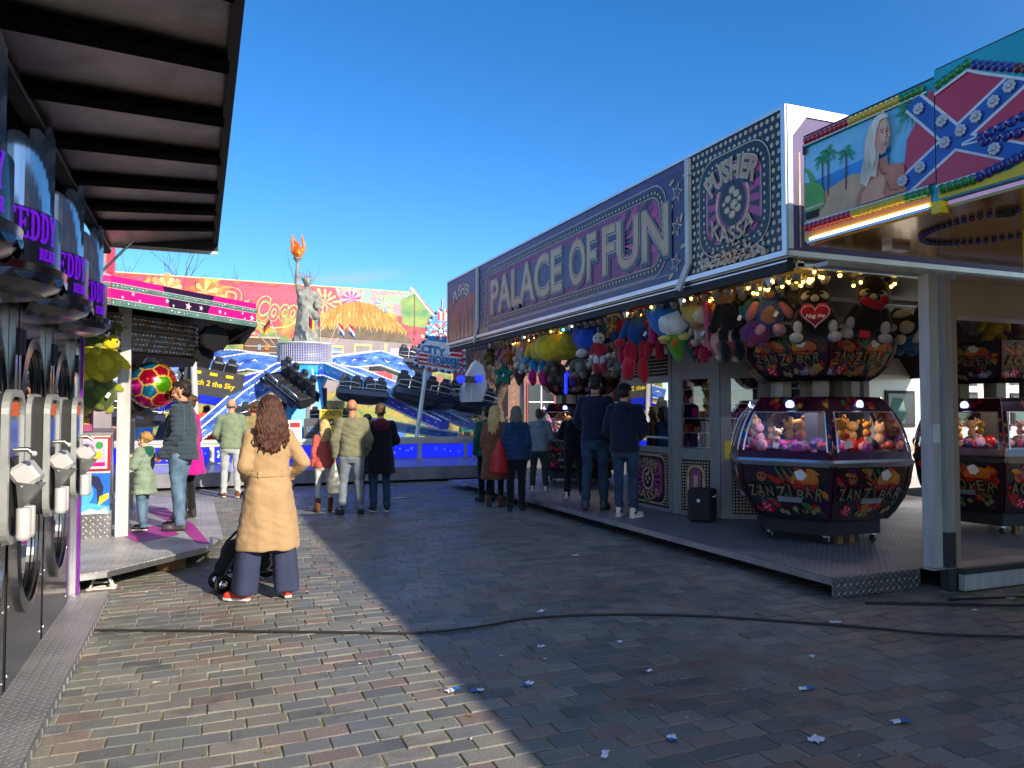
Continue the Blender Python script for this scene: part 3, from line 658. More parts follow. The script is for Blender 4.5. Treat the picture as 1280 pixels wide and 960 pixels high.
# counter body with pictures, wrapped round behind the post
b_ = MB('treadwall'); b_.X = K; body = [(-.90, 9.70), (-1.1, 12.2), (-2.0, 13.4), (-3.4, 13.4), (-4.1, 12.3), (-4.1, 10.6), (-3.3, 9.70)]
b_.poly(Fr((0, 0, .5), (1, 0, 0), (0, 1, 0)), body, 0, .3); b_.mat('whitepaint').poly(Fr((0, 0, 1.34), (1, 0, 0), (0, 1, 0)), [(x*.98-.04, y+.01) for x, y in body], 0, .84)
b_.mat('steel').poly(Fr((0, 0, 1.37), (1, 0, 0), (0, 1, 0)), body, 0, .028); b_.build('counter', kp)
fk = Fr((-1.75, 9.70, 0), (1, 0, 0), (0, 0, 1)); L = .85
P('fishblue', '#1664d0', .4, coat=.5, var=.25, scale=3); P('seafoam', '#cfe8f6', .5)
b_ = MB('fishblue'); b_.X = K; b_.fbox(fk, .05, L-.02, .47, .92, .002, .012); b_.mat('skyblue').poly(fk, [(.05, .47), (L-.02, .47), (L-.02, .55), (.6, .60), (.3, .52), (.05, .58)], .014)
b_.mat('navy').poly(fk, [(.50, .86), (.60, .91), (.72, .88), (.77, .76), (.75, .62), (.71, .60), (.70, .74), (.62, .83)], .016); b_.mat('yellow').poly(fk, [(.72, .56), (.82, .64), (.82, .70), (.73, .66)], .018); b_.mat('signsky' if 'signsky' in MATS else 'skyblue').disc(fk, .58, .70, .09, .0165, rv=.12)
b_.mat('seafoam').poly(fk, [(.5, .47), (.82, .47), (.80, .54), (.72, .50), (.64, .53), (.56, .49)], .020)
b_.mat('red').fbox(fk, .05, L-.02, .95, 1.32, .002, .012); b_.mat('white').rect(fk, .50, .97, .80, 1.30, .014); b_.mat('lightpink').rect(fk, .52, .99, .78, 1.28, .016); b_.mat('red').disc(fk, .60, 1.18, .07, .018); b_.mat('yellow').disc(fk, .70, 1.12, .05, .020); b_.mat('green').disc(fk, .72, 1.23, .04, .022); b_.mat('orange').disc(fk, .60, 1.05, .05, .021); b_.mat('pink').rect(fk, .52, 1.0, .78, 1.04, .023)
b_.mat('seawhite' if 'seawhite' in MATS else 'white').rect(fk, .10, .97, .46, 1.30, .014)
b_.build('picture_panel', kp)
# fascia ring
oct_ = [(-.84, 8.60), (.64, 10.18), (.62, 12.8), (-1.0, 14.6), (-3.4, 14.6), (-5.0, 13.0), (-5.0, 10.2), (-3.6, 8.60)]
b_ = MB('fasciapink'); b_.X = K
def fpanel(p, q, z0, z1, first=False):
    fr = Fr((p[0], p[1], 0), (q[0]-p[0], q[1]-p[1], 0), (0, 0, 1)); L = math.hypot(q[0]-p[0], q[1]-p[1]); H_ = z1 - z0
    b_.mat('blackmatte').fbox(fr, 0, L, z0, z1, -.05, 0)
    b_.mat('fasciapink').rect(fr, 0, z0, L, z1, .003)
    b_.mat('fasciadark').poly(fr, [(L*.36, z0+.02), (L*.60, z0+.02), (L*.66, z1-.005), (L*.30, z1-.005)], .006)
    b_.mat('white').rect(fr, 0, z0+.065, L, z0+.070, .010); b_.rect(fr, 0, z1-.070, L, z1-.066, .010); b_.rect(fr, 0, z1-.126, L, z1-.122, .010)
    b_.mat('mintrope').rect(fr, 0, z0, L, z0+.062, .012); b_.rect(fr, 0, z1-.118, L, z1-.074, .012)
    b_.mat('chrome')
    k = int(L / .045)
    for i in range(k):
        for zz in (z0+.031, z1-.096): b_.ell(fr.at((i+.5)*L/k, zz, .010), (.012, .012, .012), nu=6, nv=4)
    zc = (z0 + .075 + z1 - .142) / 2
    for a, dz, r, mt in ((.06, -.02, .02, 'lightblue'), (.12, .03, .025, 'lightpink'), (.16, -.03, .02, 'lightpink'), (.33, .02, .03, 'lightblue'), (.37, -.02, .02, 'lightblue'), (.47, 0, .048, 'lightpink'), (.56, .005, .034, 'lightpink'), (.70, -.0, .03, 'lightblue'), (.74, -.01, .02, 'lightblue'), (.88, .03, .022, 'lightpink'), (.9, -.03, .02, 'lightpink'), (.96, -.01, .045, 'lightblue')):
        b_.mat('white').star(fr, a*L, zc+dz, r, .014, rot=.2); b_.mat(mt).star(fr, a*L, zc+dz, r*.62, .017, rot=.2)
for i in range(8): fpanel(oct_[i], oct_[(i+1) % 8], 2.67, 2.965)
b_.build('fascia', kp)
b_ = MB('blackmatte'); b_.X = K; fr = Fr((0, 0, 0), (1, 0, 0), (0, 1, 0)); b_.poly(fr, [(x*.99-.026, y*.995+.055) for x, y in oct_], 2.93, .03)
b_.mat('whitepaint').poly(fr, [(-2.0, 10.3), (-1.2, 10.3), (-1.0, 11.0), (-1.0, 12.2), (-3.4, 12.2), (-3.4, 10.3)], 3.32, .3)
b_.build('roof', kp)
# inner valance of little mirror cells (the sparkling underside)
b_ = MB('cellgrey'); b_.X = K; inn = [(-1.0, 9.55), (-.05, 10.55), (-.1, 12.4), (-1.3, 13.6), (-3.2, 13.6), (-4.2, 12.5), (-4.2, 10.6), (-3.2, 9.5)]
P('cellwarm', '#d09a5a', .25, .6, .3)
for i in range(8):
    p, q = inn[i], inn[(i+1) % 8]; fr = Fr((p[0], p[1], 0), (q[0]-p[0], q[1]-p[1], 0), (0, 0, 1)); L = math.hypot(q[0]-p[0], q[1]-p[1])
    b_.mat('cellgrey').fbox(fr, 0, L, 2.30, 2.72, -.03, 0); k = int(L/.055)
    for r_ in range(7):
        for j in range(k):
            b_.mat('chrome' if (j*7+r_*3) % 5 else 'cellwarm').ell(fr.at((j+.5+(r_ % 2)*.5)*L/(k+.5), 2.33 + r_*.058, .004), (.021, .021, .018), nu=6, nv=4)
b_.mat('blackmatte').poly(Fr((0, 0, 0), (1, 0, 0), (0, 1, 0)), inn, 2.295, .02)
b_.build('valance', kp)
b_ = MB('black'); b_.X = K      # gathered cloth rosettes under the corner
for c, r in (((.10, 10.1, 2.50), .17), ((-.02, 10.2, 2.30), .12)):
    n = 20; fr = Fr(c, (.7, .72, 0), (0, 0, 1)); b_.poly(fr, [(r*(1+.07*math.sin(i*math.pi))*math.cos(2*math.pi*i/n)*1.25, r*(1 if i % 2 else .86)*math.sin(2*math.pi*i/n)) for i in range(n)], .1, .05)
b_.build('spotlight_shade', kp)
b_ = MB('fasciadark'); b_.X = K; b_.tube([(.60, 10.2, 2.68), (.02, 10.6, 2.30)], .03); b_.build('brace', kp)
b_ = MB('steel'); b_.X = K; b_.tube([(-.8, 9.7, 2.55), (.2, 10.6, 2.55)], .012); b_.build('rail', kp)

# trestle and wood block under the platform
t = thing('trestle', 'small grey metal support trestle at the near corner of the platform', 'support', (-.80, 7.90, 0)); b_ = MB('whitepaint')
for s in (-1, 1): b_.tube([(-.10, s*.05, .0), (-.045, s*.03, .135)], .011, 6); b_.tube([(.10, s*.05, .0), (.045, s*.03, .135)], .011, 6)
b_.tube([(-.12, -.05, .012), (.12, -.05, .012)], .012, 6); b_.tube([(-.12, .05, .012), (.12, .05, .012)], .012, 6); b_.tube([(-.06, 0, .06), (.06, 0, .06)], .009, 6); b_.build('frame', t)
MB('black').box(-.08, .08, -.04, .04, .134, .148).build('head', t)
t = MB('wood').bbox((0, 0, .068), (.11, .09, .066), None, .08); t.build('wood_block', None, 'short wooden block packed under the platform edge', 'wood block', loc=(-.25, 8.62, .001)).rotation_euler = (0, 0, .75)
# ------------------------------------------------------------------ right: the long arcade
P('signnavy', '#2c2a54', .42, 0, .3, 1.3, col2='#453868'); P('signpurple', '#4a3468', .42, 0, .2, 2); P('signpink', '#b03a7c', .42, 0, .15, 3); P('signrose', '#98406e', .4, 0, .15, 3)
P('letterface', '#bba67a', .4, 0, .25, 3, col2='#b88a68'); P('lettershade', '#232c4c', .4); P('rimcream', '#c8b79a', .45); P('peach', '#d08a50', .45, 0, .3, 5); P('signblue', '#2c3c66', .42, 0, .15, 2)
P('alu', (.62, .62, .62), .4, .75, .1, 4); P('tan', '#a3957d', .5, 0, .06, 2); P('signdark', '#14121e', .4); P('coin', '#c8a678', .4, 0, .35, 9); P('sunset', '#c05a34', .5, 0, .3, 2, col2='#5a3a5c')
P('fasciaedge', (.40, .40, .42), .45, .5)
pa = thing('amusement_arcade', 'long arcade booth with a purple sign along its roof and prizes hanging below', 'arcade', (5.05, 5.14, 0))
A_ = Matrix.Translation((-5.05, -5.14, 0)); XS = 4.95; YE = 15.9
def part(mb, name, parent=pa): return mb.build(name, parent)
def nmb(m): b = MB(m); b.X = A_; return b
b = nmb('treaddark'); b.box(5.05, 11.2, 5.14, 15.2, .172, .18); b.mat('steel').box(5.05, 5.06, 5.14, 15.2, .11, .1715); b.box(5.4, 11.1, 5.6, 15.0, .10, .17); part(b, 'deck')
b = nmb('treadface'); b.mat('treadwall').box(5.05, 6.08, 5.128, 5.14, .005, .176); part(b, 'kick_plate')
for y in (6.4, 8.2, 10, 12, 14): b = nmb('blackmatte'); b.box(5.45, 5.6, y, y+.15, 0, .095); part(b, 'support_leg')
b = nmb('treadlight'); b.box(4.98, 5.9, 14.9, 15.9, .10, .14); part(b, 'step')
# roof and soffit
b = nmb('blackmatte'); b.box(5.02, 11.2, 5.52, YE, 4.36, 4.40); b.mat('alu').box(4.98, 11.2, 5.52, YE, 3.02, 3.04); part(b, 'roof')
P('ceilpanel', (.16, .155, .15), .5, .1, .2, 4)
b = nmb('ceilpanel'); b.box(5.25, 11.15, 5.6, 15.6, 2.985, 3.015)
b.mat('alu')
for y in (5.57, 7.06, 9.3, 11.6, 13.88): b.box(5.1, 11.1, y, y+.05, 2.94, 2.984)
b.box(5.12, 5.20, 5.57, 15.6, 2.95, 3.0); part(b, 'ceiling')
# sign face: frame u = along the face towards the viewer's right (decreasing y), so u=0 at far end
fs = Fr((XS, YE, 0), (0, -1, 0), (0, 0, 1)); U = lambda y: YE - y
b = nmb('signnavy'); Z0, Z1 = 3.06, 4.39
b.fbox(fs, 0, U(5.5), Z0, Z1, -.06, 0)
b.mat('alu'); b.fbox(fs, 0, U(5.5), Z1-.0, Z1+.035, -.07, .02); b.fbox(fs, 0, U(5.5), Z0-.03, Z0+.02, -.07, .025)
for y in (15.88, 5.53): b.fbox(fs, U(y)-.03, U(y)+.03, Z0+.02, Z1, -.01, .02)
part(b, 'sign_box')
def marquee(b, u0, u1, z0, z1, rnd):
    b.mat('signpurple').rr(fs, u0, z0, u1, z1, .28, .035, .006); b.mat('signdark').ring(fs, rrpts(u0+.035, z0+.035, u1-.035, z1-.035, .25), rrpts(u0+.12, z0+.12, u1-.12, z1-.12, .2), .005)
    b.mat('rimcream').rr(fs, u0-.008, z0-.008, u1+.008, z1+.008, .285, .012, .009); b.rr(fs, u0+.12, z0+.12, u1-.12, z1-.12, .2, .01, .009)
    # dots in the band
    pts = rrpts(u0+.078, z0+.078, u1-.078, z1-.078, .22, 5); k = len(pts)
    for i in range(k):
        (a, c), (d, e) = pts[i], pts[(i+1) % k]; L = math.hypot(d-a, e-c); m = max(1, round(L/.085))
        for j in range(m): b.disc(fs, a+(d-a)*j/m, c+(e-c)*j/m, .017, .010, 8)
def rays(b, cu, cz, u0, u1, z0, z1, n, w, mats):
    def edge(g):
        c, s = math.cos(g), math.sin(g); t = min(((u1-cu)/c if c > 0 else (u0-cu)/c) if abs(c) > 1e-6 else 1e9, ((z1-cz)/s if s > 0 else (z0-cz)/s) if abs(s) > 1e-6 else 1e9); return (cu+c*t, cz+s*t)
    for i in range(n):
        g0, g1 = 2*math.pi*i/n, 2*math.pi*(i+1)/n; b.mat(mats[i % len(mats)]).poly(fs, [(cu, cz), edge(g0+1e-4), edge(g1-1e-4)], w)
# palace of fun panel y 13.86 -> 7.04
b = nmb('signnavy'); u0, u1 = U(13.86), U(7.04); rnd = random.Random(5)
b.mat('signblue').rect(fs, u0, Z0+.03, u1, Z0+.16, .003); b.mat('signpurple').rect(fs, u0, Z1-.10, u1, Z1-.01, .003)
mu0, mu1 = u0+.35, u1-.42; marquee(b, mu0, mu1, Z0+.13, Z1-.12, rnd)
iu0, iu1, iz0, iz1 = mu0+.14, mu1-.14, Z0+.27, Z1-.26
b.mat('signrose').poly(fs, rrpts(iu0, iz0, iu1, iz1, .18), .004)
for i in range(150):                                # fine stripes
    a = iu0 + .1 + (iu1-iu0-.2)*i/150; b.mat('signpink' if i % 2 else 'signpurple').rect(fs, a, iz0+.012, a+(iu1-iu0-.2)/150*.6, iz1-.012, .0065)
rays(b, iu1-1.15, (iz0+iz1)/2, iu1-1.0, iu1-.02, iz0+.03, iz1-.03, 1, .007, ['signpink'])
for i in range(11):
    g = -1.2 + 2.4*i/10; c, s = math.cos(g), math.sin(g); p0 = (iu1-.95+.2*c, (iz0+iz1)/2+.2*s); t = min(.9/max(c, .01), ((iz1-iz0)/2-.02)/max(abs(s), .01)); p1 = (iu1-.95+t*c, (iz0+iz1)/2+t*s)
    b.mat('signdark' if i % 2 else 'signpink').line(fs, [p0, p1], .075, .0085)
b.mat('signblue').poly(fs, [(iu0+.1, iz0+.08), (iu1-2.0, iz0+.08), (iu1-1.7, iz1-.1), (iu0+.7, iz1-.16)], .0105)
for i in range(120):
    a, c = rnd.uniform(iu0, iu1-2), rnd.uniform(iz0+.1, iz1-.15); b.mat(rnd.choice(['signpurple', 'signnavy', 'signpink'])).disc(fs, a, c, rnd.uniform(.01, .03), .0115 + i*1e-5, 7)
W_ = [('PALACE', iu0+.18, 3.0), ('OF', iu0+3.42, .82), ('FUN', iu0+4.42, 1.55)]
def arch(zb): return lambda u, v: (u, zb + (v-zb)*(1.0 + .10*math.sin(math.pi*max(0, min(1, (u-iu0)/(iu1-iu0))))))
for wd, a, w_ in W_:
    for k, (mt, off, dz, w) in enumerate((('lettershade', .07, -.035, .014), ('rimcream', .045, 0, .017), ('lettershade', .030, 0, .0185), ('letterface', .014, 0, .021))):
        pad = (off-.014)*.5; b.mat(mt).text(fs, wd, a+(.03 if k == 0 else 0)-pad, iz0+.07-pad+dz, w_+2*pad, .60+2*pad, w, off=off, mp=arch(iz0+.07))
for a, c, r in ((u1-.2, Z1-.32, .12), (u1-.22, Z0+.62, .12), (u1-.24, Z0+.22, .12), (u0+.14, Z1-.3, .07), (u0+.18, Z1-.55, .05), (u0+.15, Z0+.4, .06)):
    b.mat('rimcream').star(fs, a, c, r, .008, rot=.3); b.mat('signnavy').star(fs, a, c, r*.72, .010, rot=.3)
for a, c, g in ((u1-.3, Z1-.18, .4), (u1-.12, Z1-.62, 1.2), (u1-.32, Z0+.85, .8), (u1-.1, Z0+.38, .2), (u1-.33, Z0+.08, .5)):
    b.mat('coin').poly(fs, [(a+.055*math.cos(t)*math.cos(g)-.022*math.sin(t)*math.sin(g), c+.055*math.cos(t)*math.sin(g)+.022*math.sin(t)*math.cos(g)) for t in [i*.52 for i in range(12)]], .009)
for i in range(9): a = u0 + .04 + i*.055; b.mat('coin').poly(fs, [(a-.02, Z0+.03), (a+.02, Z0+.03), (a+.004, Z0+.22+.06*(i % 3))], .0075)
b.mat('rimcream').rect(fs, u0+.02, Z0+.105, u1-.3, Z0+.112, .006)
part(b, 'name_panel')
# pusher panel 7.0 -> 5.56
b = nmb('signdark'); u0, u1 = U(6.98), U(5.58); b.rect(fs, u0, Z0+.02, u1, Z1, .003)
n1 = 18; n2 = 16
for i in range(n1):
    for j in range(n2):
        a, c = u0+.04+(u1-u0-.08)*i/(n1-1), Z0+.06+(Z1-Z0-.1)*j/(n2-1)
        b.mat('rimcream' if (i*5+j*3) % 7 else 'coin').disc(fs, a+(.02 if j % 2 else 0), c, .024, .005, 8)
b.mat('signdark').poly(fs, rrpts(u0+.14, Z0+.13, u1-.12, Z1-.13, .3), .007); 
marquee(b, u0+.16, u1-.14, Z0+.15, Z1-.15, rnd)
mu0, mu1, mz0, mz1 = u0+.29, u1-.27, Z0+.28, Z1-.28; cu, cz = (mu0+mu1)/2, (mz0+mz1)/2-.02
b.mat('signpink').poly(fs, rrpts(mu0, mz0, mu1, mz1, .17), .009)
for i in range(18):
    g = 2*math.pi*(i+.3)/18; c, s = math.cos(g), math.sin(g); t = min((mu1-cu-.01)/max(abs(c), .01), (mz1-cz-.01)/max(abs(s), .01))*.97
    b.mat('signdark').poly(fs, [(cu+c*.2, cz+s*.2), (cu+c*t-s*.035, cz+s*t+c*.035), (cu+c*t+s*.035, cz+s*t-c*.035)], .011)
b.mat('coin').disc(fs, cu, cz, .27, .013, 28, rv=.30); b.mat('signrose').disc(fs, cu, cz, .235, .0145, 28, rv=.265); b.mat('signdark').disc(fs, cu, cz, .205, .016, 28, rv=.235)
for i in range(16): g = 2*math.pi*i/16; b.mat('rimcream').disc(fs, cu+.25*math.cos(g), cz+.28*math.sin(g), .012, .015, 7)
for a, c, r in ((0, .13, .05), (.07, .08, .045), (-.06, .05, .05), (.03, -.02, .06), (-.08, -.06, .045), (.09, -.07, .05), (0, -.12, .05), (.12, .02, .035), (-.13, .01, .03)): b.mat('coin').disc(fs, cu+a, cz+c, r, .018, 14, rv=r*.8); b.mat('rimcream').disc(fs, cu+a, cz+c, r*.6, .019, 12, rv=r*.45)
def arcmap(cu, z0, rr_, span, w_):
    def f(u, v): g = (u-cu)/w_*span; r_ = rr_+(v-z0); return (cu+math.sin(g)*r_, z0-rr_+math.cos(g)*r_)
    return f
for mt, off, dz, w in (('lettershade', .08, -.02, .020), ('rimcream', .05, 0, .022), ('letterface', .02, 0, .024)):
    pad = (off-.02)*.45; b.mat(mt).text(fs, 'PUSHER', cu-.44-pad, cz+.24-pad+dz, .88+2*pad, .22+2*pad, w, off=off, mp=arcmap(cu, cz+.24, .55, 1.25, .88))
for mt, off, w in (('lettershade', .06, .020), ('coin', .02, .024)): b.mat(mt).text(fs, 'KASSA', cu-.33, Z0+.24, .66, .17, w, off=off, mp=lambda u, v: (u, v + .30*((u-cu)/.5)**2))
for i in range(150): a, c = rnd.uniform(u0+.2, u1-.2), Z0+.04+abs(rnd.gauss(0, .075)); b.mat(rnd.choice(['coin', 'peach', 'rimcream'])).disc(fs, a, c, .022, .026+i*1e-5, 7, rv=.016)
part(b, 'pusher_panel')
# far panel 15.85 -> 13.95
b = nmb('sunset'); u0, u1 = U(15.82), U(13.98); b.rect(fs, u0, Z0+.03, u1, Z1-.02, .003); b.mat('signpurple').rect(fs, u0, Z1-.45, u1, Z1-.02, .005)
for mt, off, w in (('lettershade', .06, .008), ('rimcream', .02, .010)): b.mat(mt).text(fs, 'PUSHER', u0+.35, Z1-.52, 1.1, .24, w, off=off, mp=lambda u, v: (u, v + .12*math.sin(math.pi*(u-u0-.35)/1.1)))
for i in range(22): a = u0+.05+i*.083; b.mat('coin' if i % 3 else 'orange').poly(fs, [(a-.03, Z0+.05), (a+.03, Z0+.05), (a, Z0+.55+.15*math.sin(i*2.3))], .006+i*2e-5)
part(b, 'end_panel')
# bars between the panels with struts
for y in (7.01, 13.92):
    b = nmb('whitepaint'); b.fbox(fs, U(y)-.035, U(y)+.035, Z0+.15, Z1-.02, .003, .045); b.fbox(fs, U(y)-.055, U(y)+.055, Z1-.2, Z1-.18, .003, .05)
    v = [fs.at(U(y)+a, z, c) for c in (.005, .04) for a, z in ((-.05, Z0+.16), (.05, Z0+.16), (-.16, Z0-.12), (-.24, Z0-.08))]; b.add(v, [(0, 1, 2, 3), (7, 6, 5, 4), (0, 4, 5, 1), (1, 5, 6, 2), (2, 6, 7, 3), (3, 7, 4, 0)]); part(b, 'strut')
# side of the sign box facing the camera (y = 5.5)
f2 = Fr((XS, 5.5, 0), (1, 0, 0), (0, 0, 1)); b = nmb('signpurple'); b.fbox(f2, 0.0, 6.2, Z0, Z1, -.06, 0)
b.mat('alu').fbox(f2, 0, 6.2, Z1-.06, Z1+.03, 0, .015); b.fbox(f2, 0, 6.2, Z0-.035, Z0+.015, 0, .015); b.fbox(f2, 0, .05, Z0+.03, Z1-.06, 0, .015); b.poly(f2, [(.05, Z1-.06), (.22, Z1-.06), (.05, Z1-.26)], .012)
b.mat('coin').rect(f2, .13, Z0+.05, .15, Z1-.4, .004)
b.mat('orange')
for a, c in ((.45, Z1-.2), (.30, Z1-.55), (.28, Z0+.45), (.62, Z1-.35)): b.disc(f2, a, c, .06, .006, 14, rv=.04)
for a, c, r in ((.28, Z1-.36, .07), (.30, Z1-.80, .06), (.45, Z0+.25, .07)): b.mat('rimcream').star(f2, a, c, r, .005); b.mat('signpurple').star(f2, a, c, r*.6, .007)
part(b, 'side_panel')
# corner beam, big white post, right hand opening with sill
b = nmb('whitepaint'); b.box(4.98, 11.2, 5.06, 5.20, 2.862, 2.90); b.box(6.10, 6.215, 5.00, 5.11, .18, 2.86); part(b, 'corner_post')
b = nmb('greypost'); b.box(6.217, 6.315, 4.95, 5.03, .52, 2.83); b.mat('darkgrey').box(6.217, 6.317, 4.948, 5.032, .0, .52); b.mat('plasticwhite').box(6.115, 6.19, 4.985, 4.998, 1.32, 1.49); part(b, 'jamb')
b = nmb('tan'); b.box(6.319, 11.2, 4.95, 5.05, 2.46, 2.80); b.box(6.319, 6.39, 4.955, 5.05, .2, 2.46); b.mat('alu').box(6.391, 11.2, 4.948, 4.96, 2.44, 2.48); b.box(6.319, 11.2, 4.90, 5.06, 2.80, 2.84); part(b, 'lintel')
b = nmb('whitepaint'); b.box(6.319, 11.2, 4.87, 4.93, .01, .15); b.mat('darkgrey').box(6.319, 11.2, 4.88, 5.14, .15, .20); b.mat('tread').box(6.09, 11.2, 4.93, 5.138, .201, .206); part(b, 'sill')
# scalloped underside valance + edge profile
b = nmb('blackmatte'); b.box(4.99, 5.06, 5.56, YE, 2.90, 3.02); b.mat('alu').box(4.985, 4.99, 5.56, YE, 2.985, 3.0); part(b, 'canopy_edge')
# little light cups along the edge, and loose bulb clusters
bulb = MB('bulbwarm'); bulb.ell((0, 0, 0), (.016, .016, .019), nu=8, nv=6); bulb.mat('cellgrey').lathe([(.012, .012), (.036, .03), (.036, .05)], (0, 0, 0), 10)
rb = random.Random(4); b0 = bulb.build('bulb', pa)
spots = []
for y0_ in (5.75, 6.05, 6.5, 7.2, 7.9, 8.9, 9.9, 11.0, 12.2, 13.2):
    for i in range(9): spots.append((rb.gauss(5.48, .13), y0_ + rb.gauss(0, .14), 2.87 + rb.uniform(0, .055)))
for i in range(8): spots.append((6.1 + rb.uniform(0, 1.3), 5.75 + rb.gauss(0, .2), 2.9))
for i, (x, y, z) in enumerate(spots[:98]):
    o = b0 if i == 0 else b0.copy()
    if i: COL.objects.link(o)
    o.location = (x-5.05, y-5.14, z)
P('milk', (.60, .58, .55), .35, 0, .15); c0_ = None
for i in range(94):
    y = 5.75 + (i // 2)*.205; c_ = MB('milk' if i % 4 else 'cellgrey')
    if c0_ is None: c_.lathe([(.0, 0), (.028, .0), (.05, .05), (.055, .07)], (0, 0, 0), 10); c0_ = c_.build('light_cup', pa); o = c0_
    else: o = c0_.copy(); COL.objects.link(o)
    o.location = ((5.27 if i % 2 else 5.62)-5.05, y-5.14, 2.845)
b = nmb('bulbwhite')
for y in (5.9, 7.35, 8.6, 10.2, 12.0): b.ell((5.10, y, 2.87), (.018, .018, .018), nu=8, nv=5)
b.mat('cyanled').ell((5.15, 10.6, 2.86), .026, nu=8, nv=6); part(b, 'edge_lamp')
b = nmb('milk')
for y in (5.9, 7.35, 8.6, 10.2, 12.0, 13.6): b.add([(5.06, y-.06, 2.90), (5.06, y+.06, 2.90), (5.06, y, 2.80)], [(0, 1, 2), (2, 1, 0)])
part(b, 'pennant')
# inner walls: cashier cabin and showcase partitions
P('kframe', (.27, .26, .245), .45, 0, .06)
def panel(b, p, q, z0, z1, th=.06, inset=None, m='kframe'):
    fr = Fr((p[0], p[1], 0), (q[0]-p[0], q[1]-p[1], 0), (0, 0, 1)); L = math.hypot(q[0]-p[0], q[1]-p[1]); b.mat(m).fbox(fr, 0, L, z0, z1, -th, 0); return fr, L
cb = thing('cashier_cabin', 'grey framed cashier cabin with a window above a coin patterned panel', 'cabin', (6.2, 9.2, .18)); C_ = Matrix.Translation((-6.2, -9.2, -.18))
b = MB('kframe'); b.X = C_
c0, c1, c2, c3 = (6.14, 10.42), (6.12, 9.14), (6.42, 8.46), (6.95, 8.10)      # front run, chamfer, chamfer
z0, z1 = .19, 2.60
f3 = Fr((c0[0], c0[1], 0), (c1[0]-c0[0], c1[1]-c0[1], 0), (0, 0, 1)); L3 = math.hypot(c1[0]-c0[0], c1[1]-c0[1])
b.fbox(f3, 0, L3, z0, .24, -.06, 0); b.fbox(f3, 0, L3, 1.02, 1.10, -.06, .012); b.fbox(f3, 0, .05, .24, z1, -.06, 0); b.fbox(f3, L3-.07, L3, .24, z1, -.07, .01); b.fbox(f3, .05, L3-.07, 2.02, 2.12, -.06, 0)
f4 = Fr((c1[0], c1[1], 0), (c2[0]-c1[0], c2[1]-c1[1], 0), (0, 0, 1)); L4 = math.hypot(c2[0]-c1[0], c2[1]-c1[1])
f5 = Fr((c2[0], c2[1], 0), (c3[0]-c2[0], c3[1]-c2[1], 0), (0, 0, 1)); L5 = math.hypot(c3[0]-c2[0], c3[1]-c2[1])
for f_, L_ in ((f4, L4), (f5, L5)):
    b.fbox(f_, .01, .15, .19, z1, -.05, 0); b.fbox(f_, L_-.15, L_, .19, z1, -.05, 0); b.fbox(f_, .15, L_-.15, .95, 1.10, -.05, 0); b.fbox(f_, .15, L_-.15, 2.05, z1, -.05, 0); b.fbox(f_, .15, L_-.15, .19, .25, -.05, 0)
b.fbox(f5, L5, L5+.09, .19, z1, -.09, .02)
b.mat('whitepaint').fbox(f5, L5+.09, L5+.9, .19, 1.0, -.06, -.02); b.mat('kframe').fbox(f5, L5+.09, L5+.9, 2.05, z1, -.06, -.02)
b.box(6.2, 8.8, 8.4, 10.4, 2.62, 2.66); b.box(8.7, 8.8, 8.2, 10.4, .19, 2.6); b.build('frame', cb)
b = MB('blackmatte'); b.X = C_; b.fbox(f3, .05, L3-.07, 2.12, 2.42, -.04, -.01); b.mat('coin')
for k in range(5): b.fbox(f3, .1, L3-.12, 2.16+k*.05, 2.172+k*.05, -.01, -.004)
b.build('slatted_header', cb)
b = MB('signdark'); b.X = C_; b.fbox(f3, .05, L3-.07, .24, 1.02, -.04, -.01)
def dots(b, fr, u0, u1, z0, z1, s, w, skip=None):
    i = 0; a = u0
    while a < u1:
        c = z0; j = 0
        while c < z1:
            if not skip or not skip(a, c): b.mat('rimcream' if (i+j) % 2 else 'coin').rect(fr, a, c, a+s*.55, c+s*.55, w)
            c += s; j += 1
        a += s; i += 1
dots(b, f3, .07, L3-.09, .27, 1.0, .042, -.007)
cu, cz = L3/2, .63
def fsdisc(m, r, rv, w): b.mat(m).disc(f3, cu, cz, r, w, 26, rv=rv)
b.mat('signdark').poly(f3, rrpts(cu-.46, cz-.34, cu+.46, cz+.34, .16), -.005); b.mat('coin').rr(f3, cu-.47, cz-.35, cu+.47, cz+.35, .17, .02, -.003); b.mat('signpink').poly(f3, rrpts(cu-.38, cz-.26, cu+.38, cz+.28, .14), -.003)
for i in range(16): g = 2*math.pi*(i+.5)/16; c, s = math.cos(g), math.sin(g); b.mat('signdark').poly(f3, [(cu+c*.1, cz+s*.1), (cu+c*.33-s*.028, cz+s*.25+c*.028), (cu+c*.33+s*.028, cz+s*.25-c*.028)], -.001)
fsdisc('coin', .155, .175, .001); fsdisc('signdark', .12, .14, .003)
for a, c in ((0, .06), (.05, 0), (-.05, -.01), (0, -.06), (.03, .09), (-.04, .05)): b.mat('coin').disc(f3, cu+a, cz+c, .028, .005, 10); b.mat('rimcream').disc(f3, cu+a, cz+c, .015, .0062, 8)
for mt, off, w in (('signdark', .07, .004), ('letterface', .02, .007)):
    pad = (off-.02)*.3; b.mat(mt).text(f3, 'PUSHER', cu-.33-pad, cz+.17-pad, .66+2*pad, .13+2*pad, w, off=off, mp=arcmap(cu, cz+.17, .42, 1.2, .66)); b.mat(mt).text(f3, 'KASSA', cu-.33-pad, cz-.34-pad, .66+2*pad, .15+2*pad, w, off=off, mp=lambda u, v: (u, v+.10*abs((u-cu)/.33)))
for f_, L_ in ((f4, L4), (f5, L5)):
    b.mat('signdark').fbox(f_, .15, L_-.15, .25, .95, -.04, -.012); dots(b, f_, .16, L_-.17, .27, .93, .042, -.009)
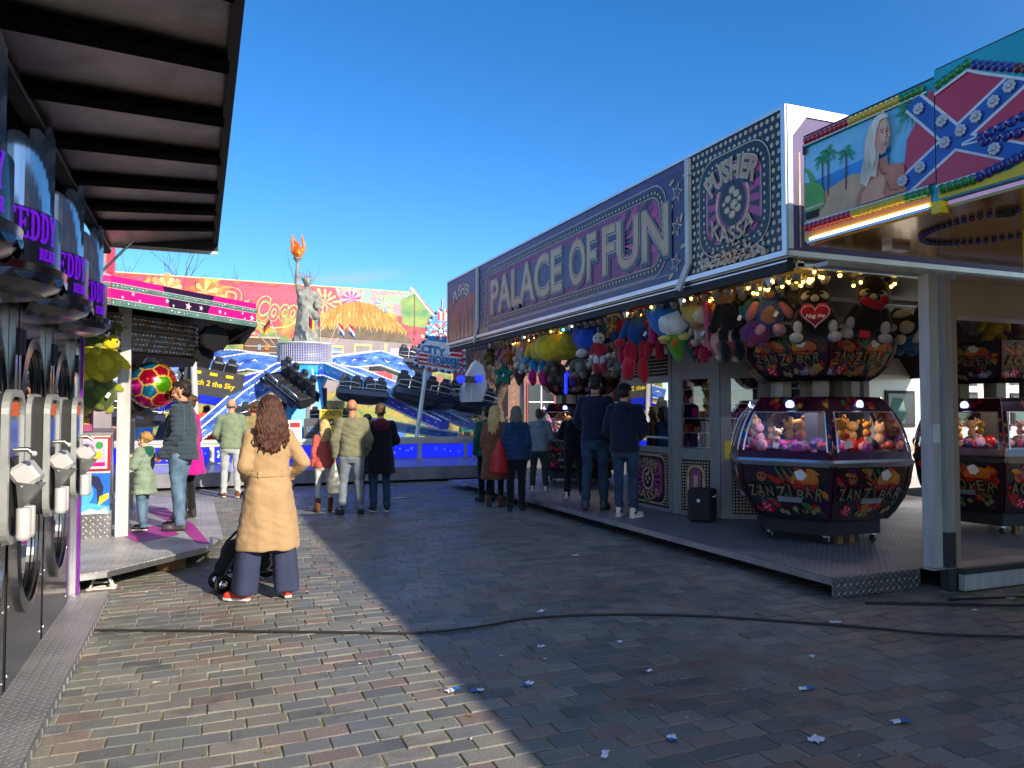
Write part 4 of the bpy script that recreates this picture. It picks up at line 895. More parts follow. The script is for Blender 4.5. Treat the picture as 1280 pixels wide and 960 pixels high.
b.mat('coin').poly(f4, rrpts(L4/2-.14, .2, L4/2+.14, .88, .13), -.006); b.mat('signdark').poly(f4, rrpts(L4/2-.10, .2, L4/2+.10, .84, .09), -.004); b.mat('signrose').poly(f4, rrpts(L4/2-.08, .2, L4/2+.08, .82, .07), -.002); b.mat('coin').poly(f4, rrpts(L4/2-.03, .2, L4/2+.03, .74, .03), .0)
b.mat('yellow').rect(f5, .06, .98, L5-.06, 1.22, .006); b.rect(f5, L5+.1, .98, L5+.35, 1.22, .006)
b.build('coin_panel', cb)
b = MB('mirrorglass'); b.X = C_; b.fbox(f3, .05, L3-.07, 1.10, 2.02, -.035, -.03); b.mat('alu').fbox(f3, .05, L3-.07, 1.22, 1.25, -.02, -.005); b.build('window', cb)
b = MB('glass'); b.X = C_
for f_, L_ in ((f4, L4), (f5, L5)): b.fbox(f_, .15, L_-.15, 1.10, 2.05, -.03, -.026)
b.build('pane', cb)
P('shelfdark', (.05, .03, .035), .6); b = MB('shelfdark'); b.X = C_; b.fbox(f4, .02, L4-.02, .3, 2.5, -.32, -.30); b.fbox(f5, .02, L5+.9, .3, 2.5, -.32, -.30); rb = random.Random(8)
for f_, L_ in ((f4, L4), (f5, L5+.8)):
    for k in range(5):
        zz = 1.12 + k*.2; b.mat('alu').fbox(f_, .05, L_-.05, zz-.012, zz, -.29, -.05); a = .1
        while a < L_-.15:
            w_ = rb.uniform(.04, .09); h_ = rb.uniform(.07, .15); b.mat(rb.choice(['plasticwhite', 'red', 'signrose', 'purple', 'pink', 'darkgrey', 'peach', 'navy'])).fbox(f_, a, a+w_, zz, zz+h_, -.24, -.14); a += w_+.015
b.build('shelf', cb)
# black speaker case
t = thing('speaker_case', 'black plastic ribbed case standing in front of the cashier cabin chamfer', 'case', (6.10, 8.42, .18), -.9); b = MB('blackmatte'); b.bbox((0, 0, .22), (.15, .17, .20), None, .12)
for i in range(7): b.box(-.12+i*.038, -.10+i*.038, -.178, -.168, .06, .39)
b.build('shell', t); b = MB('rubber');
for x in (-.1, .1):
    for y in (-.12, .12): b.lathe([(.001, 0), (.02, 0), (.02, .025), (.001, .025)], (x, y, 0), 8)
b.build('foot', t); MB('plasticwhite').box(-.02, .02, -.183, -.179, .26, .30).build('badge', t); MB('chrome').tube([(.154, -.08, .33), (.18, -.08, .33), (.18, .08, .33), (.154, .08, .33)], .008, 6).build('handle', t)
# posts at the back, dark-coloured panels standing in for deep interior shade, open to the caravan side
for q in ((10.9, 10.98, 5.2, 5.3), (9.5, 9.58, 15.1, 15.18), (7.6, 7.68, 11.2, 11.28)): b = nmb('greypost'); b.box(*q, .18, 3.0); part(b, 'back_post')
b = nmb('whitepaint'); b.tube([(5.55, 13.2, .18), (5.72, 13.6, 2.95)], .045, 8); part(b, 'brace')
b = nmb('shelfdark'); b.box(10.96, 11.02, 9.6, 15.0, .3, 2.98); b.box(10.9, 10.96, 5.3, 9.6, 2.15, 2.98); part(b, 'back_shade_panel')

# ------------------------------------------------------------------ flag booth, nearest on the right
P('teal', '#1f9fae', .35, 0, .1, 2, coat=.3); P('fieldred', '#c41430', .32, 0, .12, 2, coat=.4); P('saltblue', '#1c50a8', .35, 0, .1, coat=.3); P('beach', '#d0a878', .45, 0, .2, 3); P('seablue', '#2a8ad0', .4, 0, .25, 4); P('skypaint', '#5cb4e0', .4, 0, .2, 2, col2='#9ad4ea')
P('skinpaint', '#c87a58', .45, 0, .2, 4); P('skinshade', '#9c4c38', .45); P('blonde', '#d8c8b0', .45, 0, .25, 6); P('palmgreen', '#1f8a4a', .45, 0, .3); P('trunkpaint', '#6a3a28', .5); P('carlime', '#56a02a', .35, 0, .25, 4); P('orangeband', '#e88a14', .35, 0, .1, 2, coat=.3)
P('goldsoffit', '#b8882a', .16, .35, .3, 1.5, coat=.3); P('seawhite', (.7, .72, .74), .4)
for nm, c in (('capred', '#a01028'), ('capyellow', '#c8a818'), ('capgreen', '#0f7a34'), ('capblue', '#14287c'), ('capmaroon', '#5a0c20')): P(nm, c, .12, 0, .1, coat=.6)
fb = thing('flag_stall', 'bright stall fascia with beach painting, red and blue flag panel and coloured lamp caps', 'stall', (4.55, 3, 0)); F_ = Matrix.Translation((-4.55, -3, 0))
XF = 4.55; ff = Fr((XF, 4.86, 0), (0, -1, 0), (0, 0, 1)); V = lambda y: 4.86 - y
def fmb(m): q = MB(m); q.X = F_; return q
ZB, ZT, ZT2 = 2.985, 3.845, 3.885
b = fmb('teal'); b.fbox(ff, 0, V(3.64), ZB, ZT, -.05, 0); b.fbox(ff, V(3.64)+.004, V(-8), ZB+.02, ZT2, -.05, .008)
b.mat('blackmatte').fbox(ff, V(3.64)+.004, V(-8), ZT2, ZT2+.012, -.05, .012); b.fbox(ff, 0, V(3.64), ZT, ZT+.01, -.05, .004)
b.mat('teal'); b.box(XF+.06, XF+8, -8, 4.82, 3.80, 3.84); part(b, 'fascia', fb)  # unseen roof depth past the rear wall, added to shade the arcade beam
class FQ:
    n = ff.n
    def at(s_, a, b_, c=0): return ff.at((a if a < .5 else .5+(a-.5)*.86), 3.13 + (b_-3.20)*1.22, c)
fq = FQ()
b = fmb('skypaint'); u1 = V(3.69); zb, zt = 3.20, 3.70
b.poly(fq, [(.02, zb), (u1-.02, zb), (u1-.02, zt+.02), (.02, zt)], .003)
b.mat('seablue').poly(fq, [(.02, 3.36), (u1-.3, 3.36), (u1-.25, 3.50), (.02, 3.46)], .005)
b.mat('beach').poly(fq, [(.02, zb), (u1-.45, zb), (u1-.45, 3.38), (.5, 3.42), (.15, 3.36), (.02, 3.33)], .007)
for a, h_ in ((.20, .24), (.26, .27), (.44, .22)):
    b.mat('trunkpaint').line(fq, [(a, 3.34), (a+.008, 3.34+h_)], .014, .010)
    for k in range(9):
        g = -.5 + k*.52; L1 = .085*(1+.2*math.sin(k*2.3)); px_, pz_ = a+.008, 3.34+h_; c_, s_ = math.cos(g), math.sin(g)
        b.mat('palmgreen').poly(fq, [(px_, pz_), (px_+L1*.5*c_-.008*s_, pz_+L1*.5*s_+.010), (px_+L1*c_, pz_+L1*s_*.8-.022), (px_+L1*.8*c_, pz_+L1*.75*s_-.026), (px_+L1*.45*c_+.006*s_, pz_+L1*.42*s_-.006)], .012+k*2e-4)
b.mat('carlime').poly(fq, [(.01, 3.27), (.20, 3.27), (.23, 3.31), (.23, 3.37), (.19, 3.43), (.14, 3.45), (.09, 3.52), (.05, 3.56), (.01, 3.57)], .014); b.mat('skypaint').poly(fq, [(.02, 3.47), (.08, 3.46), (.05, 3.53), (.02, 3.54)], .016); b.mat('blackmatte').poly(fq, [(.02, 3.22), (.16, 3.22), (.17, 3.28), (.02, 3.28)], .013); b.mat('rimcream').rect(fq, .02, 3.285, .22, 3.30, .017); b.mat('blackmatte').rect(fq, .005, 3.66, .05, 3.73, .02)
# painted portrait: shoulders, neck, head in three quarter view, long fair hair
P('skinlight', '#d89a78', .45, 0, .12, 6); P('skinglow', '#e4b494', .45, 0, .1, 8); P('hairlight', '#e6dccb', .45, 0, .15, 12, stretch=(1, 8, 2)); P('lipred', '#b03030', .4)
b.mat('skinpaint').poly(ff, [(.545, 3.135), (.56, 3.20), (.63, 3.29), (.74, 3.34), (.76, 3.42), (.84, 3.43), (.85, 3.36), (.96, 3.345), (.985, 3.30), (.975, 3.20), (1.0, 3.135)], .030)
b.mat('skinlight').poly(ff, [(.60, 3.135), (.62, 3.22), (.70, 3.29), (.80, 3.31), (.83, 3.25), (.80, 3.17), (.82, 3.135)], .032); b.mat('skinshade').line(ff, [(.765, 3.43), (.775, 3.36), (.80, 3.31), (.84, 3.30)], .010, .034); b.line(ff, [(.83, 3.25), (.86, 3.18), (.93, 3.16)], .007, .034)
b.mat('blonde').poly(ff, [(.76, 3.745), (.70, 3.70), (.655, 3.60), (.645, 3.48), (.61, 3.38), (.60, 3.30), (.66, 3.25), (.70, 3.32), (.745, 3.30), (.77, 3.42), (.80, 3.60), (.86, 3.72), (.82, 3.75)], .036)
b.mat('skinlight').poly(ff, [(.755, 3.66), (.80, 3.705), (.85, 3.69), (.873, 3.64), (.872, 3.60), (.883, 3.57), (.868, 3.55), (.868, 3.52), (.852, 3.49), (.835, 3.455), (.80, 3.445), (.765, 3.49), (.745, 3.56)], .040)
b.mat('skinglow').poly(ff, [(.79, 3.67), (.83, 3.69), (.855, 3.66), (.85, 3.58), (.84, 3.53), (.80, 3.54), (.785, 3.60)], .042)
b.mat('hairlight').poly(ff, [(.83, 3.745), (.87, 3.70), (.80, 3.70), (.765, 3.64), (.75, 3.55), (.755, 3.45), (.72, 3.36), (.70, 3.45), (.685, 3.56), (.70, 3.66), (.74, 3.72)], .045)
b.mat('blonde')
for k in range(5): b.line(ff, [(.69+k*.012, 3.66), (.675+k*.014, 3.52), (.66+k*.018, 3.36)], .004, .047)
b.mat('skinshade').line(ff, [(.795, 3.618), (.81, 3.626), (.828, 3.620)], .006, .046); b.line(ff, [(.845, 3.618), (.857, 3.622), (.867, 3.615)], .006, .046); b.mat('iris' if 'iris' in MATS else 'blackmatte').disc(ff, .815, 3.604, .008, .046, 8, rv=.006); b.disc(ff, .857, 3.601, .007, .046, 8, rv=.006)
b.mat('skinshade').line(ff, [(.845, 3.60), (.856, 3.565), (.842, 3.556)], .005, .046); b.mat('lipred').poly(ff, [(.818, 3.517), (.836, 3.526), (.856, 3.518), (.84, 3.505)], .046); b.mat('plasticwhite').poly(ff, [(.826, 3.5175), (.85, 3.5175), (.84, 3.513)], .0475)
for k in range(9):
    g = 1.2 + k*.42; L1 = .16*(1+.2*math.sin(k*2.3)); px_, pz_ = 1.06, 3.70; c_, s_ = math.cos(g), math.sin(g); cp = clip2 if False else None
    pp = [(px_, pz_), (px_+L1*.5*c_-.012*s_, pz_+L1*.4*s_+.012), (px_+L1*c_, pz_+L1*s_*.9-.05), (px_+L1*.8*c_, pz_+L1*.7*s_-.05), (px_+L1*.45*c_+.010*s_, pz_+L1*.35*s_-.012)]
    b.mat('palmgreen').poly(ff, [(q[0], min(3.76, q[1])) for q in pp], .0205+k*1e-4)
part(b, 'beach_painting', fb)
# flag panel: red field, blue saltire edged white, across the seam
b = fmb('fieldred'); UA = V(3.64)
def clip(poly, box):
    u0_, u1_, v0_, v1_ = box
    for ax_, lim, sg in ((0, u0_, 1), (0, u1_, -1), (1, v0_, 1), (1, v1_, -1)):
        out_ = []; k_ = len(poly)
        for i_ in range(k_):
            p_, q_ = poly[i_], poly[(i_+1) % k_]; a_, c_ = (p_[ax_]-lim)*sg, (q_[ax_]-lim)*sg
            if a_ >= 0: out_.append(p_)
            if (a_ >= 0) != (c_ >= 0): t_ = a_/(a_-c_); out_.append((p_[0]+(q_[0]-p_[0])*t_, p_[1]+(q_[1]-p_[1])*t_))
        poly = out_
        if len(poly) < 3: return None
    return poly
def cpoly(pts, box, w):
    q_ = clip(pts, box)
    if q_: b.poly(ff, q_, w)
def cline(p_, q_, t_, box, w):
    L_ = math.hypot(q_[0]-p_[0], q_[1]-p_[1]); x_, y_ = -(q_[1]-p_[1])/L_*t_/2, (q_[0]-p_[0])/L_*t_/2; cpoly([(p_[0]+x_, p_[1]+y_), (q_[0]+x_, q_[1]+y_), (q_[0]-x_, q_[1]-y_), (p_[0]-x_, p_[1]-y_)], box, w)
BX1 = (.97, UA-.002, 3.13, 3.76); BX2 = (UA+.008, UA+1.25, 3.10, 3.80)
cpoly([(.97, 3.10), (1.30, 3.10), (1.30, 3.9), (1.16, 3.73), (1.10, 3.62), (1.00, 3.49), (.975, 3.32)], BX1, .0215); cpoly([(1.2, 3.0), (3, 3.0), (3, 3.9), (1.2, 3.9)], BX2, .0215)
for bx, w0 in ((BX1, .023), (BX2, .0235)):
    for mt, t_, w in (('seawhite', .155, 0), ('saltblue', .115, .002)):
        b.mat(mt)
        cline((.90, 3.135), (1.95, 3.68), t_, bx, w0+w); cline((1.05, 3.74), (1.36, 3.39), t_, bx, w0+w+.0004); cline((1.30, 3.40), (1.85, 3.12), t_*.8, bx, w0+w+.0007)
b.mat('saltblue').poly(ff, [(1.48, 3.32), (2.6, 3.24), (2.6, 3.46)], .0285); b.mat('seawhite'); b.line(ff, [(1.42, 3.325), (2.6, 3.48)], .012, .0300); b.line(ff, [(1.42, 3.315), (2.6, 3.22)], .012, .0300)
b.mat('teal'); b.poly(ff, [(UA+.008, 3.72), (UA+.25, 3.79), (UA+.33, 3.74), (UA+.62, 3.58), (UA+.9, 3.50), (UA+1.9, 3.50), (UA+1.9, 3.88), (UA+.008, 3.88)], .0295)
b.mat('seawhite'); b.line(ff, [(UA+.012, 3.72), (UA+.25, 3.785), (UA+.33, 3.735), (UA+.62, 3.575), (UA+1.6, 3.50)], .018, .0312); b.line(ff, [(UA+.012, 3.10), (UA+.50, 3.10), (UA+.70, 3.17), (UA+2.6, 3.17)], .018, .0312); b.line(ff, [(.02, 3.125), (u1-.01, 3.12)], .014, .024); b.line(ff, [(.02, 3.765), (u1-.01, 3.765)], .014, .024)
b.mat('yellow').rect(ff, .0, ZB+.0, u1, 3.03, .006); b.mat('orangeband').rect(ff, .0, 3.02, u1, 3.065, .008); b.mat('yellow').poly(ff, [(UA+.01, ZB+.03), (UA+4, ZB+.03), (UA+4, 3.145), (UA+.72, 3.145), (UA+.5, 3.07), (UA+.01, 3.065)], .0135)
part(b, 'flag_panel', fb)
cap0 = {}
def caprow(p, q, n, cols, label_):
    for i in range(n):
        u = p[0]+(q[0]-p[0])*i/(n-1); z = p[1]+(q[1]-p[1])*i/(n-1); c = cols[min(len(cols)-1, int(i/n*len(cols)))]
        if c not in cap0:
            m = MB(c); m.lathe([(.034, -.004), (.034, .006), (.031, .016), (.022, .027), (.010, .032), (.0005, .033)], (0, 0, 0), 12, ax=tuple(ff.n)); cap0[c] = m.build('lamp_cap', fb); o = cap0[c]
        else: o = cap0[c].copy(); COL.objects.link(o)
        w_ = .012 if u < UA else .018
        o.location = ff.at(u, z, w_) - Vector((4.55, 3, 0))
caprow((.05, 3.80), (u1-.06, 3.797), 24, ['capred', 'capred', 'capyellow', 'capyellow', 'capgreen'], ''); caprow((.05, 3.092), (u1-.03, 3.088), 24, ['capred', 'capred', 'capyellow', 'capyellow', 'capgreen'], '')
caprow((UA+.04, 3.775), (UA+.25, 3.83), 5, ['capgreen'], ''); caprow((UA+.30, 3.80), (UA+.62, 3.64), 8, ['capblue', 'capblue', 'capmaroon'], ''); caprow((UA+.67, 3.62), (UA+1.3, 3.55), 8, ['capmaroon'], '')
caprow((UA+.05, 3.075), (UA+.26, 3.075), 5, ['capgreen'], ''); caprow((UA+.31, 3.08), (UA+.66, 3.14), 7, ['capblue'], ''); caprow((UA+.71, 3.145), (UA+1.2, 3.145), 8, ['capmaroon'], '')
caprow((UA+.33, 3.325), (UA+.66, 3.37), 6, ['capblue'], '')
caprow((UA+.35, 3.29), (UA+.7, 3.26), 6, ['capblue'], '')
P('petal', (.55, .56, .58), .3, .2, .2)
fl = None
for u, z in ((.972, 3.208), (1.114, 3.262), (1.304, 3.37), (1.419, 3.411), (1.525, 3.462), (1.642, 3.515), (1.744, 3.571), (1.111, 3.666), (1.284, 3.522), (1.64, 3.22)):
    if fl is None:
        m = MB('petal')
        for k in range(8): g = k*math.pi/4; m.ell((.020, .026*math.cos(g), .026*math.sin(g)), (.010, .016, .016), nu=7, nv=5)
        m.ell((.028, 0, 0), (.014, .015, .015), nu=8, nv=5); m.X = Matrix(); fl = m.build('star_lamp', fb); o = fl; fl.rotation_euler = (0, 0, math.pi)
    else: o = fl.copy(); COL.objects.link(o)
    o.location = ff.at(u, z, .02) - Vector((4.55, 3, 0))
b = fmb('goldsoffit'); b.box(XF+.02, XF+5, -8, 4.84, 2.95, 2.97); part(b, 'soffit', fb)
b = fmb('alu'); b.box(XF-.04, XF-.006, 3.68, 4.80, 2.955, 2.975); b.mat('tubewhite').tube([(XF-.025, 3.70, 2.99), (XF-.025, 4.78, 2.99)], .012, 8)
b.mat('yellow').box(XF-.03, XF+.04, 3.60, 3.67, 2.92, 3.0); part(b, 'tube_light', fb)
b = fmb('capblue')
for i in range(64):
    g = 2*math.pi*i/64; b.ell((5.35+.42*math.cos(g), 3.75+.60*math.sin(g), 2.935), (.024, .024, .02), nu=7, nv=4)
part(b, 'lamp_ring', fb)
b = fmb('blackmatte'); b.tube([(5.0, 3.5, 2.92), (5.0, 3.5, 2.94)], .06, 12); part(b, 'soffit_fitting', fb)
b = fmb('alu'); b.box(5.1, 5.3, 4.50, 4.60, 2.90, 2.95); part(b, 'soffit_bracket', fb)
b = fmb('yellow'); b.tube([(5.62, 3.78, 2.94), (5.57, 3.74, 2.62)], .03, 6); b.tube([(5.57, 3.74, 2.62), (5.95, 3.62, 2.60)], .028, 6); b.tube([(5.62, 3.78, 2.80), (6.1, 3.6, 2.80)], .022, 6); b.tube([(5.60, 3.76, 2.70), (5.80, 3.66, 2.79)], .018, 6); b.mat('tubewhite').tube([(5.62, 3.75, 2.84), (6.1, 3.58, 2.84)], .010, 6); part(b, 'bracket', fb)
b = fmb('fieldred'); b.box(8.2, 8.4, -8, 4.6, .02, 2.95); b.mat('blackmatte').box(8.0, 8.2, -8, 4.6, .02, .9); part(b, 'rear_wall', fb)
b = fmb('alu'); b.box(8.0, 8.1, 4.6, 4.7, 0, 2.95); b.box(7.9, 8.0, -8, -7.9, 0, 2.95); part(b, 'post', fb)
# ------------------------------------------------------------------ the spinning ride in the middle
P('armblue', '#173aa0', .3, 0, .3, 2.4, col2='#5c8cd4', coat=.4, stretch=(1, 1, 3)); P('armdeep', '#1a2cc0', .3, 0, .15, 3, coat=.4); P('aqua', '#1aa0c8', .3, 0, .25, 2, col2='#3a60d8', coat=.4); P('shellblack', (.022, .023, .027), .32, 0, .3, 4, coat=.4, bump=.1, bscale=20)
P('shellnavy', '#0e1c40', .3, 0, .2, 3, coat=.5); P('dotwhite', (.75, .78, .85), .4); P('drumwhite', (.50, .50, .52), .4, .1, .1); P('drumblue', '#3038a0', .4); P('columnblue', '#1f9ad8', .35, 0, .15, 1.5, coat=.3); P('deckgrey', (.33, .35, .38), .4, .4, .15, 2)
P('stone', (.22, .225, .20), .8, 0, .35, 7, bump=.4, bscale=40); P('flame', '#d83408', .4, 0, .3, 4, col2='#f08a20'); P('signyellow', '#e6b41c', .45)
rd = thing('spinning_ride', 'large spinning ride with sweeping blue arms, black gondolas and a blue lit front step', 'fairground ride', (2.8, 23, 0)); G = Matrix.Translation((-2.8, -23, 0))
def rmb(m): q = MB(m); q.X = G; return q
b = rmb('treaddark'); b.box(-6, 7.3, 17.15, 17.17, .06, .34); b.box(7.28, 7.30, 17.17, 28, .06, .34); b.mat('deckgrey')
b.add([(-6, 17.15, .345), (7.3, 17.15, .345), (7.0, 17.6, .50), (-6, 17.6, .50)], [(0, 1, 2, 3)]); b.box(-6, 7.0, 17.6, 28, .12, .50); b.add([(7.3, 17.15, .345), (7.3, 28, .345), (7.0, 28, .5), (7.0, 17.6, .5)], [(0, 1, 2, 3)]); part(b, 'platform', rd)
b = rmb('deckgrey'); b.box(-6, 6.95, 17.62, 17.95, .50, .93); b.mat('alu'); b.box(-6, 7.0, 17.56, 18.1, .93, 1.0); b.box(-6, 7.0, 17.58, 17.62, .86, .929)
for x in (-1.2, -.3, .25, .70, 1.6, 2.7, 3.8, 4.80, 5.94, 6.75): b.box(x-.045, x+.045, 17.585, 17.62, .50, .86)
part(b, 'front_wall', rd)
rs = random.Random(12); frr = Fr((0, 17.6, 0), (1, 0, 0), (0, 0, 1))
for x0, x1 in ((-2.1, -1.26), (-1.14, -.36), (-.24, .19), (.31, .65), (.77, 1.54), (1.66, 2.64), (2.76, 3.74), (3.86, 4.74), (4.86, 5.88), (6.0, 6.69)):
    b = rmb('ledcell'); b.fbox(frr, x0, x1, .53, .84, -.02, .006); b.mat('ledblue')
    nx = int((x1-x0)/.045)
    for i in range(nx):
        for j in range(7): b.rect(frr, x0+(i+.2)*(x1-x0)/nx, .54+(j+.2)*.042, x0+(i+.7)*(x1-x0)/nx, .54+(j+.7)*.042, .008)
    b.mat('dotwhite')
    for k in range(5): b.star(frr, rs.uniform(x0+.06, x1-.06), rs.uniform(.59, .79), rs.uniform(.025, .05), .011, rot=rs.random())
    part(b, 'light_panel', rd)
b = rmb('columnblue'); b.lathe([(.62, .5), (.62, 1.4), (.5, 2.2), (.75, 2.75), (.75, 2.95)], (2.83, 23.1, 0), 16, smooth=False); b.mat('shellnavy')
for g in range(8): a = g*math.pi/4+.2; b.box(2.83+.60*math.cos(a)-.07, 2.83+.60*math.cos(a)+.07, 23.1+.62*math.sin(a)-.07, 23.1+.62*math.sin(a)+.07, .5, 2.3)
b.mat('columnblue'); b.add([(2.3, 22.2, .5), (3.4, 22.2, .5), (3.2, 22.6, 2.7), (2.5, 22.6, 2.7)], [(0, 1, 2, 3)]); b.mat('shellnavy').add([(2.78, 22.16, .5), (3.05, 22.18, .5), (3.0, 22.55, 2.5), (2.8, 22.55, 2.5)], [(0, 1, 2, 3)]); part(b, 'column', rd)
b = rmb('drumwhite'); b.lathe([(.0, 2.96), (.80, 2.96), (.80, 3.02), (.76, 3.03), (.76, 3.55), (.80, 3.56), (.80, 3.60), (0, 3.60)], (2.83, 23.1, 0), 36)
for k in range(11):
    z = 3.05 + k*.046
    b.mat('drumblue').lathe([(.765, z), (.775, z+.012), (.765, z+.024)], (2.83, 23.1, 0), 36)
b.mat('drumwhite')
for k in range(72): a = k*math.pi/36; b.tube([(2.83+.78*math.cos(a), 23.1+.78*math.sin(a), 3.03), (2.83+.78*math.cos(a), 23.1+.78*math.sin(a), 3.56)], .011, 4)
part(b, 'drum', rd)
def arm(pts, w0, w1, h0, h1, mt='armblue', edge='dotwhite', n=None):
    """box beam through points, edges beaded with lamps"""
    b = rmb(mt); pts = [Vector(p) for p in pts]; k = len(pts); vs = []; rows = []
    for i, p in enumerate(pts):
        t = (pts[min(i+1, k-1)] - pts[max(i-1, 0)]).normalized(); s = t.cross(Vector((0, 0, 1))).normalized(); u = s.cross(t).normalized(); q = i/(k-1); w = w0+(w1-w0)*q; h = h0+(h1-h0)*q
        c = [p + s*w/2 + u*h/2, p - s*w/2 + u*h/2, p - s*w/2 - u*h/2, p + s*w/2 - u*h/2]; vs += c; rows.append(c)
    fs = [(0, 1, 2, 3), tuple(4*(k-1)+j for j in (3, 2, 1, 0))]
    for i in range(k-1):
        for j in range(4): j2 = (j+1) % 4; fs.append((i*4+j, i*4+4+j, i*4+4+j2, i*4+j2))
    b.add(vs, fs)
    b.mat('seawhite')
    for c in range(4): b.tube([r[c] for r in rows], .022, 4)
    b.mat(edge)
    for c in range(4):
        for i in range(k-1):
            a, d = rows[i][c], rows[i+1][c]; L = (d-a).length; m = max(1, int(L/.12))
            for j in range(m): b.ell(a + (d-a)*(j/m), .033, nu=5, nv=4)
    # arrows and flashes on the faces
    b.mat('dotwhite')
    for c in (0, 1):
        r0 = rows
        for i in range(k-1):
            a = (rows[i][c]*.5 + rows[i][3-c]*.5); d = (rows[i+1][c]*.5 + rows[i+1][3-c]*.5); out = (rows[i][c]-rows[i][1-c]).normalized()*.012; up = (rows[i][c]-rows[i][3-c])
            for j in range(4):
                p = a.lerp(d, (j+.2)/4) + out; q = a.lerp(d, (j+.75)/4) + out; z = up*(.18 if j % 2 else -.18)
                b.add([p, p.lerp(q, .5)+z, q, p.lerp(q, .55)+z*.5], [(0, 1, 2, 3), (3, 2, 1, 0)])
    part(b, 'arm', rd)
H0 = (2.8, 23.0, 2.85)
arm([H0, (2.14, 22.5, 2.72), (.97, 21.19, 1.95), (-.16, 20.14, .98)], .45, .30, .62, .25)
arm([H0, (2.2, 24.0, 3.0), (1.1, 24.9, 3.2), (-.5, 26.1, 3.25), (-2.2, 27.4, 2.9)], .5, .4, .55, .55)
arm([H0, (3.43, 22.35, 2.81), (4.05, 20.9, 2.40), (4.65, 19.6, 1.95)], .4, .3, .40, .25, 'aqua')
arm([(4.53, 19.74, 1.95), (5.0, 18.9, 1.62), (5.5, 17.9, 1.28)], .30, .28, .28, .22, 'armdeep')
arm([H0, (3.73, 23.85, 3.1), (5.3, 24.83, 3.35), (7.4, 26.1, 2.85)], .5, .4, .3, .55)
arm([H0, (1.4, 22.6, 2.5), (-.3, 22.6, 2.0), (-1.6, 21.2, 1.55)], .4, .3, .4, .3, 'armdeep')
arm([(4.6, 20.6, 2.0), (5.88, 19.3, 1.58), (6.4, 18.5, 1.25)], .3, .26, .24, .2, 'armblue')
arm([H0, (2.7, 21.6, 2.3), (2.5, 20.4, 1.9)], .4, .3, .4, .25, 'aqua')
arm([H0, (4.4, 23.6, 2.75), (6.0, 23.4, 2.2), (7.0, 22.6, 1.7)], .45, .3, .45, .3, 'armblue')
arm([H0, (3.4, 24.6, 3.2), (4.3, 26.6, 3.4)], .5, .4, .5, .5, 'aqua')
arm([H0, (1.3, 23.4, 3.05), (-.4, 23.8, 2.75), (-2.4, 23.4, 2.2)], .5, .4, .5, .4, 'armblue')
arm([(4.2, 21.0, 1.35), (5.2, 20.2, 1.15), (6.4, 19.6, .95)], .26, .22, .2, .2, 'aqua')
# gondolas: tub, seat shells in pairs, lap bars
def gondola(loc, rz, tilt=(0, 0), text=None, name='gondola', sc=1.):
    M = G @ Matrix.Translation(loc) @ Matrix.Rotation(rz, 4, 'Z') @ Matrix.Rotation(tilt[0], 4, 'X') @ Matrix.Rotation(tilt[1], 4, 'Y') @ Matrix.Scale(sc, 4)
    b = MB('shellblack'); b.X = M; n = 18
    L = .78
    def ring(x, s, z0): return [(x, .40*s*math.cos(g), z0 + .36*s*math.sin(g)) for g in [math.pi + math.pi*i/10 for i in range(11)]]
    xs = [(-L, .62, .02), (-L*.85, .85, 0), (-L*.4, 1, -.02), (0, 1.0, -.03), (L*.4, 1, -.02), (L*.85, .85, 0), (L, .62, .02)]
    vs = []; 
    for x, s, z in xs: vs += ring(x, s, z)
    fs = []
    for i in range(len(xs)-1):
        for j in range(10): fs.append((i*11+j, (i+1)*11+j, (i+1)*11+j+1, i*11+j+1))
    b.add(vs, fs, True); b.add(vs[:11], [tuple(range(11))]); b.add(vs[-11:], [tuple(range(10, -1, -1))])
    b.mat('shellnavy'); b.box(-L*.95, L*.95, -.40, -.36, -.16, -.02); b.box(-L*.95, L*.95, .36, .41, -.14, .1)
    b.mat('blackmatte').box(-L*.9, L*.9, -.34, .34, -.16, -.12)
    for sx in (-.55, -.19, .19, .55):      # head restraints
        b.mat('shellblack').bbox((sx, .22, .22), (.165, .07, .22), Matrix.Rotation(.2, 3, 'X'), .5); b.bbox((sx, .26, .46), (.10, .06, .09), None, .6); b.bbox((sx, -.02, -.04), (.16, .22, .07), None, .4)
    b.mat('brushed')
    for s in (-1, 1): b.tube([(s*.10, -.30, .05), (s*.10, -.33, .18), (s*.38, -.35, .22), (s*.70, -.33, .18), (s*.72, -.2, .02)], .022, 6)
    b.tube([(-L, -.36, .06), (L, -.36, .06)], .014, 5)
    if text:
        fr = Fr((-L*.9, -.41, -.32), (1, 0, 0), (0, 0, 1)); b.mat('darkgrey').fbox(fr, -.05, 1.5, -.10, .62, -.02, .0); b.mat('armdeep').fbox(fr, -.05, 1.5, -.34, -.10, -.03, .0)
        b.mat('yellow').text(fr, text, .05, .12, 1.25, .20, .006, off=.03); 
        for k in range(3): b.bbox(fr.at(.25+.42*k, .50, .01), (.10, .015, .04), None, .3)
    mb_ = b.build('gondola', rd)
    return mb_
gondola((.23, 21.3, 2.50), .20, (.3, .15), 'reach 2 the Sky', sc=.95)
gondola((2.15, 20.6, 2.25), -1.1, (.2, .5), None)
gondola((3.76, 19.2, 2.10), -.15, (-.15, .1), sc=.82); gondola((5.15, 18.5, 2.05), -.10, (-.12, .20), sc=.98); gondola((6.50, 18.8, 1.88), -.15, (-.1, .22), sc=.88)
gondola((6.95, 25.5, 3.35), -.1, (-.1, .1)); gondola((-1.6, 21.0, 1.6), .3, (0, .1))
gondola((.75, 22.4, 1.35), .5, (.2, -.2), sc=.9)
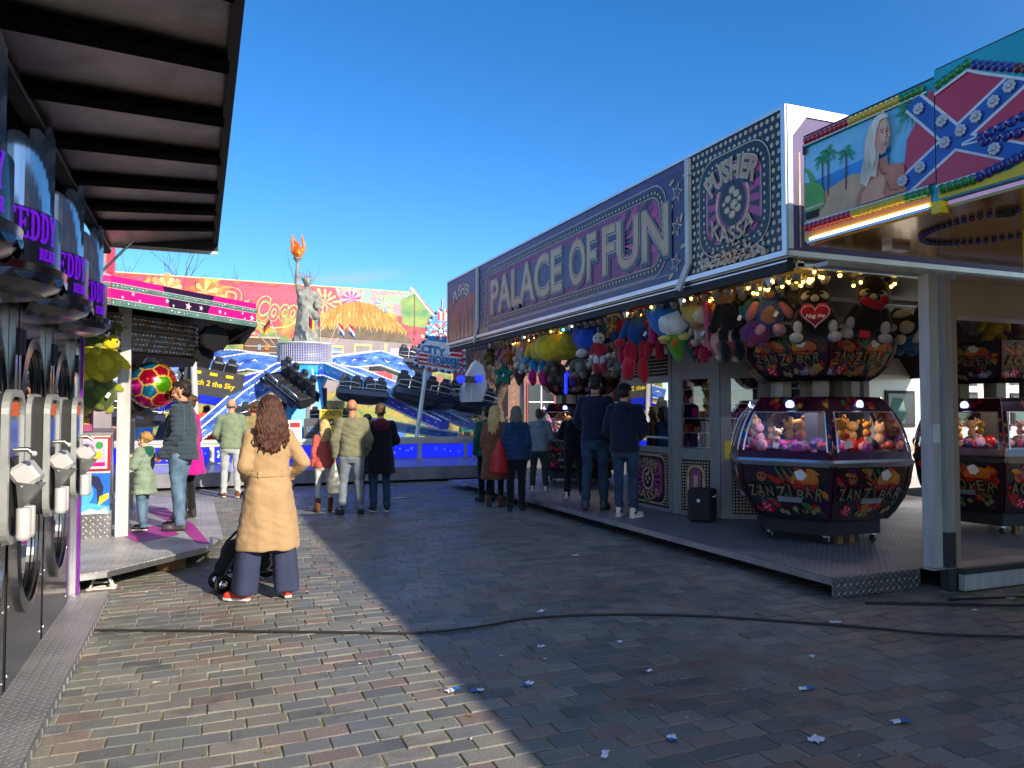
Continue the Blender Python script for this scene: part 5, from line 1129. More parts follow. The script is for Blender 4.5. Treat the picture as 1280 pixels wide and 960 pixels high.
gondola((7.1, 22.4, 1.7), -.3, (0, .15), sc=.9); gondola((4.4, 26.6, 3.1), 0, (0, 0), sc=.8); gondola((1.3, 19.9, 1.45), .35, (-.1, -.1), sc=.8); gondola((3.1, 20.0, 1.35), -.1, (-.1, .05), sc=.72)
P('hotorange', '#e83e12', .3, 0, .15, 3, coat=.4)
b = rmb('hotorange'); b.lathe([(.02, -.28), (.3, -.22), (.42, 0), (.36, .2), (.2, .3)], (.15, 22.0, 1.1), 14); b.mat('shellblack')  # orange car body of the ride with dark windows, no lamp in it
for k in range(3): b.bbox((-.15+.28*k, 21.62, 1.42), (.09, .05, .08), None, .3)
b.mat('seawhite').box(-.35, .65, 21.8, 22.2, 1.52, 1.56); b.mat('hotorange').bbox((.15, 21.8, 1.52), (.45, .3, .06), None, .3); part(b, 'ride_car', rd)
# white hooded lamp pod at the right end
b = rmb('plasticwhite'); o_ = Vector((6.25, 18.0, 2.34))
b.add([o_+Vector(p) for p in ((-.28, 0, -.50), (.24, 0, -.48), (.40, .05, -.1), (.30, .05, .42), (.10, .02, .55), (-.12, 0, .20), (-.25, .3, -.45), (.22, .35, -.45), (.36, .35, -.1), (.26, .35, .38), (.08, .3, .5), (-.1, .3, .2))], [(0, 1, 2, 3, 4, 5), (11, 10, 9, 8, 7, 6), (0, 6, 7, 1), (1, 7, 8, 2), (2, 8, 9, 3), (3, 9, 10, 4), (4, 10, 11, 5), (5, 11, 6, 0)])
b.mat('brushed').box(o_.x-.34, o_.x+.12, o_.y-.16, o_.y-.06, o_.z-.02, o_.z+.14); b.tube([o_+Vector((-.3, -.1, .2)), o_+Vector((-.3, -.1, .5))], .015, 5); b.tube([o_+Vector((-.05, -.04, -.46)), o_+Vector((.02, -.04, .5))], .012, 5); b.tube([o_+Vector((-.2, -.04, .0)), o_+Vector((.3, -.02, .2))], .012, 5)
b.mat('ledblue').lathe([(.001, 0), (.10, 0), (.10, .05), (.001, .05)], (o_.x-.36, o_.y-.19, o_.z+.06), 12, ax=(0, 1, 0)); b.lathe([(.001, 0), (.10, 0), (.10, .05), (.001, .05)], (o_.x+.12, o_.y-.19, o_.z+.08), 12, ax=(0, 1, 0)); part(b, 'lamp_pod', rd)
for q in (((-.05, 20.5, .5), (-.22, 20.6, 4.2), .075), ((-2.8, 20.5, .5), (-2.8, 20.6, 4.2), .07)):
    b = rmb('whitepaint'); b.tube([q[0], q[1]], q[2], 8); part(b, 'mast', rd)
b = rmb('blackmatte')
b.box(5.7, 6.6, 27.7, 27.9, 3.1, 3.6); part(b, 'speaker', rd)
# scenery low down behind the arms
fr = Fr((-4, 27.4, .5), (1, 0, 0), (0, 0, 1)); b = rmb('aqua'); rs = random.Random(2)
P('scenea', '#2c7a48', .5, 0, .3, 2, col2='#98a048'); P('sceneb', '#9a4468', .5, 0, .3, 2, col2='#b08060'); P('scenec', '#3468a0', .5, 0, .3, 2, col2='#90a8c0')
for i in range(22):
    b.mat(['aqua', 'scenea', 'sceneb', 'scenec', 'armblue', 'deckgrey', 'shellnavy', 'hutwall' if 'hutwall' in MATS else 'aqua'][rs.randrange(8)]); x = i*.52; b.poly(fr, [(x, 0), (x+.5, 0), (x+.55, rs.uniform(.4, .95)), (x+.3, rs.uniform(.5, 1.1)), (x+.1, rs.uniform(.3, .9))], .02+.004*(i % 3), .02)
part(b, 'scenery_board', rd)
# ticket sign
t = thing('ticket_sign', 'yellow ticket sign board standing on the front edge of the ride', 'sign', (2.80, 18.02, 1.0)); fr = Fr((-.25, 0, 0), (1, 0, 0), (0, 0, 1))
b = MB('signyellow'); b.poly(fr, [(0, -.2), (.52, -.25), (.52, .66), (.0, .66)], .02, .04); b.mat('blackmatte').text(fr, 'TICKETS', .04, .52, .44, .10, .026, off=.02); b.rect(fr, .20, .30, .32, .44, .026); b.mat('cream').rect(fr, .23, .33, .29, .40, .03); b.build('board', t)
MB('alu').tube([(0, .03, 0), (0, .03, .5)], .02, 6).build('post', t)
b = MB('seawhite'); b.X = Matrix.Translation((0, 0, 0)); fr = Fr((1.85, 17.98, 1.0), (1, 0, 0), (0, 0, 1)); b.fbox(fr, 0, .3, .0, .42, -.03, 0); b.mat('darkgrey').rect(fr, .35, -.0, .66, .45, .0); b.fbox(fr, .35, .66, 0, .45, -.04, -.001); b.mat('scenec').text(fr, 'UIT', .42, .15, .16, .12, .004, off=.02); b.mat('red').rect(fr, .04, .25, .26, .36, .003)
b.build('notice_board', None, 'white and dark notice boards left of the yellow ticket sign', 'notice board')
# hopper sign on its leaning pole
t = thing('ride_sign', 'shaped CITY HOPPER sign with beaded red white and blue edge on a leaning grey pole', 'sign', (5.25, 17.9, 0)); O_ = Matrix.Translation((-5.25, -17.9, 0))
fh = Fr((0, 17.84, 0), (1, 0, 0), (0, 0, 1)); P('signsky', '#3a8ccc', .35, 0, .1, coat=.4); P('signred', '#d2232e', .35, 0, .1, coat=.4)
out = [(4.74, 2.72), (4.84, 3.20), (5.02, 3.34), (5.03, 3.62), (5.16, 3.90), (5.36, 4.08), (5.64, 4.02), (5.70, 3.80), (5.62, 3.40), (5.72, 3.22), (5.98, 3.16), (5.98, 2.62), (5.60, 2.56)]
b = MB('seawhite'); b.X = O_; b.poly(fh, out, 0, .05)
b.mat('signsky').poly(fh, [(5.05, 3.33), (5.06, 3.62), (5.18, 3.87), (5.30, 3.97), (5.30, 3.5), (5.6, 3.4), (5.55, 3.28)], .004); 
for k in range(18):
    g0, g1 = 2*math.pi*k/18, 2*math.pi*(k+1)/18; q_ = .9
    b.mat(['signred', 'seawhite', 'signsky'][k % 3]).poly(fh, [(5.38, 3.56), (5.38+.24*math.cos(g0), 3.56+.22*math.sin(g0)), (5.38+.24*math.cos(g1+.25), 3.56+.22*math.sin(g1+.25))], .007+k*1e-4)
b.mat('navy').disc(fh, 5.38, 3.56, .09, .010, 16); b.mat('seawhite').star(fh, 5.38, 3.56, .08, .012)
for i in range(6):
    b.mat('signred' if i % 2 == 0 else 'seawhite').poly(fh, [(5.30+i*.055, 3.80), (5.355+i*.055, 3.80), (5.35+i*.062, 4.02), (5.29+i*.062, 4.02)], .010)
b.mat('signsky').rect(fh, 5.26, 3.765, 5.68, 3.81, .014); 
for k in range(3): b.mat('seawhite').star(fh, 5.13, 3.45+.13*k, .035, .008)
b.mat('signred').poly(fh, [(4.80, 2.76), (5.94, 2.62), (5.94, 3.10), (5.66, 3.16), (4.88, 3.16)], .006)
for k in range(4): b.mat('seawhite').poly(fh, [(4.84, 2.80+.10*k), (5.92, 2.68+.11*k), (5.92, 2.71+.11*k), (4.84, 2.84+.10*k)], .008)
b.mat('seawhite').poly(fh, [(4.86, 3.08), (4.9, 3.20), (5.45, 3.22), (5.72, 3.10), (5.6, 2.98), (5.1, 3.02)], .010)
for mt, off, w in (('seawhite', .10, .013), ('navy', .05, .016), ('signsky', .02, .019)):
    pad = (off-.02)*.25; b.mat(mt).text(fh, 'CITY', 4.90-pad, 3.02-pad, .60+2*pad, .19+2*pad, w, off=off, mp=lambda u, v: (u, v-.10*((u-4.9)/.6)**2)); b.text(fh, 'HOPPER', 5.08-pad, 2.74-pad, .80+2*pad, .22+2*pad, w+.001, off=off, mp=lambda u, v: (u, v-.10*((u-5.08)/.8-.2)))
b.build('board', t)
b = MB('signsky'); b.X = O_; k = len(out); c = 0
for i in range(k):
    (a, d), (e, f_) = out[i], out[(i+1) % k]; L = math.hypot(e-a, f_-d); m = max(1, round(L/.055))
    for j in range(m): b.mat(['signsky', 'seawhite', 'signred' if c % 4 < 2 else 'navy'][c % 3]); b.ell(fh.at(a+(e-a)*j/m, d+(f_-d)*j/m, .0), (.040, .034, .040), nu=7, nv=5); c += 1
b.build('beaded_edge', t)
b = MB('alu'); b.X = O_; b.tube([(4.81, 17.95, .95), (5.10, 17.95, 3.0)], .052, 10); b.build('pole', t)
# statue
st_ = MB('stone')
st_.loft([(0, 0, 0, .36, .30), (.10, 0, 0, .35, .29), (.5, .0, 0, .31, .26), (.9, .02, 0, .29, .24), (1.15, .02, 0, .27, .21), (1.35, 0, 0, .27, .19), (1.46, 0, 0, .22, .16), (1.52, 0, 0, .10, .10)], 28, fold=lambda g, z: .07*math.sin(g*9+z*2)*(1.2-min(1.2, z)) + .03*math.sin(g*15))
st_.rope((0, 0, 1.45), (0, -.01, 1.62), .075, .07); st_.ell((0, -.03, 1.70), (.10, .12, .14)); st_.ell((0, .03, 1.72), (.115, .11, .13)); st_.ell((0, -.15, 1.69), (.018, .03, .03))
st_.rope((-.20, 0, 1.38), (-.26, -.02, 1.78), .085, .065); st_.rope((-.26, -.02, 1.78), (-.26, -.03, 2.16), .065, .045); st_.rope((-.26, -.03, 2.14), (-.26, -.03, 2.26), .05, .05)
st_.rope((.24, 0, 1.36), (.36, -.05, 1.08), .085, .07); st_.rope((.36, -.05, 1.08), (.26, -.22, .98), .065, .05); st_.bbox((.30, -.24, 1.10), (.09, .03, .15), Matrix.Rotation(.3, 3, 'Z'), .2)
st_.rope((-.2, -.12, 1.35), (.22, -.22, .75), .06, .09); st_.rope((-.1, -.2, 1.1), (.3, -.12, .4), .05, .06)
me = blob(st_, .022, 2, lambda c, n: .020*math.sin(18*c.x+6*c.z+3*math.sin(5*c.z))*(1 if c.z < 1.3 else .3) + .012*fbm(c, 9))
sx = MB('stone'); sx.lathe([(.12, 1.74), (.135, 1.76), (.135, 1.80), (.12, 1.80)], (0, 0, 0), 16)
for k in range(7): a = math.pi*(.12+.76*k/6); sx.tube([(.12*math.cos(a), -.02, 1.78+.05*math.sin(a)), (.28*math.cos(a), -.04, 1.80+.24*math.sin(a))], [.022, .004], 5)
sx.lathe([(.03, 2.2), (.05, 2.26), (.11, 2.34), (.12, 2.36), (.10, 2.37), (.001, 2.37)], (-.26, -.03, 0), 14)
me = join_mesh(me, sx)
sta = link('torch_statue', me, None, 'tall grey robed statue with a spiked crown holding up an orange torch', 'statue', loc=(2.86, 23.05, 3.60)); sta.scale = (1.06,)*3; sta.rotation_euler = (0, 0, -.1)
fl_ = MB('flame'); 
for a, d, h_, r in ((0, 0, .30, .12), (-.09, 0, .42, .06), (.10, .0, .40, .055), (.0, .06, .26, .08), (.03, -.07, .24, .07), (-.05, .05, .34, .06)): fl_.tube([(a*.3, d*.3, 0), (a, d, h_*.35), (a*1.25, d, h_*.7), (a*.9, d, h_*1.35)], [r*.7, r, r*.7, .01], 10)
me = blob(fl_, .018, 1, lambda c, n: .012*math.sin(30*c.x+12*c.z)); f_ = link('flame', me, sta, loc=(-.26, -.03, 2.37)); f_.scale = (1.3, 1.3, 1.2)
# flags stuck round the drum
P('flagred', '#c8202c', .7); P('flagblue', '#20408c', .7); P('flagyellow', '#e0b020', .7)
def flag(x, y, z, lean, cols, vert, label):
    t = thing('flag', label, 'flag', (x, y, z), group='small national flags round the drum'); top = Vector((lean, 0, .75)); MB('whitepaint').tube([(0, 0, 0), top], .010, 5).build('pole', t)
    b = MB(cols[0]); n = 8; w_, h_ = .30, .30
    for s_, c in enumerate(cols):
        b.mat(c)
        for i in range(n):
            def p(u, v): return (top.x + (u*w_*.55 if lean >= 0 else -u*w_*.55), .03*math.sin(u*7)+.02, .75 - v*h_ - u*.22)
            u0, u1 = i/n, (i+1)/n
            if vert: v0, v1 = 0, 1; u0, u1 = (s_+i/n)/len(cols), (s_+(i+1)/n)/len(cols)
            else: v0, v1 = s_/len(cols), (s_+1)/len(cols)
            b.add([p(u0, v0), p(u1, v0), p(u1, v1), p(u0, v1)], [(0, 1, 2, 3), (3, 2, 1, 0)], True)
    b.build('cloth', t)
flag(3.42, 22.7, 3.5, .32, ['flagred', 'seawhite', 'flagblue'], False, 'red white and blue striped flag on the right of the statue, nearest to it')
flag(3.55, 22.85, 3.5, .52, ['flagred', 'seawhite', 'flagblue'], False, 'outermost red white and blue flag leaning right from the drum')
flag(3.3, 23.3, 3.7, -.02, ['flagblue', 'flagred'], False, 'dark blue and red flag hanging limp right behind the statue')
flag(2.12, 22.9, 3.5, -.30, ['blackmatte', 'flagred', 'flagyellow'], False, 'black red and yellow flag left of the statue')
flag(2.0, 23.1, 3.5, -.55, ['flagblue', 'seawhite', 'flagred'], True, 'blue white and red upright striped flag leaning left from the drum')
flag(1.85, 23.2, 3.5, -.75, ['flagred', 'seawhite', 'flagred'], True, 'red and white flag, outermost on the left of the drum')
flag(2.80, 22.3, 3.62, .02, ['blackmatte', 'flagred', 'flagyellow'], True, 'small black red and yellow flag in front of the statue robe')

# ------------------------------------------------------------------ painted hoarding behind
def tiedye(name, cols, sc=.35, dist=2.):
    m, n, l, b = newmat(name); tc = n.new('ShaderNodeTexCoord'); nz = n.new('ShaderNodeTexNoise'); nz.inputs['Scale'].default_value = sc; nz.inputs['Detail'].default_value = 3; nz.inputs['Distortion'].default_value = dist
    l.new(tc.outputs['Object'], nz.inputs['Vector']); cr = n.new('ShaderNodeValToRGB'); e = cr.color_ramp.elements
    while len(e) < len(cols): e.new(.5)
    for i, (q, c) in enumerate(zip(e, cols)): q.position = .30 + .40*i/(len(cols)-1); q.color = (*lin(c), 1)
    n2 = n.new('ShaderNodeTexNoise'); n2.inputs['Scale'].default_value = 6; n2.inputs['Detail'].default_value = 6; l.new(tc.outputs['Object'], n2.inputs['Vector'])
    mx = n.new('ShaderNodeMix'); mx.data_type = 'RGBA'; mx.blend_type = 'OVERLAY'; mx.inputs[0].default_value = .35; l.new(nz.outputs['Fac'], cr.inputs[0]); l.new(cr.outputs[0], mx.inputs[6]); l.new(n2.outputs['Fac'], mx.inputs[7])
    l.new(mx.outputs[2], b.inputs['Base Color']); b.inputs['Roughness'].default_value = .5; MATS[name] = m; return m
tiedye('muralmix', ['#b89838', '#a8a040', '#b86030', '#b02448', '#c04460', '#a83850', '#b87838', '#7c9040'], .36); tiedye('muralgreen', ['#3a6a38', '#7c8838', '#a08840', '#4c7a44', '#a04c48', '#3c6c50'], .5); tiedye('muralcool', ['#5c98b0', '#88a880', '#a87890', '#70b890', '#a8b0a0'], .45)
P('thatch', '#9a6a2c', .7, 0, .35, 3, col2='#b8904c', stretch=(6, 6, 1)); P('hutwall', '#7c7878', .6, 0, .2, 2, col2='#988888'); P('thatchdark', '#6a5a4a', .7, 0, .3, 3); P('muralpink', '#d8385c', .5, 0, .25, 2); P('muralyellow', '#cfc070', .5, 0, .1, 2); P('muralleaf', '#6a9a5a', .5, 0, .3, 2); P('murallilac', '#c070c0', .5, 0, .25, 2, col2='#d8c8d8')
P('shutter', '#5a3a26', .6, 0, .25, 3)
mw = thing('painted_hoarding', 'wide hoarding behind the ride painted with a thatched beach hut and tie dye bursts', 'hoarding', (2, 31, 0)); Mw = Matrix.Translation((-2, -31, 0)); fm = Fr((0, 31, 0), (1, 0, 0), (0, 0, 1))
b = MB('muralmix'); b.X = Mw; b.poly(fm, [(-7, .1), (9.9, .1), (9.9, 4.6), (9.2, 5.6), (8.15, 6.75), (8.0, 6.58), (-7, 6.72)], 0, .12)
b.mat('seawhite').line(fm, [(8.05, 6.74), (9.9, 4.62)], .10, .01); b.mat('muralyellow').line(fm, [(-7, 6.70), (8.0, 6.56)], .04, .012)
b.mat('muralgreen').poly(fm, [(-7, .1), (9.88, .1), (9.88, 3.4), (8.4, 3.6), (5.6, 2.8), (3.5, 4.3), (2.0, 5.2), (-1, 5.0), (-7, 4.8)], .006)
b.mat('muralcool').poly(fm, [(4.95, 6.56), (7.9, 6.54), (8.05, 6.60), (8.9, 5.7), (8.2, 5.4), (7.4, 5.6), (6.2, 5.9), (5.2, 5.7)], .008)
b.mat('scenea').poly(fm, [(7.6, 6.2), (8.2, 6.55), (9.2, 5.4), (8.6, 5.1), (7.7, 5.2)], .012)
def burst(cu, cz, r, c1, c2, n=26, w=.014):
    for i in range(n):
        g0, g1 = 2*math.pi*i/n, 2*math.pi*(i+.95)/n; rr_ = r*(1+.15*math.sin(i*2.7)); b.mat(c1 if i % 2 else c2).poly(fm, [(cu, cz), (cu+rr_*math.cos(g0), cz+rr_*math.sin(g0)), (cu+rr_*1.08*math.cos((g0+g1)/2), cz+rr_*1.08*math.sin((g0+g1)/2)), (cu+rr_*math.cos(g1), cz+rr_*math.sin(g1))], w)
burst(4.55, 5.95, .55, 'muralpink', 'muralyellow'); burst(4.55, 5.95, .28, 'muralyellow', 'muralpink', 14, .018); burst(5.6, 6.15, .36, 'murallilac', 'muralpink', 18); burst(6.9, 6.0, .32, 'muralyellow', 'scenec', 18)
burst(.1, 6.1, .45, 'orange', 'muralyellow', 12); burst(-1.2, 6.15, .5, 'peach', 'muralyellow', 14)
# leafy sweep round the lettering
for a, c, L_, g in ((1.4, 5.6, .5, .8), (1.2, 5.2, .5, 1.4), (1.9, 5.0, .6, 2.2), (3.9, 5.0, .5, .9), (3.8, 4.6, .7, 2.2), (4.4, 4.3, .5, .5)):
    b.mat('muralleaf').poly(fm, [(a, c), (a+L_*.5*math.cos(g)-.08*math.sin(g), c+L_*.5*math.sin(g)+.08*math.cos(g)), (a+L_*math.cos(g), c+L_*math.sin(g)), (a+L_*.5*math.cos(g)+.08*math.sin(g), c+L_*.5*math.sin(g)-.08*math.cos(g))], .016)
# script lettering
for mt, off, w in (('muralyellow', .060, .020), ('peach', .040, .023), ('muralmix', .008, .026)):
    pad = (off-.012)*.6; b.mat(mt).text(fm, 'D', .55-pad, 5.55-pad, .85+2*pad, .78+2*pad, w, off=off, shear=.25); b.text(fm, 'a', 1.35-pad, 5.15-pad, .45+2*pad, .42+2*pad, w, off=off, shear=.25)
for mt, off, w in (('muralyellow', .060, .020), ('muralleaf', .040, .023), ('muralmix', .004, .026)):
    pad = (off-.012)*.6; b.mat(mt).text(fm, 'Coco', 1.95-pad, 5.12-pad, 1.55+2*pad, .95+2*pad, w, off=off, shear=.3); b.text(fm, 'l', 3.72-pad, 5.30-pad, .45+2*pad, 1.0+2*pad, w, off=off, shear=.4)
b.mat('muralyellow').line(fm, [(2.1, 5.05), (2.6, 4.85), (3.1, 4.92), (3.5, 5.15)], .05, .022)
# hut
b.mat('hutwall').poly(fm, [(4.35, 2.4), (8.3, 2.4), (8.3, 4.45), (4.35, 4.55)], .018); b.mat('thatchdark').poly(fm, [(3.7, 4.62), (8.15, 4.42), (7.8, 5.0), (4.2, 5.2)], .022)
th = [(3.55, 4.85), (4.5, 5.55), (5.3, 5.95), (5.9, 6.08), (6.5, 5.95), (7.2, 5.5), (7.9, 4.95)]
lower = []
rs = random.Random(31)
for i in range(60): u = 7.9 - (7.9-3.55)*i/59; lower.append((u, 4.78 + .18*math.sin(math.pi*(7.9-u)/4.35) + (rs.uniform(-.12, .08) if i % 2 else .12)))
b.mat('thatch').poly(fm, th + lower, .030)
b.mat('muralyellow')
for i in range(70): u = rs.uniform(3.8, 7.6); z = rs.uniform(4.95, 5.15+.7*math.sin(math.pi*(u-3.5)/4.4)); b.line(fm, [(u, z), (u+(u-5.8)*.08, z-.22)], .018, .032+i*1e-4)
for x0, x1, z0, z1 in ((4.75, 5.30, 3.55, 4.25), (5.72, 6.42, 2.6, 4.35), (6.95, 7.06, 3.0, 4.4)):
    b.mat('muralyellow').rect(fm, x0, z0, x1, z1, .026); b.mat('thatchdark' if x0 < 5.5 else 'hutwall').rect(fm, x0+.07, z0+.06, x1-.07, z1-.08, .030)
b.mat('scenec').rect(fm, 4.86, 3.66, 5.20, 4.13, .034); b.mat('murallilac').poly(fm, [(7.1, 3.2), (8.3, 3.3), (8.3, 4.3), (7.2, 4.2)], .030)
for a, c, r in ((8.55, 4.75, .42), (8.3, 4.3, .3), (8.9, 4.4, .3), (6.9, 2.9, .45), (6.7, 3.5, .25), (9.0, 5.0, .2), (4.1, 3.9, .2), (1.9, 4.6, .22)):
    for k in range(5): g = k*1.2566+a; b.mat('muralpink' if k % 2 else 'red').disc(fm, a+r*.5*math.cos(g), c+r*.5*math.sin(g), r*.45, .036+k*.001, 10)
    b.mat('muralyellow').disc(fm, a, c, r*.18, .044, 8)
for a, c in ((4.5, 3.3), (3.9, 3.2), (5.6, 3.3), (9.1, 3.6), (3.5, 3.7)):
    for k in range(7): g = .3+k*.42; b.mat('muralleaf').poly(fm, [(a, c-.4), (a+.45*math.cos(g)-.05, c-.1+.45*math.sin(g)), (a+.6*math.cos(g), c-.1+.62*math.sin(g)), (a+.45*math.cos(g)+.06, c-.12+.4*math.sin(g))], .033+k*.001)
for x in (4.1, 8.2, -.2): b.mat('thatchdark').rect(fm, x, 2.4, x+.02, 6.5, .050)
b.build('painting', mw)
b = MB('shutter'); b.X = Mw; b.fbox(fm, 1.55, 2.80, 3.55, 4.42, .02, .10); b.mat('tan'); b.fbox(fm, 1.50, 2.85, 4.42, 4.50, .02, .14)
for k in range(3): b.fbox(fm, 1.55, 2.8, 3.62+.24*k, 3.66+.24*k, .10, .12)
b.mat('scenec').fbox(fm, 2.02, 2.14, 3.98, 4.18, .12, .14); b.mat('orange').fbox(fm, 2.28, 2.42, 3.98, 4.18, .12, .14); b.build('shutter', mw)
for x in (-6.5, -2, 2, 6, 9.5): b = MB('steel'); b.X = Mw; b.tube([(x, 31.3, 0), (x, 31.3, 6.4)], .06, 6); b.tube([(x, 33, 0), (x, 31.3, 5)], .05, 6); b.build('prop', mw)
# other stall seen at the upper left, above the prize kiosk
t = thing('striped_stall', 'far stall front with a rainbow painted board above the pink fascia', 'stall', (-2.6, 19, 0)); fr = Fr((-3.6, 0, 0), (1, 0, 0), (0, 0, 1))
b = MB('seawhite'); b.fbox(fr, 0, 3.0, .1, 4.0, -.1, 0); b.mat('orange').rect(fr, 2.0, 4.02, 2.9, 4.6, 0.004); b.mat('seawhite').fbox(fr, 0, 3.0, 4.0, 4.9, -.08, 0)
b.mat('orange').rect(fr, 1.5, 4.45, 2.05, 4.85, .004); b.mat('signsky').poly(fr, [(2.05, 4.45), (2.95, 4.45), (2.95, 4.85), (2.3, 4.85)], .006); b.mat('yellow').line(fr, [(2.2, 4.85), (2.6, 4.78), (2.85, 4.45)], .07, .009); b.build('front', t)
b = MB('hutwall'); b.box(.05, .75, .5, .7, .1, 5.3); b.mat('fieldred').box(.60, .76, .48, .72, 4.6, 5.35); b.build('pillar', t)

# ------------------------------------------------------------------ buildings, trees beyond
P('brickwall', '#7c5e50', .85, 0, .25, 6, bump=.3, bscale=30); P('roofclay', '#8a5a40', .8, 0, .25, 5, bump=.4, bscale=12, stretch=(4, 1, 1)); P('stonewall', '#a8a090', .85, 0, .2, 3); P('winred', '#7a1c20', .5); P('panedark', (.03, .035, .045), .15); P('bark', '#4a3c30', .9, 0, .3, 6, bump=.5, bscale=20)
def house(name, label, x0, x1, y, z, roof, wm, rm, wins, d=7):
    t = thing(name, label, 'house', (x0, y, 0)); b = MB(wm); w_ = x1-x0
    b.box(0, w_, 0, d, .01, z); b.add([(0, 0, z), (0, d, z), (0, d/2, z+roof), (w_, 0, z), (w_, d, z), (w_, d/2, z+roof)], [(0, 2, 1), (3, 4, 5)])
    b.mat('stonewall'); b.box(-.05, w_+.05, -.04, -.001, z-.25, z-.05); b.build('wall', t)
    b = MB(rm); e = .35; k = roof/(d/2)
    for s in (0, 1):
        y0_, y1_ = (-e, d/2) if s == 0 else (d+e, d/2); za, zb_ = z-e*k, z+roof
        b.add([(-.2, y0_, za+.02), (w_+.2, y0_, za+.02), (w_+.2, y1_, zb_+.02), (-.2, y1_, zb_+.02), (-.2, y0_, za+.16), (w_+.2, y0_, za+.16), (w_+.2, y1_, zb_+.16), (-.2, y1_, zb_+.16)], [(0, 1, 2, 3), (7, 6, 5, 4), (0, 4, 5, 1), (2, 6, 7, 3), (0, 3, 7, 4), (1, 5, 6, 2)])
    n = int((w_+.4)/.28)
    for i in range(n): x = -.2+(i+.5)*(w_+.4)/n; b.tube([(x, -e, z-e*k+.16), (x, d/2, z+roof+.16)], .05, 5)
    b.build('roof', t)
    b = MB('brickwall'); b.box(w_*.7, w_*.7+.6, d/2-.3, d/2+.3, z+roof-.5, z+roof+.9); b.build('chimney', t)
    for (a, c, ww, hh) in wins:
        f_ = MB('winred'); f_.box(a-.08, a+ww+.08, -.05, .02, c-.08, c+hh+.08); w1 = f_.build('window', t); f_ = MB('panedark'); f_.box(a, a+ww, -.07, -.051, c, c+hh); f_.mat('seawhite').box(a+ww/2-.03, a+ww/2+.03, -.085, -.071, c, c+hh); f_.box(a, a+ww, -.085, -.071, c+hh*.55, c+hh*.55+.05); f_.build('pane', w1)
house('brick_house', 'brown brick house with red framed windows seen under the far end of the arcade roof', 13.2, 21, 33, 5.2, 2.2, 'brickwall', 'roofclay', [(1.0, 1.0, 1.3, 1.9), (3.4, 1.0, 1.3, 1.9), (5.6, 1.0, 1.3, 1.9), (1.0, 3.4, 1.2, 1.3), (3.4, 3.4, 1.2, 1.3)])
house('tiled_house', 'pale house with a brown tiled roof right of the painted hoarding', 10.2, 14.2, 37.5, 3.3, 2.0, 'stonewall', 'roofclay', [(1.0, 1.2, .9, 1.2), (2.6, 1.2, .9, 1.2)], 5)
house('row_house', 'low terrace house glimpsed behind the arcade back', 19, 32, 24, 4.6, 2.5, 'brickwall', 'roofclay', [(1, 1, 1.2, 1.6), (4, 1, 1.2, 1.6), (7, 1, 1.2, 1.6), (10, 1, 1.2, 1.6)])
def bare_tree(x, y, h, r, seed, label, spread=1.):
    t = thing('bare_tree', label, 'tree', (x, y, 0), group='leafless trees behind the fair'); rr_ = random.Random(seed); tr = MB('bark'); cr_ = MB('bark')
    def grow(p, d, L, r, lv):
        pts = [p]; q = p.copy(); dd = d.copy()
        for i in range(4): dd = (dd + Vector((rr_.uniform(-.2, .2), rr_.uniform(-.2, .2), rr_.uniform(-.02, .15)))*.6).normalized(); q = q + dd*L/4; pts.append(q.copy())
        (tr if lv == 0 else cr_).tube(pts, [r, r*.9, r*.8, r*.7, r*.55], 6 if lv < 2 else 3, cap=False)
        if lv < 5:
            for k in range(3 if lv < 3 else 2):
                a = rr_.uniform(0, 6.28); nd = (dd + Vector((math.cos(a), math.sin(a), .3))*rr_.uniform(.5, .9)*spread).normalized(); grow(pts[rr_.choice([2, 3, 4])], nd, L*rr_.uniform(.55, .8), r*.5, lv+1)
    grow(Vector((0, 0, 0)), Vector((0, 0, 1)), h*.42, r, 0); tr.build('trunk', t); cr_.build('crown', t)
bare_tree(10.9, 28.3, 4.6, .38, 4, 'thick bare trunk between the ride and the brick house'); bare_tree(-1.2, 40, 10.5, .2, 8, 'bare twiggy tree top showing above the hoarding beside the black flap'); bare_tree(3.0, 42, 9.6, .2, 15, 'bare twigs showing above the hoarding left of the statue')
# leafy shrub by the trunk
P('leafgreen', (.07, .11, .03), .6, 0, .5, 5)
t = thing('garden_shrub', 'low green shrub behind the right end of the ride', 'shrub', (10.2, 29.0, 0)); rr_ = random.Random(3); b = MB('leafgreen')
for i in range(1800):
    p = Vector((rr_.gauss(0, .8), rr_.gauss(0, .5), .2+abs(rr_.gauss(.6, .45)))); a = Vector((rr_.uniform(-1, 1), rr_.uniform(-1, 1), rr_.uniform(-1, 1))).normalized(); c = a.orthogonal().normalized(); s = rr_.uniform(.03, .07); e = a.cross(c); b.add([p-c*s, p+e*s*.5, p+c*s, p-e*s*.5], [(0, 1, 2, 3)])
b.build('foliage', t); MB('bark').tube([(0, 0, 0), (.05, 0, .8)], [.04, .02], 6).build('stem', t)
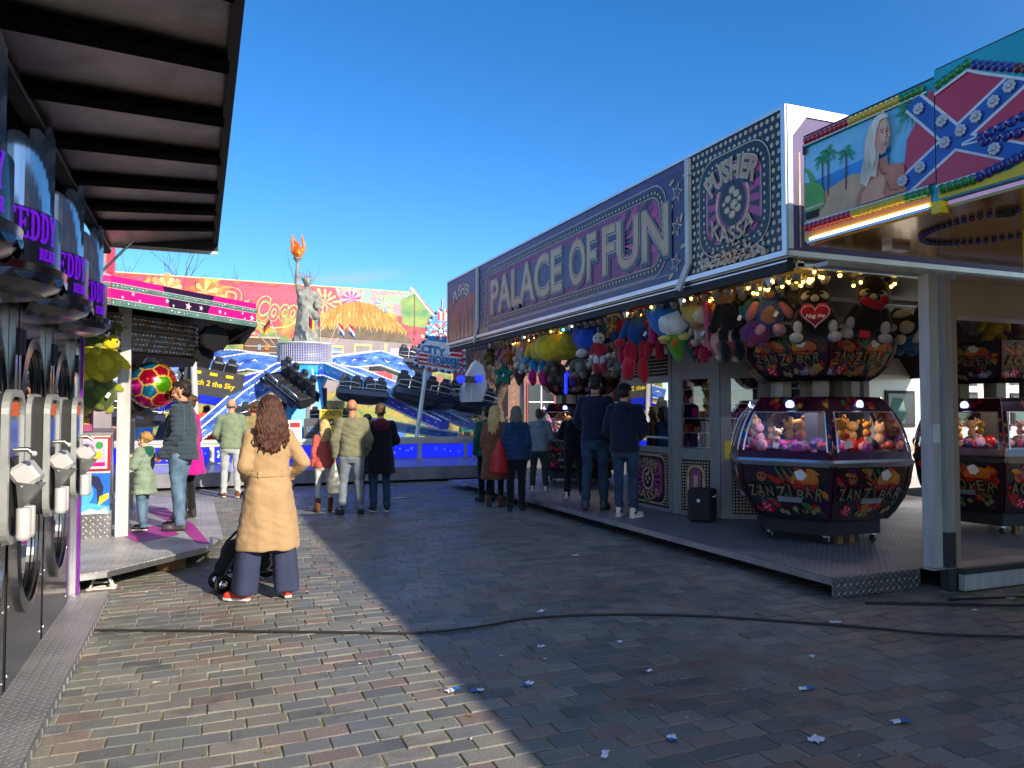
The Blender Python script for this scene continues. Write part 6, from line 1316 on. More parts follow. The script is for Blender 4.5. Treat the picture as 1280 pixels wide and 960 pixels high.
# caravan
P('hutgreen', '#5a7a72', .8, 0, .2); P('caravanwhite', (.62, .62, .60), .3, 0, .05, 2, coat=.4)
cv = thing('caravan', 'white caravan with a dark window and tan stripe parked behind the arcade', 'caravan', (12.3, 10.6, 0), .12)
b = MB('caravanwhite')
sec = [(-1.1, .35), (-1.1, 2.2), (-.9, 2.5), (.9, 2.5), (1.1, 2.2), (1.1, .35)]; vs = [(-3, a, c) for a, c in sec] + [(3, a, c) for a, c in sec]; b.add(vs, [(0, 1, 2, 3, 4, 5), (11, 10, 9, 8, 7, 6)] + [(i, 6+i, 6+(i+1) % 6, (i+1) % 6) for i in range(6)])
b.mat('tan').box(-2.98, 2.98, -1.112, -1.10, .95, 1.05); b.box(-3.012, -3.0, -1.05, 1.05, .95, 1.05); b.mat('greypost').box(-3, 3, -1.108, -1.10, .35, .55); b.build('body', cv)
for x in (-2.2, -.4, 1.4): w1 = MB('blackmatte').box(x, x+.75, -1.125, -1.10, 1.35, 1.95).build('window', cv); MB('panedark').box(x+.05, x+.70, -1.135, -1.126, 1.40, 1.90).build('pane', w1); MB('hutgreen').poly(Fr((x+.12, -1.137, 1.42), (1, 0, 0), (0, 0, 1)), [(0, 0), (.32, 0), (.36, .2), (.30, .40), (.05, .42), (-.03, .25)], .001).build('curtain', w1)
w1 = MB('blackmatte').box(-3.03, -3.0, -.5, .5, 1.35, 1.95).build('window', cv); MB('panedark').box(-3.04, -3.031, -.45, .45, 1.4, 1.9).build('pane', w1); MB('hutgreen').box(-3.043, -3.041, -.35, .05, 1.45, 1.85).build('curtain', w1)
for y in (-1.0, 1.0): MB('rubber').lathe([(.1, -.09), (.3, -.09), (.32, 0), (.3, .09), (.1, .09)], (0, y, .32), 18, ax=(0, 1, 0)).build('wheel', cv)
MB('blackmatte').tube([(-3, 0, .4), (-3.9, 0, .35)], .05, 6).build('drawbar', cv)
# thin high cloud streak
# ------------------------------------------------------------------ six sided grabber cabinets on the arcade deck
P('artblack', (.016, .014, .016), .22, coat=.5); P('artred', '#b01c18', .25, 0, .3, 4, coat=.5); P('artorange', '#b84a14', .25, 0, .35, 5, col2='#c88428', coat=.5); P('artpurple', '#3a1440', .25, 0, .3, 4, coat=.5); P('artgreen', '#3a6a3a', .3, 0, .3, 5, coat=.4); P('artbronze', '#5a4420', .3, 0, .3, 10, coat=.4); P('artyellow', '#8c8058', .3, 0, .25, 12, coat=.4); P('artskin', '#9a5a38', .35, 0, .3, 8); P('dicered', '#c0143a', .2, 0, .1, coat=.5)
P('magrim', '#4a0c26', .25, .2, .2, 3, coat=.5); glow('lampgold', '#ffb040', 5.); glow('lampblue', '#a0b0ff', 2.0); P('plushpink', '#d89aa8', .9); P('plushcream', '#d8b890', .9, bump=.4, bscale=120); P('plusgold', '#b8842c', .9, bump=.4, bscale=120); P('plusgrey', '#8a8680', .9, bump=.4, bscale=120); P('prizered', '#a81c24', .7)
HEX0 = R(236.5)
class Facet:
    """surface of one facet: a runs -1..1 across, height b, c outwards; profile gives the corner radius at each height"""
    def __init__(s, k, prof, base=0.): s.a0 = HEX0 + k*math.pi/3; s.p = prof; s.n = Vector((math.cos(s.a0+math.pi/6), math.sin(s.a0+math.pi/6), 0)); s.base = base
    def rad(s, z):
        p = s.p
        for (r0, z0), (r1, z1) in zip(p, p[1:]):
            if z0 <= z <= z1: return r0 + (r1-r0)*(z-z0)/(z1-z0 or 1)
        return p[0][0] if z < p[0][1] else p[-1][0]
    def at(s, a, b, c=0):
        r = s.rad(b); A = Vector((math.cos(s.a0), math.sin(s.a0), 0))*r; B = Vector((math.cos(s.a0+math.pi/3), math.sin(s.a0+math.pi/3), 0))*r
        q = A.lerp(B, (a+1)/2) + s.n*c; return Vector((q.x, q.y, b))
LOW = [(.76, .26), (.84, .35), (.935, .50), (.995, .66), (1.03, .86)]; UP = [(1.03, .89), (1.015, 1.02), (.98, 1.16), (.925, 1.30), (.85, 1.43), (.76, 1.54), (.72, 1.58)]; CRN = [(.60, 1.76), (.70, 1.82), (.80, 1.92), (.87, 2.05), (.92, 2.24)]
def hexgrid(b, prof, k, a0=-1, a1=1, w=0., z0=None, z1=None, n=1):
    f = Facet(k, prof); zs = [z for r, z in prof]
    if z0 is not None: zs = [z0] + [z for z in zs if z0 < z < z1] + [z1]
    vs = []
    for z in zs:
        for i in range(n+1): vs.append(f.at(a0+(a1-a0)*i/n, z, w))
    m = n+1; b.add(vs, [(i*m+j, i*m+j+1, (i+1)*m+j+1, (i+1)*m+j) for i in range(len(zs)-1) for j in range(n)])
def artwork(b, f, z0, z1, word, seed, big=True):
    rr_ = random.Random(seed); H_ = z1-z0; L_ = .5
    for i in range(64):
        a, z = rr_.uniform(-.9, .9), rr_.uniform(z0+.03, z1-.03); s = rr_.uniform(.06, .2); g = rr_.uniform(0, 3.1); m = rr_.choice(['artred', 'artred', 'artorange', 'artpurple', 'artblack', 'magrim', 'artred', 'artorange', 'artgreen'])
        pts = [(a + s*1.2*math.cos(t+g)*(.5+rr_.random()*.6), max(z0+.01, min(z1-.01, z + s*.45*math.sin(t)*(.5+rr_.random()*.6)))) for t in [k*math.pi/3.5 for k in range(7)]]
        pts = [(max(-.93, min(.93, p[0])), p[1]) for p in pts]; b.mat(m).poly(f, pts, .004+i*7e-5)
    # portrait, sunset, dice, coins
    b.mat('artskin').disc(f, -.52, z1-H_*.22, .11, .010, 12, rv=.055); b.mat('artblack').disc(f, -.56, z1-H_*.20, .03, .012, 8, rv=.012); b.disc(f, -.47, z1-H_*.20, .03, .012, 8, rv=.012); b.mat('artpurple').poly(f, [(-.66, z1-H_*.1), (-.38, z1-H_*.1), (-.42, z1-H_*.02), (-.60, z1-H_*.02)], .0125)
    b.mat('artorange').disc(f, .42, z1-H_*.26, .30, .010, 16, rv=H_*.17); b.mat('artred').poly(f, [(.1, z1-H_*.33), (.75, z1-H_*.33), (.6, z1-H_*.46), (.2, z1-H_*.46)], .0115)
    b.mat('plasticwhite').poly(f, [(.2, z1-H_*.10), (.36, z1-H_*.04), (.48, z1-H_*.16), (.38, z1-H_*.26), (.26, z1-H_*.24)], .012)
    for k in range(4): b.mat('artgreen').line(f, [(-.2+k*.15, z1-.02), (-.05+k*.15, z1-H_*.25)], .03, .009+k*1e-4)
    b.mat('dicered').poly(f, [(-.72, z0+H_*.10), (-.48, z0+H_*.04), (-.42, z0+H_*.22), (-.66, z0+H_*.30)], .013)
    for p in ((-.64, .14), (-.54, .10), (-.62, .22), (-.50, .20), (-.57, .16)): b.mat('plasticwhite').disc(f, p[0], z0+H_*p[1], .016, .015, 6, rv=.009)
    for p in ((-.2, .10), (-.08, .07), (.6, .12), (.7, .18), (.15, .16)): b.mat('artyellow').disc(f, p[0], z0+H_*p[1], .07, .013, 10, rv=.03)
    # the word, each letter jogged, drawn dark behind and pale in front
    n = len(word); wt = [1.0]*n
    if word == 'ZANZIBAR': wt[3] = 1.35
    tot = sum(wt); u = -.86
    for i, chx in enumerate(word):
        cw = 1.70*wt[i]/tot; hh = H_*(.28 if wt[i] == 1 else .44)*(1+.12*math.sin(i*2.1)); zz = z0+H_*.38 + H_*.03*math.sin(i*3.3) - (0 if wt[i] == 1 else H_*.07)
        ww = cw*(.80 if chx != 'I' else .20); u_ = u; u += (cw*.30 if chx == 'I' else 0); jr = .02*math.sin(i*4.7)
        for mt, off, w in (('artblack', .13, .018), ('artbronze', .02, .020), ('artyellow', -.008, .023)):
            pad = (off-.03)*.12; b.mat(mt).text(f, chx, u-pad*2.2, zz-pad, ww+4.4*pad, hh*.82+2*pad if wt[i] == 1 else hh*.70+2*pad, w, off=off, mp=lambda a_, b_: (a_ + (b_-zz)*.25*math.sin(i*2.9), b_ + (a_-u)*jr))
        u = u_ + cw
def prize_cabinet(label, word, loc, rz, lit, seed, group='six sided prize cabinets on the arcade deck'):
    t = thing('prize_cabinet', label, 'prize machine', loc, rz, group)
    b = MB('blackmatte'); pr = [(.70, .10), (.70, .245)]
    for k in range(6): hexgrid(b, pr, k)
    b.add([Facet(k, pr).at(-1, .245) for k in range(6)], [(0, 1, 2, 3, 4, 5)]); b.add([Facet(k, pr).at(-1, .10) for k in range(6)], [(5, 4, 3, 2, 1, 0)]); b.build('base', t)
    for k in range(6):
        f = Facet(k, [(.62, 0), (.62, .1)]); p = f.at(-1, 0); c = MB('chrome'); c.X = Matrix.Translation((p.x, p.y, 0)); c.box(-.03, .03, -.02, .02, .075, .10); c.tube([(0, -.03, .035), (0, -.03, .08)], .008, 5); c.tube([(0, .03, .035), (0, .03, .08)], .008, 5); c.mat('rubber').lathe([(.005, -.018), (.035, -.018), (.035, .018), (.005, .018)], (0, 0, .036), 14, ax=(0, 1, 0)); c.build('castor', t)
    for a in (-.45, .05):
        p = Facet(0, [(.60, 0), (.60, .1)]).at(a, 0); MB('wood').box(p.x-.035, p.x+.035, p.y-.03, p.y+.03, .001, .099).build('packing_block', t)
    for k in range(6):
        b = MB('artblack'); hexgrid(b, LOW, k); b.add([Facet(k, LOW).at(-1, .26), Facet(k, LOW).at(1, .26), Vector((0, 0, .25))], [(2, 1, 0)]); f = Facet(k, LOW); artwork(b, f, .29, .84, word, seed+k % 2)
        b.mat('alu').poly(f, [(-.22, .455), (.34, .455), (.34, .51), (-.22, .51)], .030, .02)
        b.mat('magrim'); hexgrid(b, LOW, k, -.998, -.94, .02); hexgrid(b, LOW, k, .94, .998, .02); b.build('lower_panel', t)
        b = MB('glass'); hexgrid(b, UP, k, -.95, .95, 0, 1.0, 1.42); b.build('window', t)
        b = MB('magrim'); hexgrid(b, UP, k, -1, -.90, .006); hexgrid(b, UP, k, .90, 1, .006); hexgrid(b, UP, k, -.90, .90, .006, 1.42, 1.58); b.mat('artpurple'); hexgrid(b, UP, k, -.9, .9, .006, .90, 1.0)
        fu = Facet(k, UP); rr_ = random.Random(seed*3+k)
        for i in range(10): a = rr_.uniform(-.8, .8); z = rr_.uniform(1.46, 1.55); b.mat(rr_.choice(['artred', 'artblack', 'artgreen', 'artorange'])).poly(fu, [(a-.08, z-.02), (a+.06, z-.03), (a+.09, z+.02), (a-.04, z+.03)], .009+i*1e-4)
        for s_ in (-.95, .95):
            for i in range(7): z = 1.0+.055*i; b.mat(rr_.choice(['artred', 'artorange', 'artblack', 'artpurple'])).disc(fu, s_, z, .035, .010, 7, rv=.022)
        b.mat('chrome'); hexgrid(b, [(1.045, .845), (1.06, .89), (1.035, .92)], k); b.tube([fu.at(-.90, z, .012) for z in (1.0, 1.1, 1.2, 1.3, 1.42)], .010, 5); b.tube([fu.at(.90, z, .012) for z in (1.0, 1.1, 1.2, 1.3, 1.42)], .010, 5); b.tube([fu.at(-.9, 1.42, .012), fu.at(.9, 1.42, .012)], .010, 5); b.build('window_frame', t)
        p = fu.at(.0, 1.50, .015); l_ = MB('lampblue'); l_.lathe([(.020, 0), (.045, .004), (.05, .012), (.02, .018)], p, 14, ax=tuple(fu.n)); l_.mat('bulbwhite').ell(p+fu.n*.02, (.012,)*3, nu=8, nv=5); l_.build('ring_lamp', t)
    b = MB('artblack'); b.add([Facet(k, [(.74, 1.59), (.75, 1.60)]).at(-1, 1.585) for k in range(6)], [(0, 1, 2, 3, 4, 5)]); b.add([Facet(k, [(.72, 1.575), (.72, 1.58)]).at(-1, 1.575) for k in range(6)], [(5, 4, 3, 2, 1, 0)])
    b.mat('artpurple'); b.add([Facet(k, [(1.01, .93), (1.01, .94)]).at(-1, .93) for k in range(6)], [(0, 1, 2, 3, 4, 5)]); b.build('housing', t)
    b = MB('darkgrey'); b.lathe([(.16, .93), (.16, 1.57)], (0, 0, 0), 6, smooth=False); b.build('core', t)
    b = MB('tan')
    for k in range(6): p = Facet(k, [(.42, 0), (.42, 2)]).at(-1, 0); c = MB('tan'); c.box(p.x-.06, p.x+.06, p.y-.06, p.y+.06, 1.59, 1.78); c.build('crown_post', t)
    for k in range(6):
        b = MB('artblack'); hexgrid(b, CRN, k); b.add([Facet(k, CRN).at(-1, 1.76), Facet(k, CRN).at(1, 1.76), Vector((0, 0, 1.77))], [(2, 1, 0)]); b.add([Facet(k, CRN).at(-1, 2.24), Facet(k, CRN).at(1, 2.24), Vector((0, 0, 2.22))], [(0, 1, 2)])
        artwork(b, Facet(k, CRN), 1.80, 2.22, word, seed+5+k % 2); b.mat('magrim'); hexgrid(b, CRN, k, -.998, -.94, .018); hexgrid(b, CRN, k, .94, .998, .018); b.build('crown_panel', t)
    # prizes on show
    rr_ = random.Random(seed); fill = MB('prizered')
    for i in range(110):
        a, r = rr_.uniform(0, 6.28), rr_.uniform(.2, .88); s = rr_.uniform(.03, .075); fill.mat(rr_.choice(['prizered', 'navy', 'purple', 'magentapaint', 'plushpink', 'darkgrey', 'artred', 'capblue'])); fill.ell((r*math.cos(a), r*math.sin(a), .95+s+rr_.uniform(0, .05)), (s, s, s*rr_.uniform(.6, 1.2)), nu=7, nv=5)
    fill.build('prize_pile', t, kind='stuff')
    for k in range(6):
        for a in (-.45, .35):
            f = Facet(k, [(.74, 0), (.74, 2)]); p = f.at(a, 1.0); c = MB(rr_.choice(['plushcream', 'plushcream', 'plushpink', 'plusgold', 'plusgrey', 'plushcream'])); c.X = Matrix.Translation((p.x + rr_.uniform(-.05, .05), p.y + rr_.uniform(-.05, .05), 1.15+rr_.uniform(-.04, .05))) @ Matrix.Rotation(f.a0+math.pi/6-math.pi/2+rr_.uniform(-.7, .7), 4, 'Z') @ Matrix.Rotation(rr_.uniform(-.35, .35), 4, 'Y') @ Matrix.Scale(rr_.uniform(.75, 1.3), 4)
            c.ell((0, 0, 0), (.05, .045, .06), nu=9, nv=6); c.ell((0, .0, .095), (.058, .05, .052), nu=10, nv=7); c.ell((-.05, 0, .145), (.02, .012, .022), nu=6, nv=5); c.ell((.05, 0, .145), (.02, .012, .022), nu=6, nv=5); c.mat('prizered').ell((0, .05, -.01), (.03, .015, .03), nu=7, nv=5); c.mat('blackmatte').ell((-.02, .045, .10), .008, nu=6, nv=4); c.ell((.02, .045, .10), .008, nu=6, nv=4)
            c.mat('plushpink').ell((-.03, .03, -.07), (.02, .03, .02), nu=6, nv=5); c.ell((.03, .03, -.07), (.02, .03, .02), nu=6, nv=5); c.mat('plasticwhite').box(-.03, .05, .06, .063, -.12, -.05); c.build('prize_doll', t)
    c = MB('lampgold')
    for k in range(6):
        f = Facet(k, [(.60, 0), (.60, 2)])
        for a in (-.5, .5): c.ell(f.at(a, 1.50), (.016,)*3, nu=7, nv=5)
    c.build('lamp_bead', t)
    if lit:
        for k, (colr, e) in enumerate(lit):
            f = Facet(k if k < 2 else 5, [(.70, 0), (.70, 2)]); p = f.at(0, 1.50); ld = bpy.data.lights.new('cabinet_light', 'POINT'); ld.energy = e*.8; ld.color = colr; ld.shadow_soft_size = .03; lo = bpy.data.objects.new('cabinet_light', ld); COL.objects.link(lo); lo.parent = t; lo.location = p
    return t
# facet numbering: 5 faces the viewer's left front, 0 the right front
cabA = prize_cabinet('ZANZIBAR prize cabinet in front of the white corner post, glowing windows on castors', 'ZANZIBAR', (6.60, 6.95, .18), 0, [((1, .62, .3), 7.0), ((1, .62, .3), 3), ((.75, .75, 1), 11)], 3)
cabB = prize_cabinet('ACEPOKER prize cabinet behind the right hand opening beyond the white post', 'ACEPOKER', (9.15, 6.60, .18), -.28, [((1, .8, .6), 5), ((1, .8, .6), 5), ((1, .75, .5), 5)], 11)
cabC = copy_tree(cabA, 'dark prize cabinet at the far end of the arcade behind the waiting boys', (7.2, 14.1, .18), .25)
w_ = MB('ledblue').tube([(7.2-.9*.68, 14.1-.9*.72, 1.95), (7.2-.9*.68, 14.1-.9*.72, 2.40)], .03, 6); w_.build('blue_tube_light', None, 'upright blue neon tube on the far cabinet crown', 'light tube')

# ------------------------------------------------------------------ plush toys
FAB = {}
def fab(c):
    if c not in FAB: FAB[c] = fabric('plush_' + c.strip('#'), c, .5, 180, .18, .3)
    return FAB[c]
def plush(kind, cols, loc, s, label, rz=0., group='plush prizes hanging under the arcade roof', tilt=0.):
    t = thing('plush_toy', label, 'plush toy', loc, rz, group); t.rotation_euler = (0, tilt, rz)
    c = [fab(x) for x in cols] + [fab(cols[-1])]*4; E_ = MATS['blackmatte']; face = -1
    def mk(name, ops, par=t):
        b = MB(c[0])
        for m, ce, r, *ro in ops: b.mat(m); b.ell([q*s*1.1 for q in ce], [q*s*1.14 for q in ((r,)*3 if not isinstance(r, tuple) else r)], ro[0] if ro else None, 20, 14)
        sd = loc[0]*3+loc[1]*7
        for i_, v_ in enumerate(b.V):
            v_ = Vector(v_); k_ = noise.noise_vector(v_*(5/s) + Vector((sd, 0, sd)))*(.035*s) + noise.noise_vector(v_*(13/s) + Vector((0, sd, 0)))*(.014*s); b.V[i_] = tuple(v_ + k_)
        return b.build(name, par)
    if kind == 'bear':
        mk('body', [(c[0], (0, 0, 0), (.22, .19, .26)), (c[1], (0, -.10, -.02), (.14, .11, .17))]); h = mk('head', [(c[0], (0, -.02, .36), (.20, .17, .18)), (c[1], (0, -.17, .31), (.09, .07, .07)), (E_, (0, -.24, .33), .025), (E_, (-.08, -.17, .40), .022), (E_, (.08, -.17, .40), .022)])
        for x in (-1, 1): mk('ear', [(c[0], (x*.17, .0, .50), (.07, .04, .07)), (c[1], (x*.17, -.03, .50), (.04, .02, .04))], h); mk('arm', [(c[2], (x*.25, -.08, .05), (.07, .08, .16), Matrix.Rotation(x*-.5, 3, 'Y'))]); mk('leg', [(c[3], (x*.14, -.12, -.26), (.09, .14, .09))])
    elif kind == 'doll':
        mk('body', [(c[0], (0, 0, .05), (.13, .10, .18))]); mk('head', [(c[1], (0, 0, .33), (.14, .12, .13)), (E_, (-.05, -.11, .34), .02), (E_, (.05, -.11, .34), .02)])
        for x in (-1, 1): mk('arm', [(c[0], (x*.15, 0, .06), (.05, .05, .17), Matrix.Rotation(x*-.35, 3, 'Y')), (c[2], (x*.20, 0, -.10), (.055, .05, .06))]); mk('leg', [(c[2], (x*.08, 0, -.20), (.065, .06, .13)), (c[3], (x*.09, -.02, -.40), (.07, .08, .15))])
    elif kind == 'round':
        mk('body', [(c[0], (0, 0, 0), (.36, .30, .32)), (c[1], (0, -.12, -.06), (.25, .20, .22)), (E_, (-.10, -.28, .12), .03), (E_, (.10, -.28, .12), .03)])
        for x in (-1, 1): mk('fin', [(c[2], (x*.34, 0, .02), (.06, .10, .14), Matrix.Rotation(x*.4, 3, 'Y'))]); mk('foot', [(c[3], (x*.14, -.12, -.32), (.09, .12, .06))])
    elif kind == 'pine':
        mk('body', [(c[0], (0, 0, -.02), (.34, .26, .24)), (c[0], (-.2, -.03, -.06), (.22, .20, .20)), (c[0], (.18, -.04, -.03), (.22, .2, .2))])
        for i in range(7): g = -1.2+i*.4; mk('leaf', [(c[1], (.22*math.sin(g), 0, .22+.10*math.cos(g)), (.07, .06, .17), Matrix.Rotation(g, 3, 'Y'))])
    elif kind == 'cone':
        b = MB(c[0]); b.lathe([(.001, -.40*s), (.08*s, -.3*s), (.2*s, -.05*s), (.26*s, .15*s), (.2*s, .24*s), (.001, .26*s)], (0, 0, 0), 16); b.build('body', t); mk('fin', [(c[1], (0, -.2, .0), (.06, .05, .09))])
    elif kind == 'star':
        b = MB(c[0]); b.star(Fr((0, -.05*s, 0), (1, 0, 0), (0, 0, 1)), 0, 0, .40*s, .03*s, 5, .5, th=.14*s); b.build('body', t); mk('eye', [(E_, (-.07, -.10, .04), .03), (E_, (.07, -.10, .04), .03)])
    elif kind == 'stick':
        b = MB(c[0]); b.rope((0, 0, .45*s), (0, 0, -.45*s), .07*s, .10*s, 12); b.build('body', t); mk('stripe', [(c[1], (.03, -.06, .1), (.03, .05, .3)), (c[1], (-.04, -.05, -.25), (.02, .05, .12))])
    elif kind == 'turtle':
        mk('shell', [(c[0], (0, 0, 0), (.30, .16, .33)), (c[1], (0, -.09, 0), (.15, .10, .17)), (c[1], (-.16, -.06, .17), (.08, .08, .09)), (c[1], (.16, -.06, .17), (.08, .08, .09)), (c[1], (0, -.06, -.23), (.1, .08, .08))]); mk('head', [(c[2], (0, -.05, .40), (.12, .11, .13)), (E_, (-.05, -.15, .43), .02), (E_, (.05, -.15, .43), .02)])
        for x in (-1, 1): mk('flipper', [(c[2], (x*.30, 0, .14), (.16, .05, .08), Matrix.Rotation(x*.6, 3, 'Y'))]); mk('tail_flipper', [(c[2], (x*.2, 0, -.30), (.10, .05, .06), Matrix.Rotation(x*-.8, 3, 'Y'))])
    b = MB('steel'); b.tube([(0, 0, .4*s), (0, 0, .4*s+.14)], .004, 4); b.build('hanging_cord', t)
    if int(loc[1]*100) % 3 == 0:
        b = MB('plasticwhite'); b.X = Matrix.Translation((.12*s, -.28*s, -.02)) @ Matrix.Rotation(.5, 4, 'Y'); b.box(-.018, .018, -.001, .001, -.03, .03); b.tube([(0, 0, .03), (-.02, .05, .07)], .0015, 3); b.build('paper_tag', t)
    return t
L_ = 'hanging under the arcade roof '
pt = [('bear', ['#6a5a2a', '#8a7a4a'], (5.55, 14.86, 2.70), .42, 'olive brown bear plush, the farthest toy under the arcade roof'),
 ('bear', ['#9a7aa0', '#d8884a', '#9a3a80'], (5.55, 13.95, 2.74), .50, 'lilac plush with orange face near the far end of the arcade roof'),
 ('bear', ['#a89a98', '#d8a0a0', '#a89a98', '#c8b8b4'], (5.55, 13.05, 2.76), .66, 'grey and pink bunny like plush between lilac and yellow toys'),
 ('bear', ['#8a8488', '#b8a8a8', '#a8a0a0'], (5.72, 12.6, 2.66), .58, 'grey plush tucked behind the pink bunny like toy'),
 ('star', ['#1f7a6a'], (5.55, 14.1, 2.34), .62, 'teal star plush hanging lowest at the far end'), ('cone', ['#6a4a3a', '#5a3a2a'], (5.55, 13.3, 2.30), .55, 'brown sack shaped plush beside the teal star'),
 ('doll', ['#d8c84a', '#c8a0d0', '#2a8ac0', '#c01878'], (5.5, 12.35, 2.62), .95, 'yellow blue and magenta striped long legged plush'), ('round', ['#a01c24', '#c84048'], (5.6, 12.2, 2.93), .34, 'small red round plush above the striped one'), ('bear', ['#c8702a', '#e0a050'], (5.62, 12.75, 2.96), .36, 'small orange plush high up beside the light bulbs at the far end'),
 ('pine', ['#c8b428', '#1f8a50'], (5.48, 11.35, 2.72), .95, 'big yellow fruit plush with green leaf hair'), ('pine', ['#b8a420', '#2a8a3a'], (5.62, 10.9, 2.80), .7, 'yellow fruit plush with bright green leaves behind the bigger one'),
 ('bear', ['#4a4038', '#6a5a50'], (5.62, 11.9, 2.30), .52, 'dark brown plush below the yellow fruit toy'), ('bear', ['#6a625a', '#8a8078'], (5.6, 10.85, 2.33), .50, 'grey brown plush hanging low in the middle'), ('bear', ['#3a3430', '#5a504a'], (5.75, 11.3, 2.38), .52, 'charcoal plush hidden low behind the grey brown one'),
 ('round', ['#123a9a', '#1a4ab8', '#103080', '#d8d0c8'], (5.5, 10.3, 2.78), .82, 'large royal blue round plush'), ('doll', ['#b8283a', '#e0d8d0', '#d8d8d8', '#b02030'], (5.42, 9.95, 2.48), .55, 'small red and white doll plush below the blue one'), ('bear', ['#9a8a7a', '#b8a890'], (5.52, 10.1, 2.32), .52, 'beige plush with a red cap below the royal blue toy'), ('bear', ['#4a3428', '#8a6a4a'], (5.6, 9.6, 2.72), .56, 'brown horse like plush between blue and red toys'), ('bear', ['#5a5450', '#7a7068'], (5.65, 9.7, 2.28), .5, 'grey plush above the two tall men'),
 ('doll', ['#a01828', '#a01828', '#18387a', '#b01c30'], (5.48, 9.22, 2.74), .80, 'red and blue long legged doll plush, farther of the pair'), ('doll', ['#1a4a8a', '#c02038', '#b01830', '#c0182c'], (5.42, 8.88, 2.64), 1.05, 'red and blue long legged doll plush, nearer and lower of the pair'), ('doll', ['#a81830', '#a81830', '#a81830'], (5.6, 8.7, 2.72), .7, 'plain red doll plush behind the red and blue pair'),
 ('stick', ['#c81868', '#2a7ac0'], (5.42, 8.50, 2.82), .62, 'magenta long plush beside the blue penguin shape'), ('round', ['#1a6ab0', '#e0e0e0', '#1a6ab0', '#d8c860'], (5.46, 8.08, 2.78), .78, 'large blue and white penguin like plush'), ('round', ['#1a7a90', '#2a8aa0'], (5.7, 8.3, 2.80), .6, 'teal round plush behind the blue penguin like toy'),
 ('round', ['#c8a850', '#e0d0b0', '#c8a850', '#a06a40'], (5.5, 7.58, 2.80), .52, 'cream yellow round plush near the cashier cabin'), ('bear', ['#c8b098', '#b8a088'], (5.55, 7.62, 2.55), .44, 'beige plush hanging below the cream yellow one'), ('cone', ['#5a9a28', '#e0681c'], (5.48, 8.05, 2.45), .62, 'green cone shaped plush with an orange fin'), ('cone', ['#0f4a3a', '#b01c40'], (5.62, 7.9, 2.42), .55, 'dark green cone plush behind the bright green one'), ('bear', ['#c02848', '#a01838'], (5.62, 7.7, 2.30), .3, 'small crimson plush low beside the green cones'),
 ('stick', ['#c84a68', '#8a1c30'], (5.45, 7.36, 2.66), .66, 'long pink striped plush stick'), ('doll', ['#141418', '#b07a58', '#101014', '#101014'], (5.5, 7.08, 2.64), .80, 'black long limbed doll plush near the corner'), ('round', ['#c89a80', '#a83040', '#c89a80'], (5.62, 7.2, 2.40), .55, 'peach round plush below the black doll'), ('round', ['#2a6a6a', '#3a7a78'], (5.72, 6.86, 2.72), .42, 'dull teal round plush next to the black doll')]
rp = random.Random(6)
for i, (k, c, l, s, lb) in enumerate(pt): plush(k, c, l, s, lb, rz=-.75 + rp.uniform(-.35, .35), tilt=rp.uniform(-.12, .12))
for i, (k, c, l, s, lb) in enumerate([
 ('bear', ['#4a3a4a', '#6a5a6a'], (5.95, 13.6, 2.72), .6, 'dusky violet plush in the back row behind the pink bunny like toy'), ('bear', ['#3a5a3a', '#5a7a5a'], (5.95, 12.4, 2.75), .6, 'moss green plush in the back row near the striped doll'), ('round', ['#6a2a2a', '#8a4a3a'], (5.95, 11.5, 2.72), .6, 'rust red round plush behind the big yellow fruit toy'),
 ('bear', ['#5a4a3a', '#7a6a5a'], (5.9, 10.7, 2.76), .62, 'tan brown plush in the back row left of the royal blue toy'), ('round', ['#2a3a5a', '#3a4a6a'], (5.9, 9.9, 2.70), .62, 'slate blue round plush hidden behind the small doll'), ('bear', ['#7a5a2a', '#9a7a4a'], (5.78, 9.55, 2.50), .55, 'golden brown plush left of the red and blue pair'),
 ('bear', ['#3a2a2a', '#5a4a4a'], (5.95, 9.1, 2.76), .62, 'dark chocolate plush behind the red and blue pair'), ('bear', ['#7a2a4a', '#9a4a6a'], (5.9, 8.35, 2.55), .55, 'plum plush between the green cone and the red dolls'), ('bear', ['#2a4a4a', '#4a6a6a'], (5.95, 7.7, 2.74), .62, 'deep teal plush in the back row above the cabin chamfer'),
 ('bear', ['#6a5a4a', '#4a3a2a'], (5.8, 7.35, 2.76), .6, 'brown plush squeezed behind the striped pink stick'), ('round', ['#8a4a2a', '#a86a3a'], (5.42, 13.5, 2.62), .34, 'small burnt orange plush hanging low at the far end'), ('bear', ['#a8a8a0', '#c8c8c0'], (5.44, 12.85, 2.44), .4, 'small off white plush hanging low beside the striped doll'),
 ('bear', ['#5a5a62', '#7a7a82'], (5.5, 11.75, 2.46), .45, 'steel grey plush hanging below the yellow fruit toy'), ('bear', ['#c8883a', '#d8a85a'], (5.46, 9.55, 2.86), .32, 'little amber plush touching the roof edge by the dolls')]): plush(k, c, l, s, lb, rz=-.75 + rp.uniform(-.4, .4), tilt=rp.uniform(-.2, .2))
g2 = 'big plush prizes on the cabinet crowns'
plush('bear', ['#2a4a8a', '#9a6a50', '#b86a70', '#c88a98'], (5.72, 6.66, 2.66), .62, 'brown faced plush in blue overalls on the cabinet crown, left of the grey hat', -.75, g2)
plush('round', ['#5a5854', '#6a6864'], (6.0, 6.5, 2.86), .34, 'grey round plush high between overalls toy and heart toy', -.7, g2)
plush('round', ['#5a2a6a', '#8a2a5a'], (5.62, 6.75, 2.46), .38, 'purple plush peeking below the overalls toy on the crown', -.7, g2)
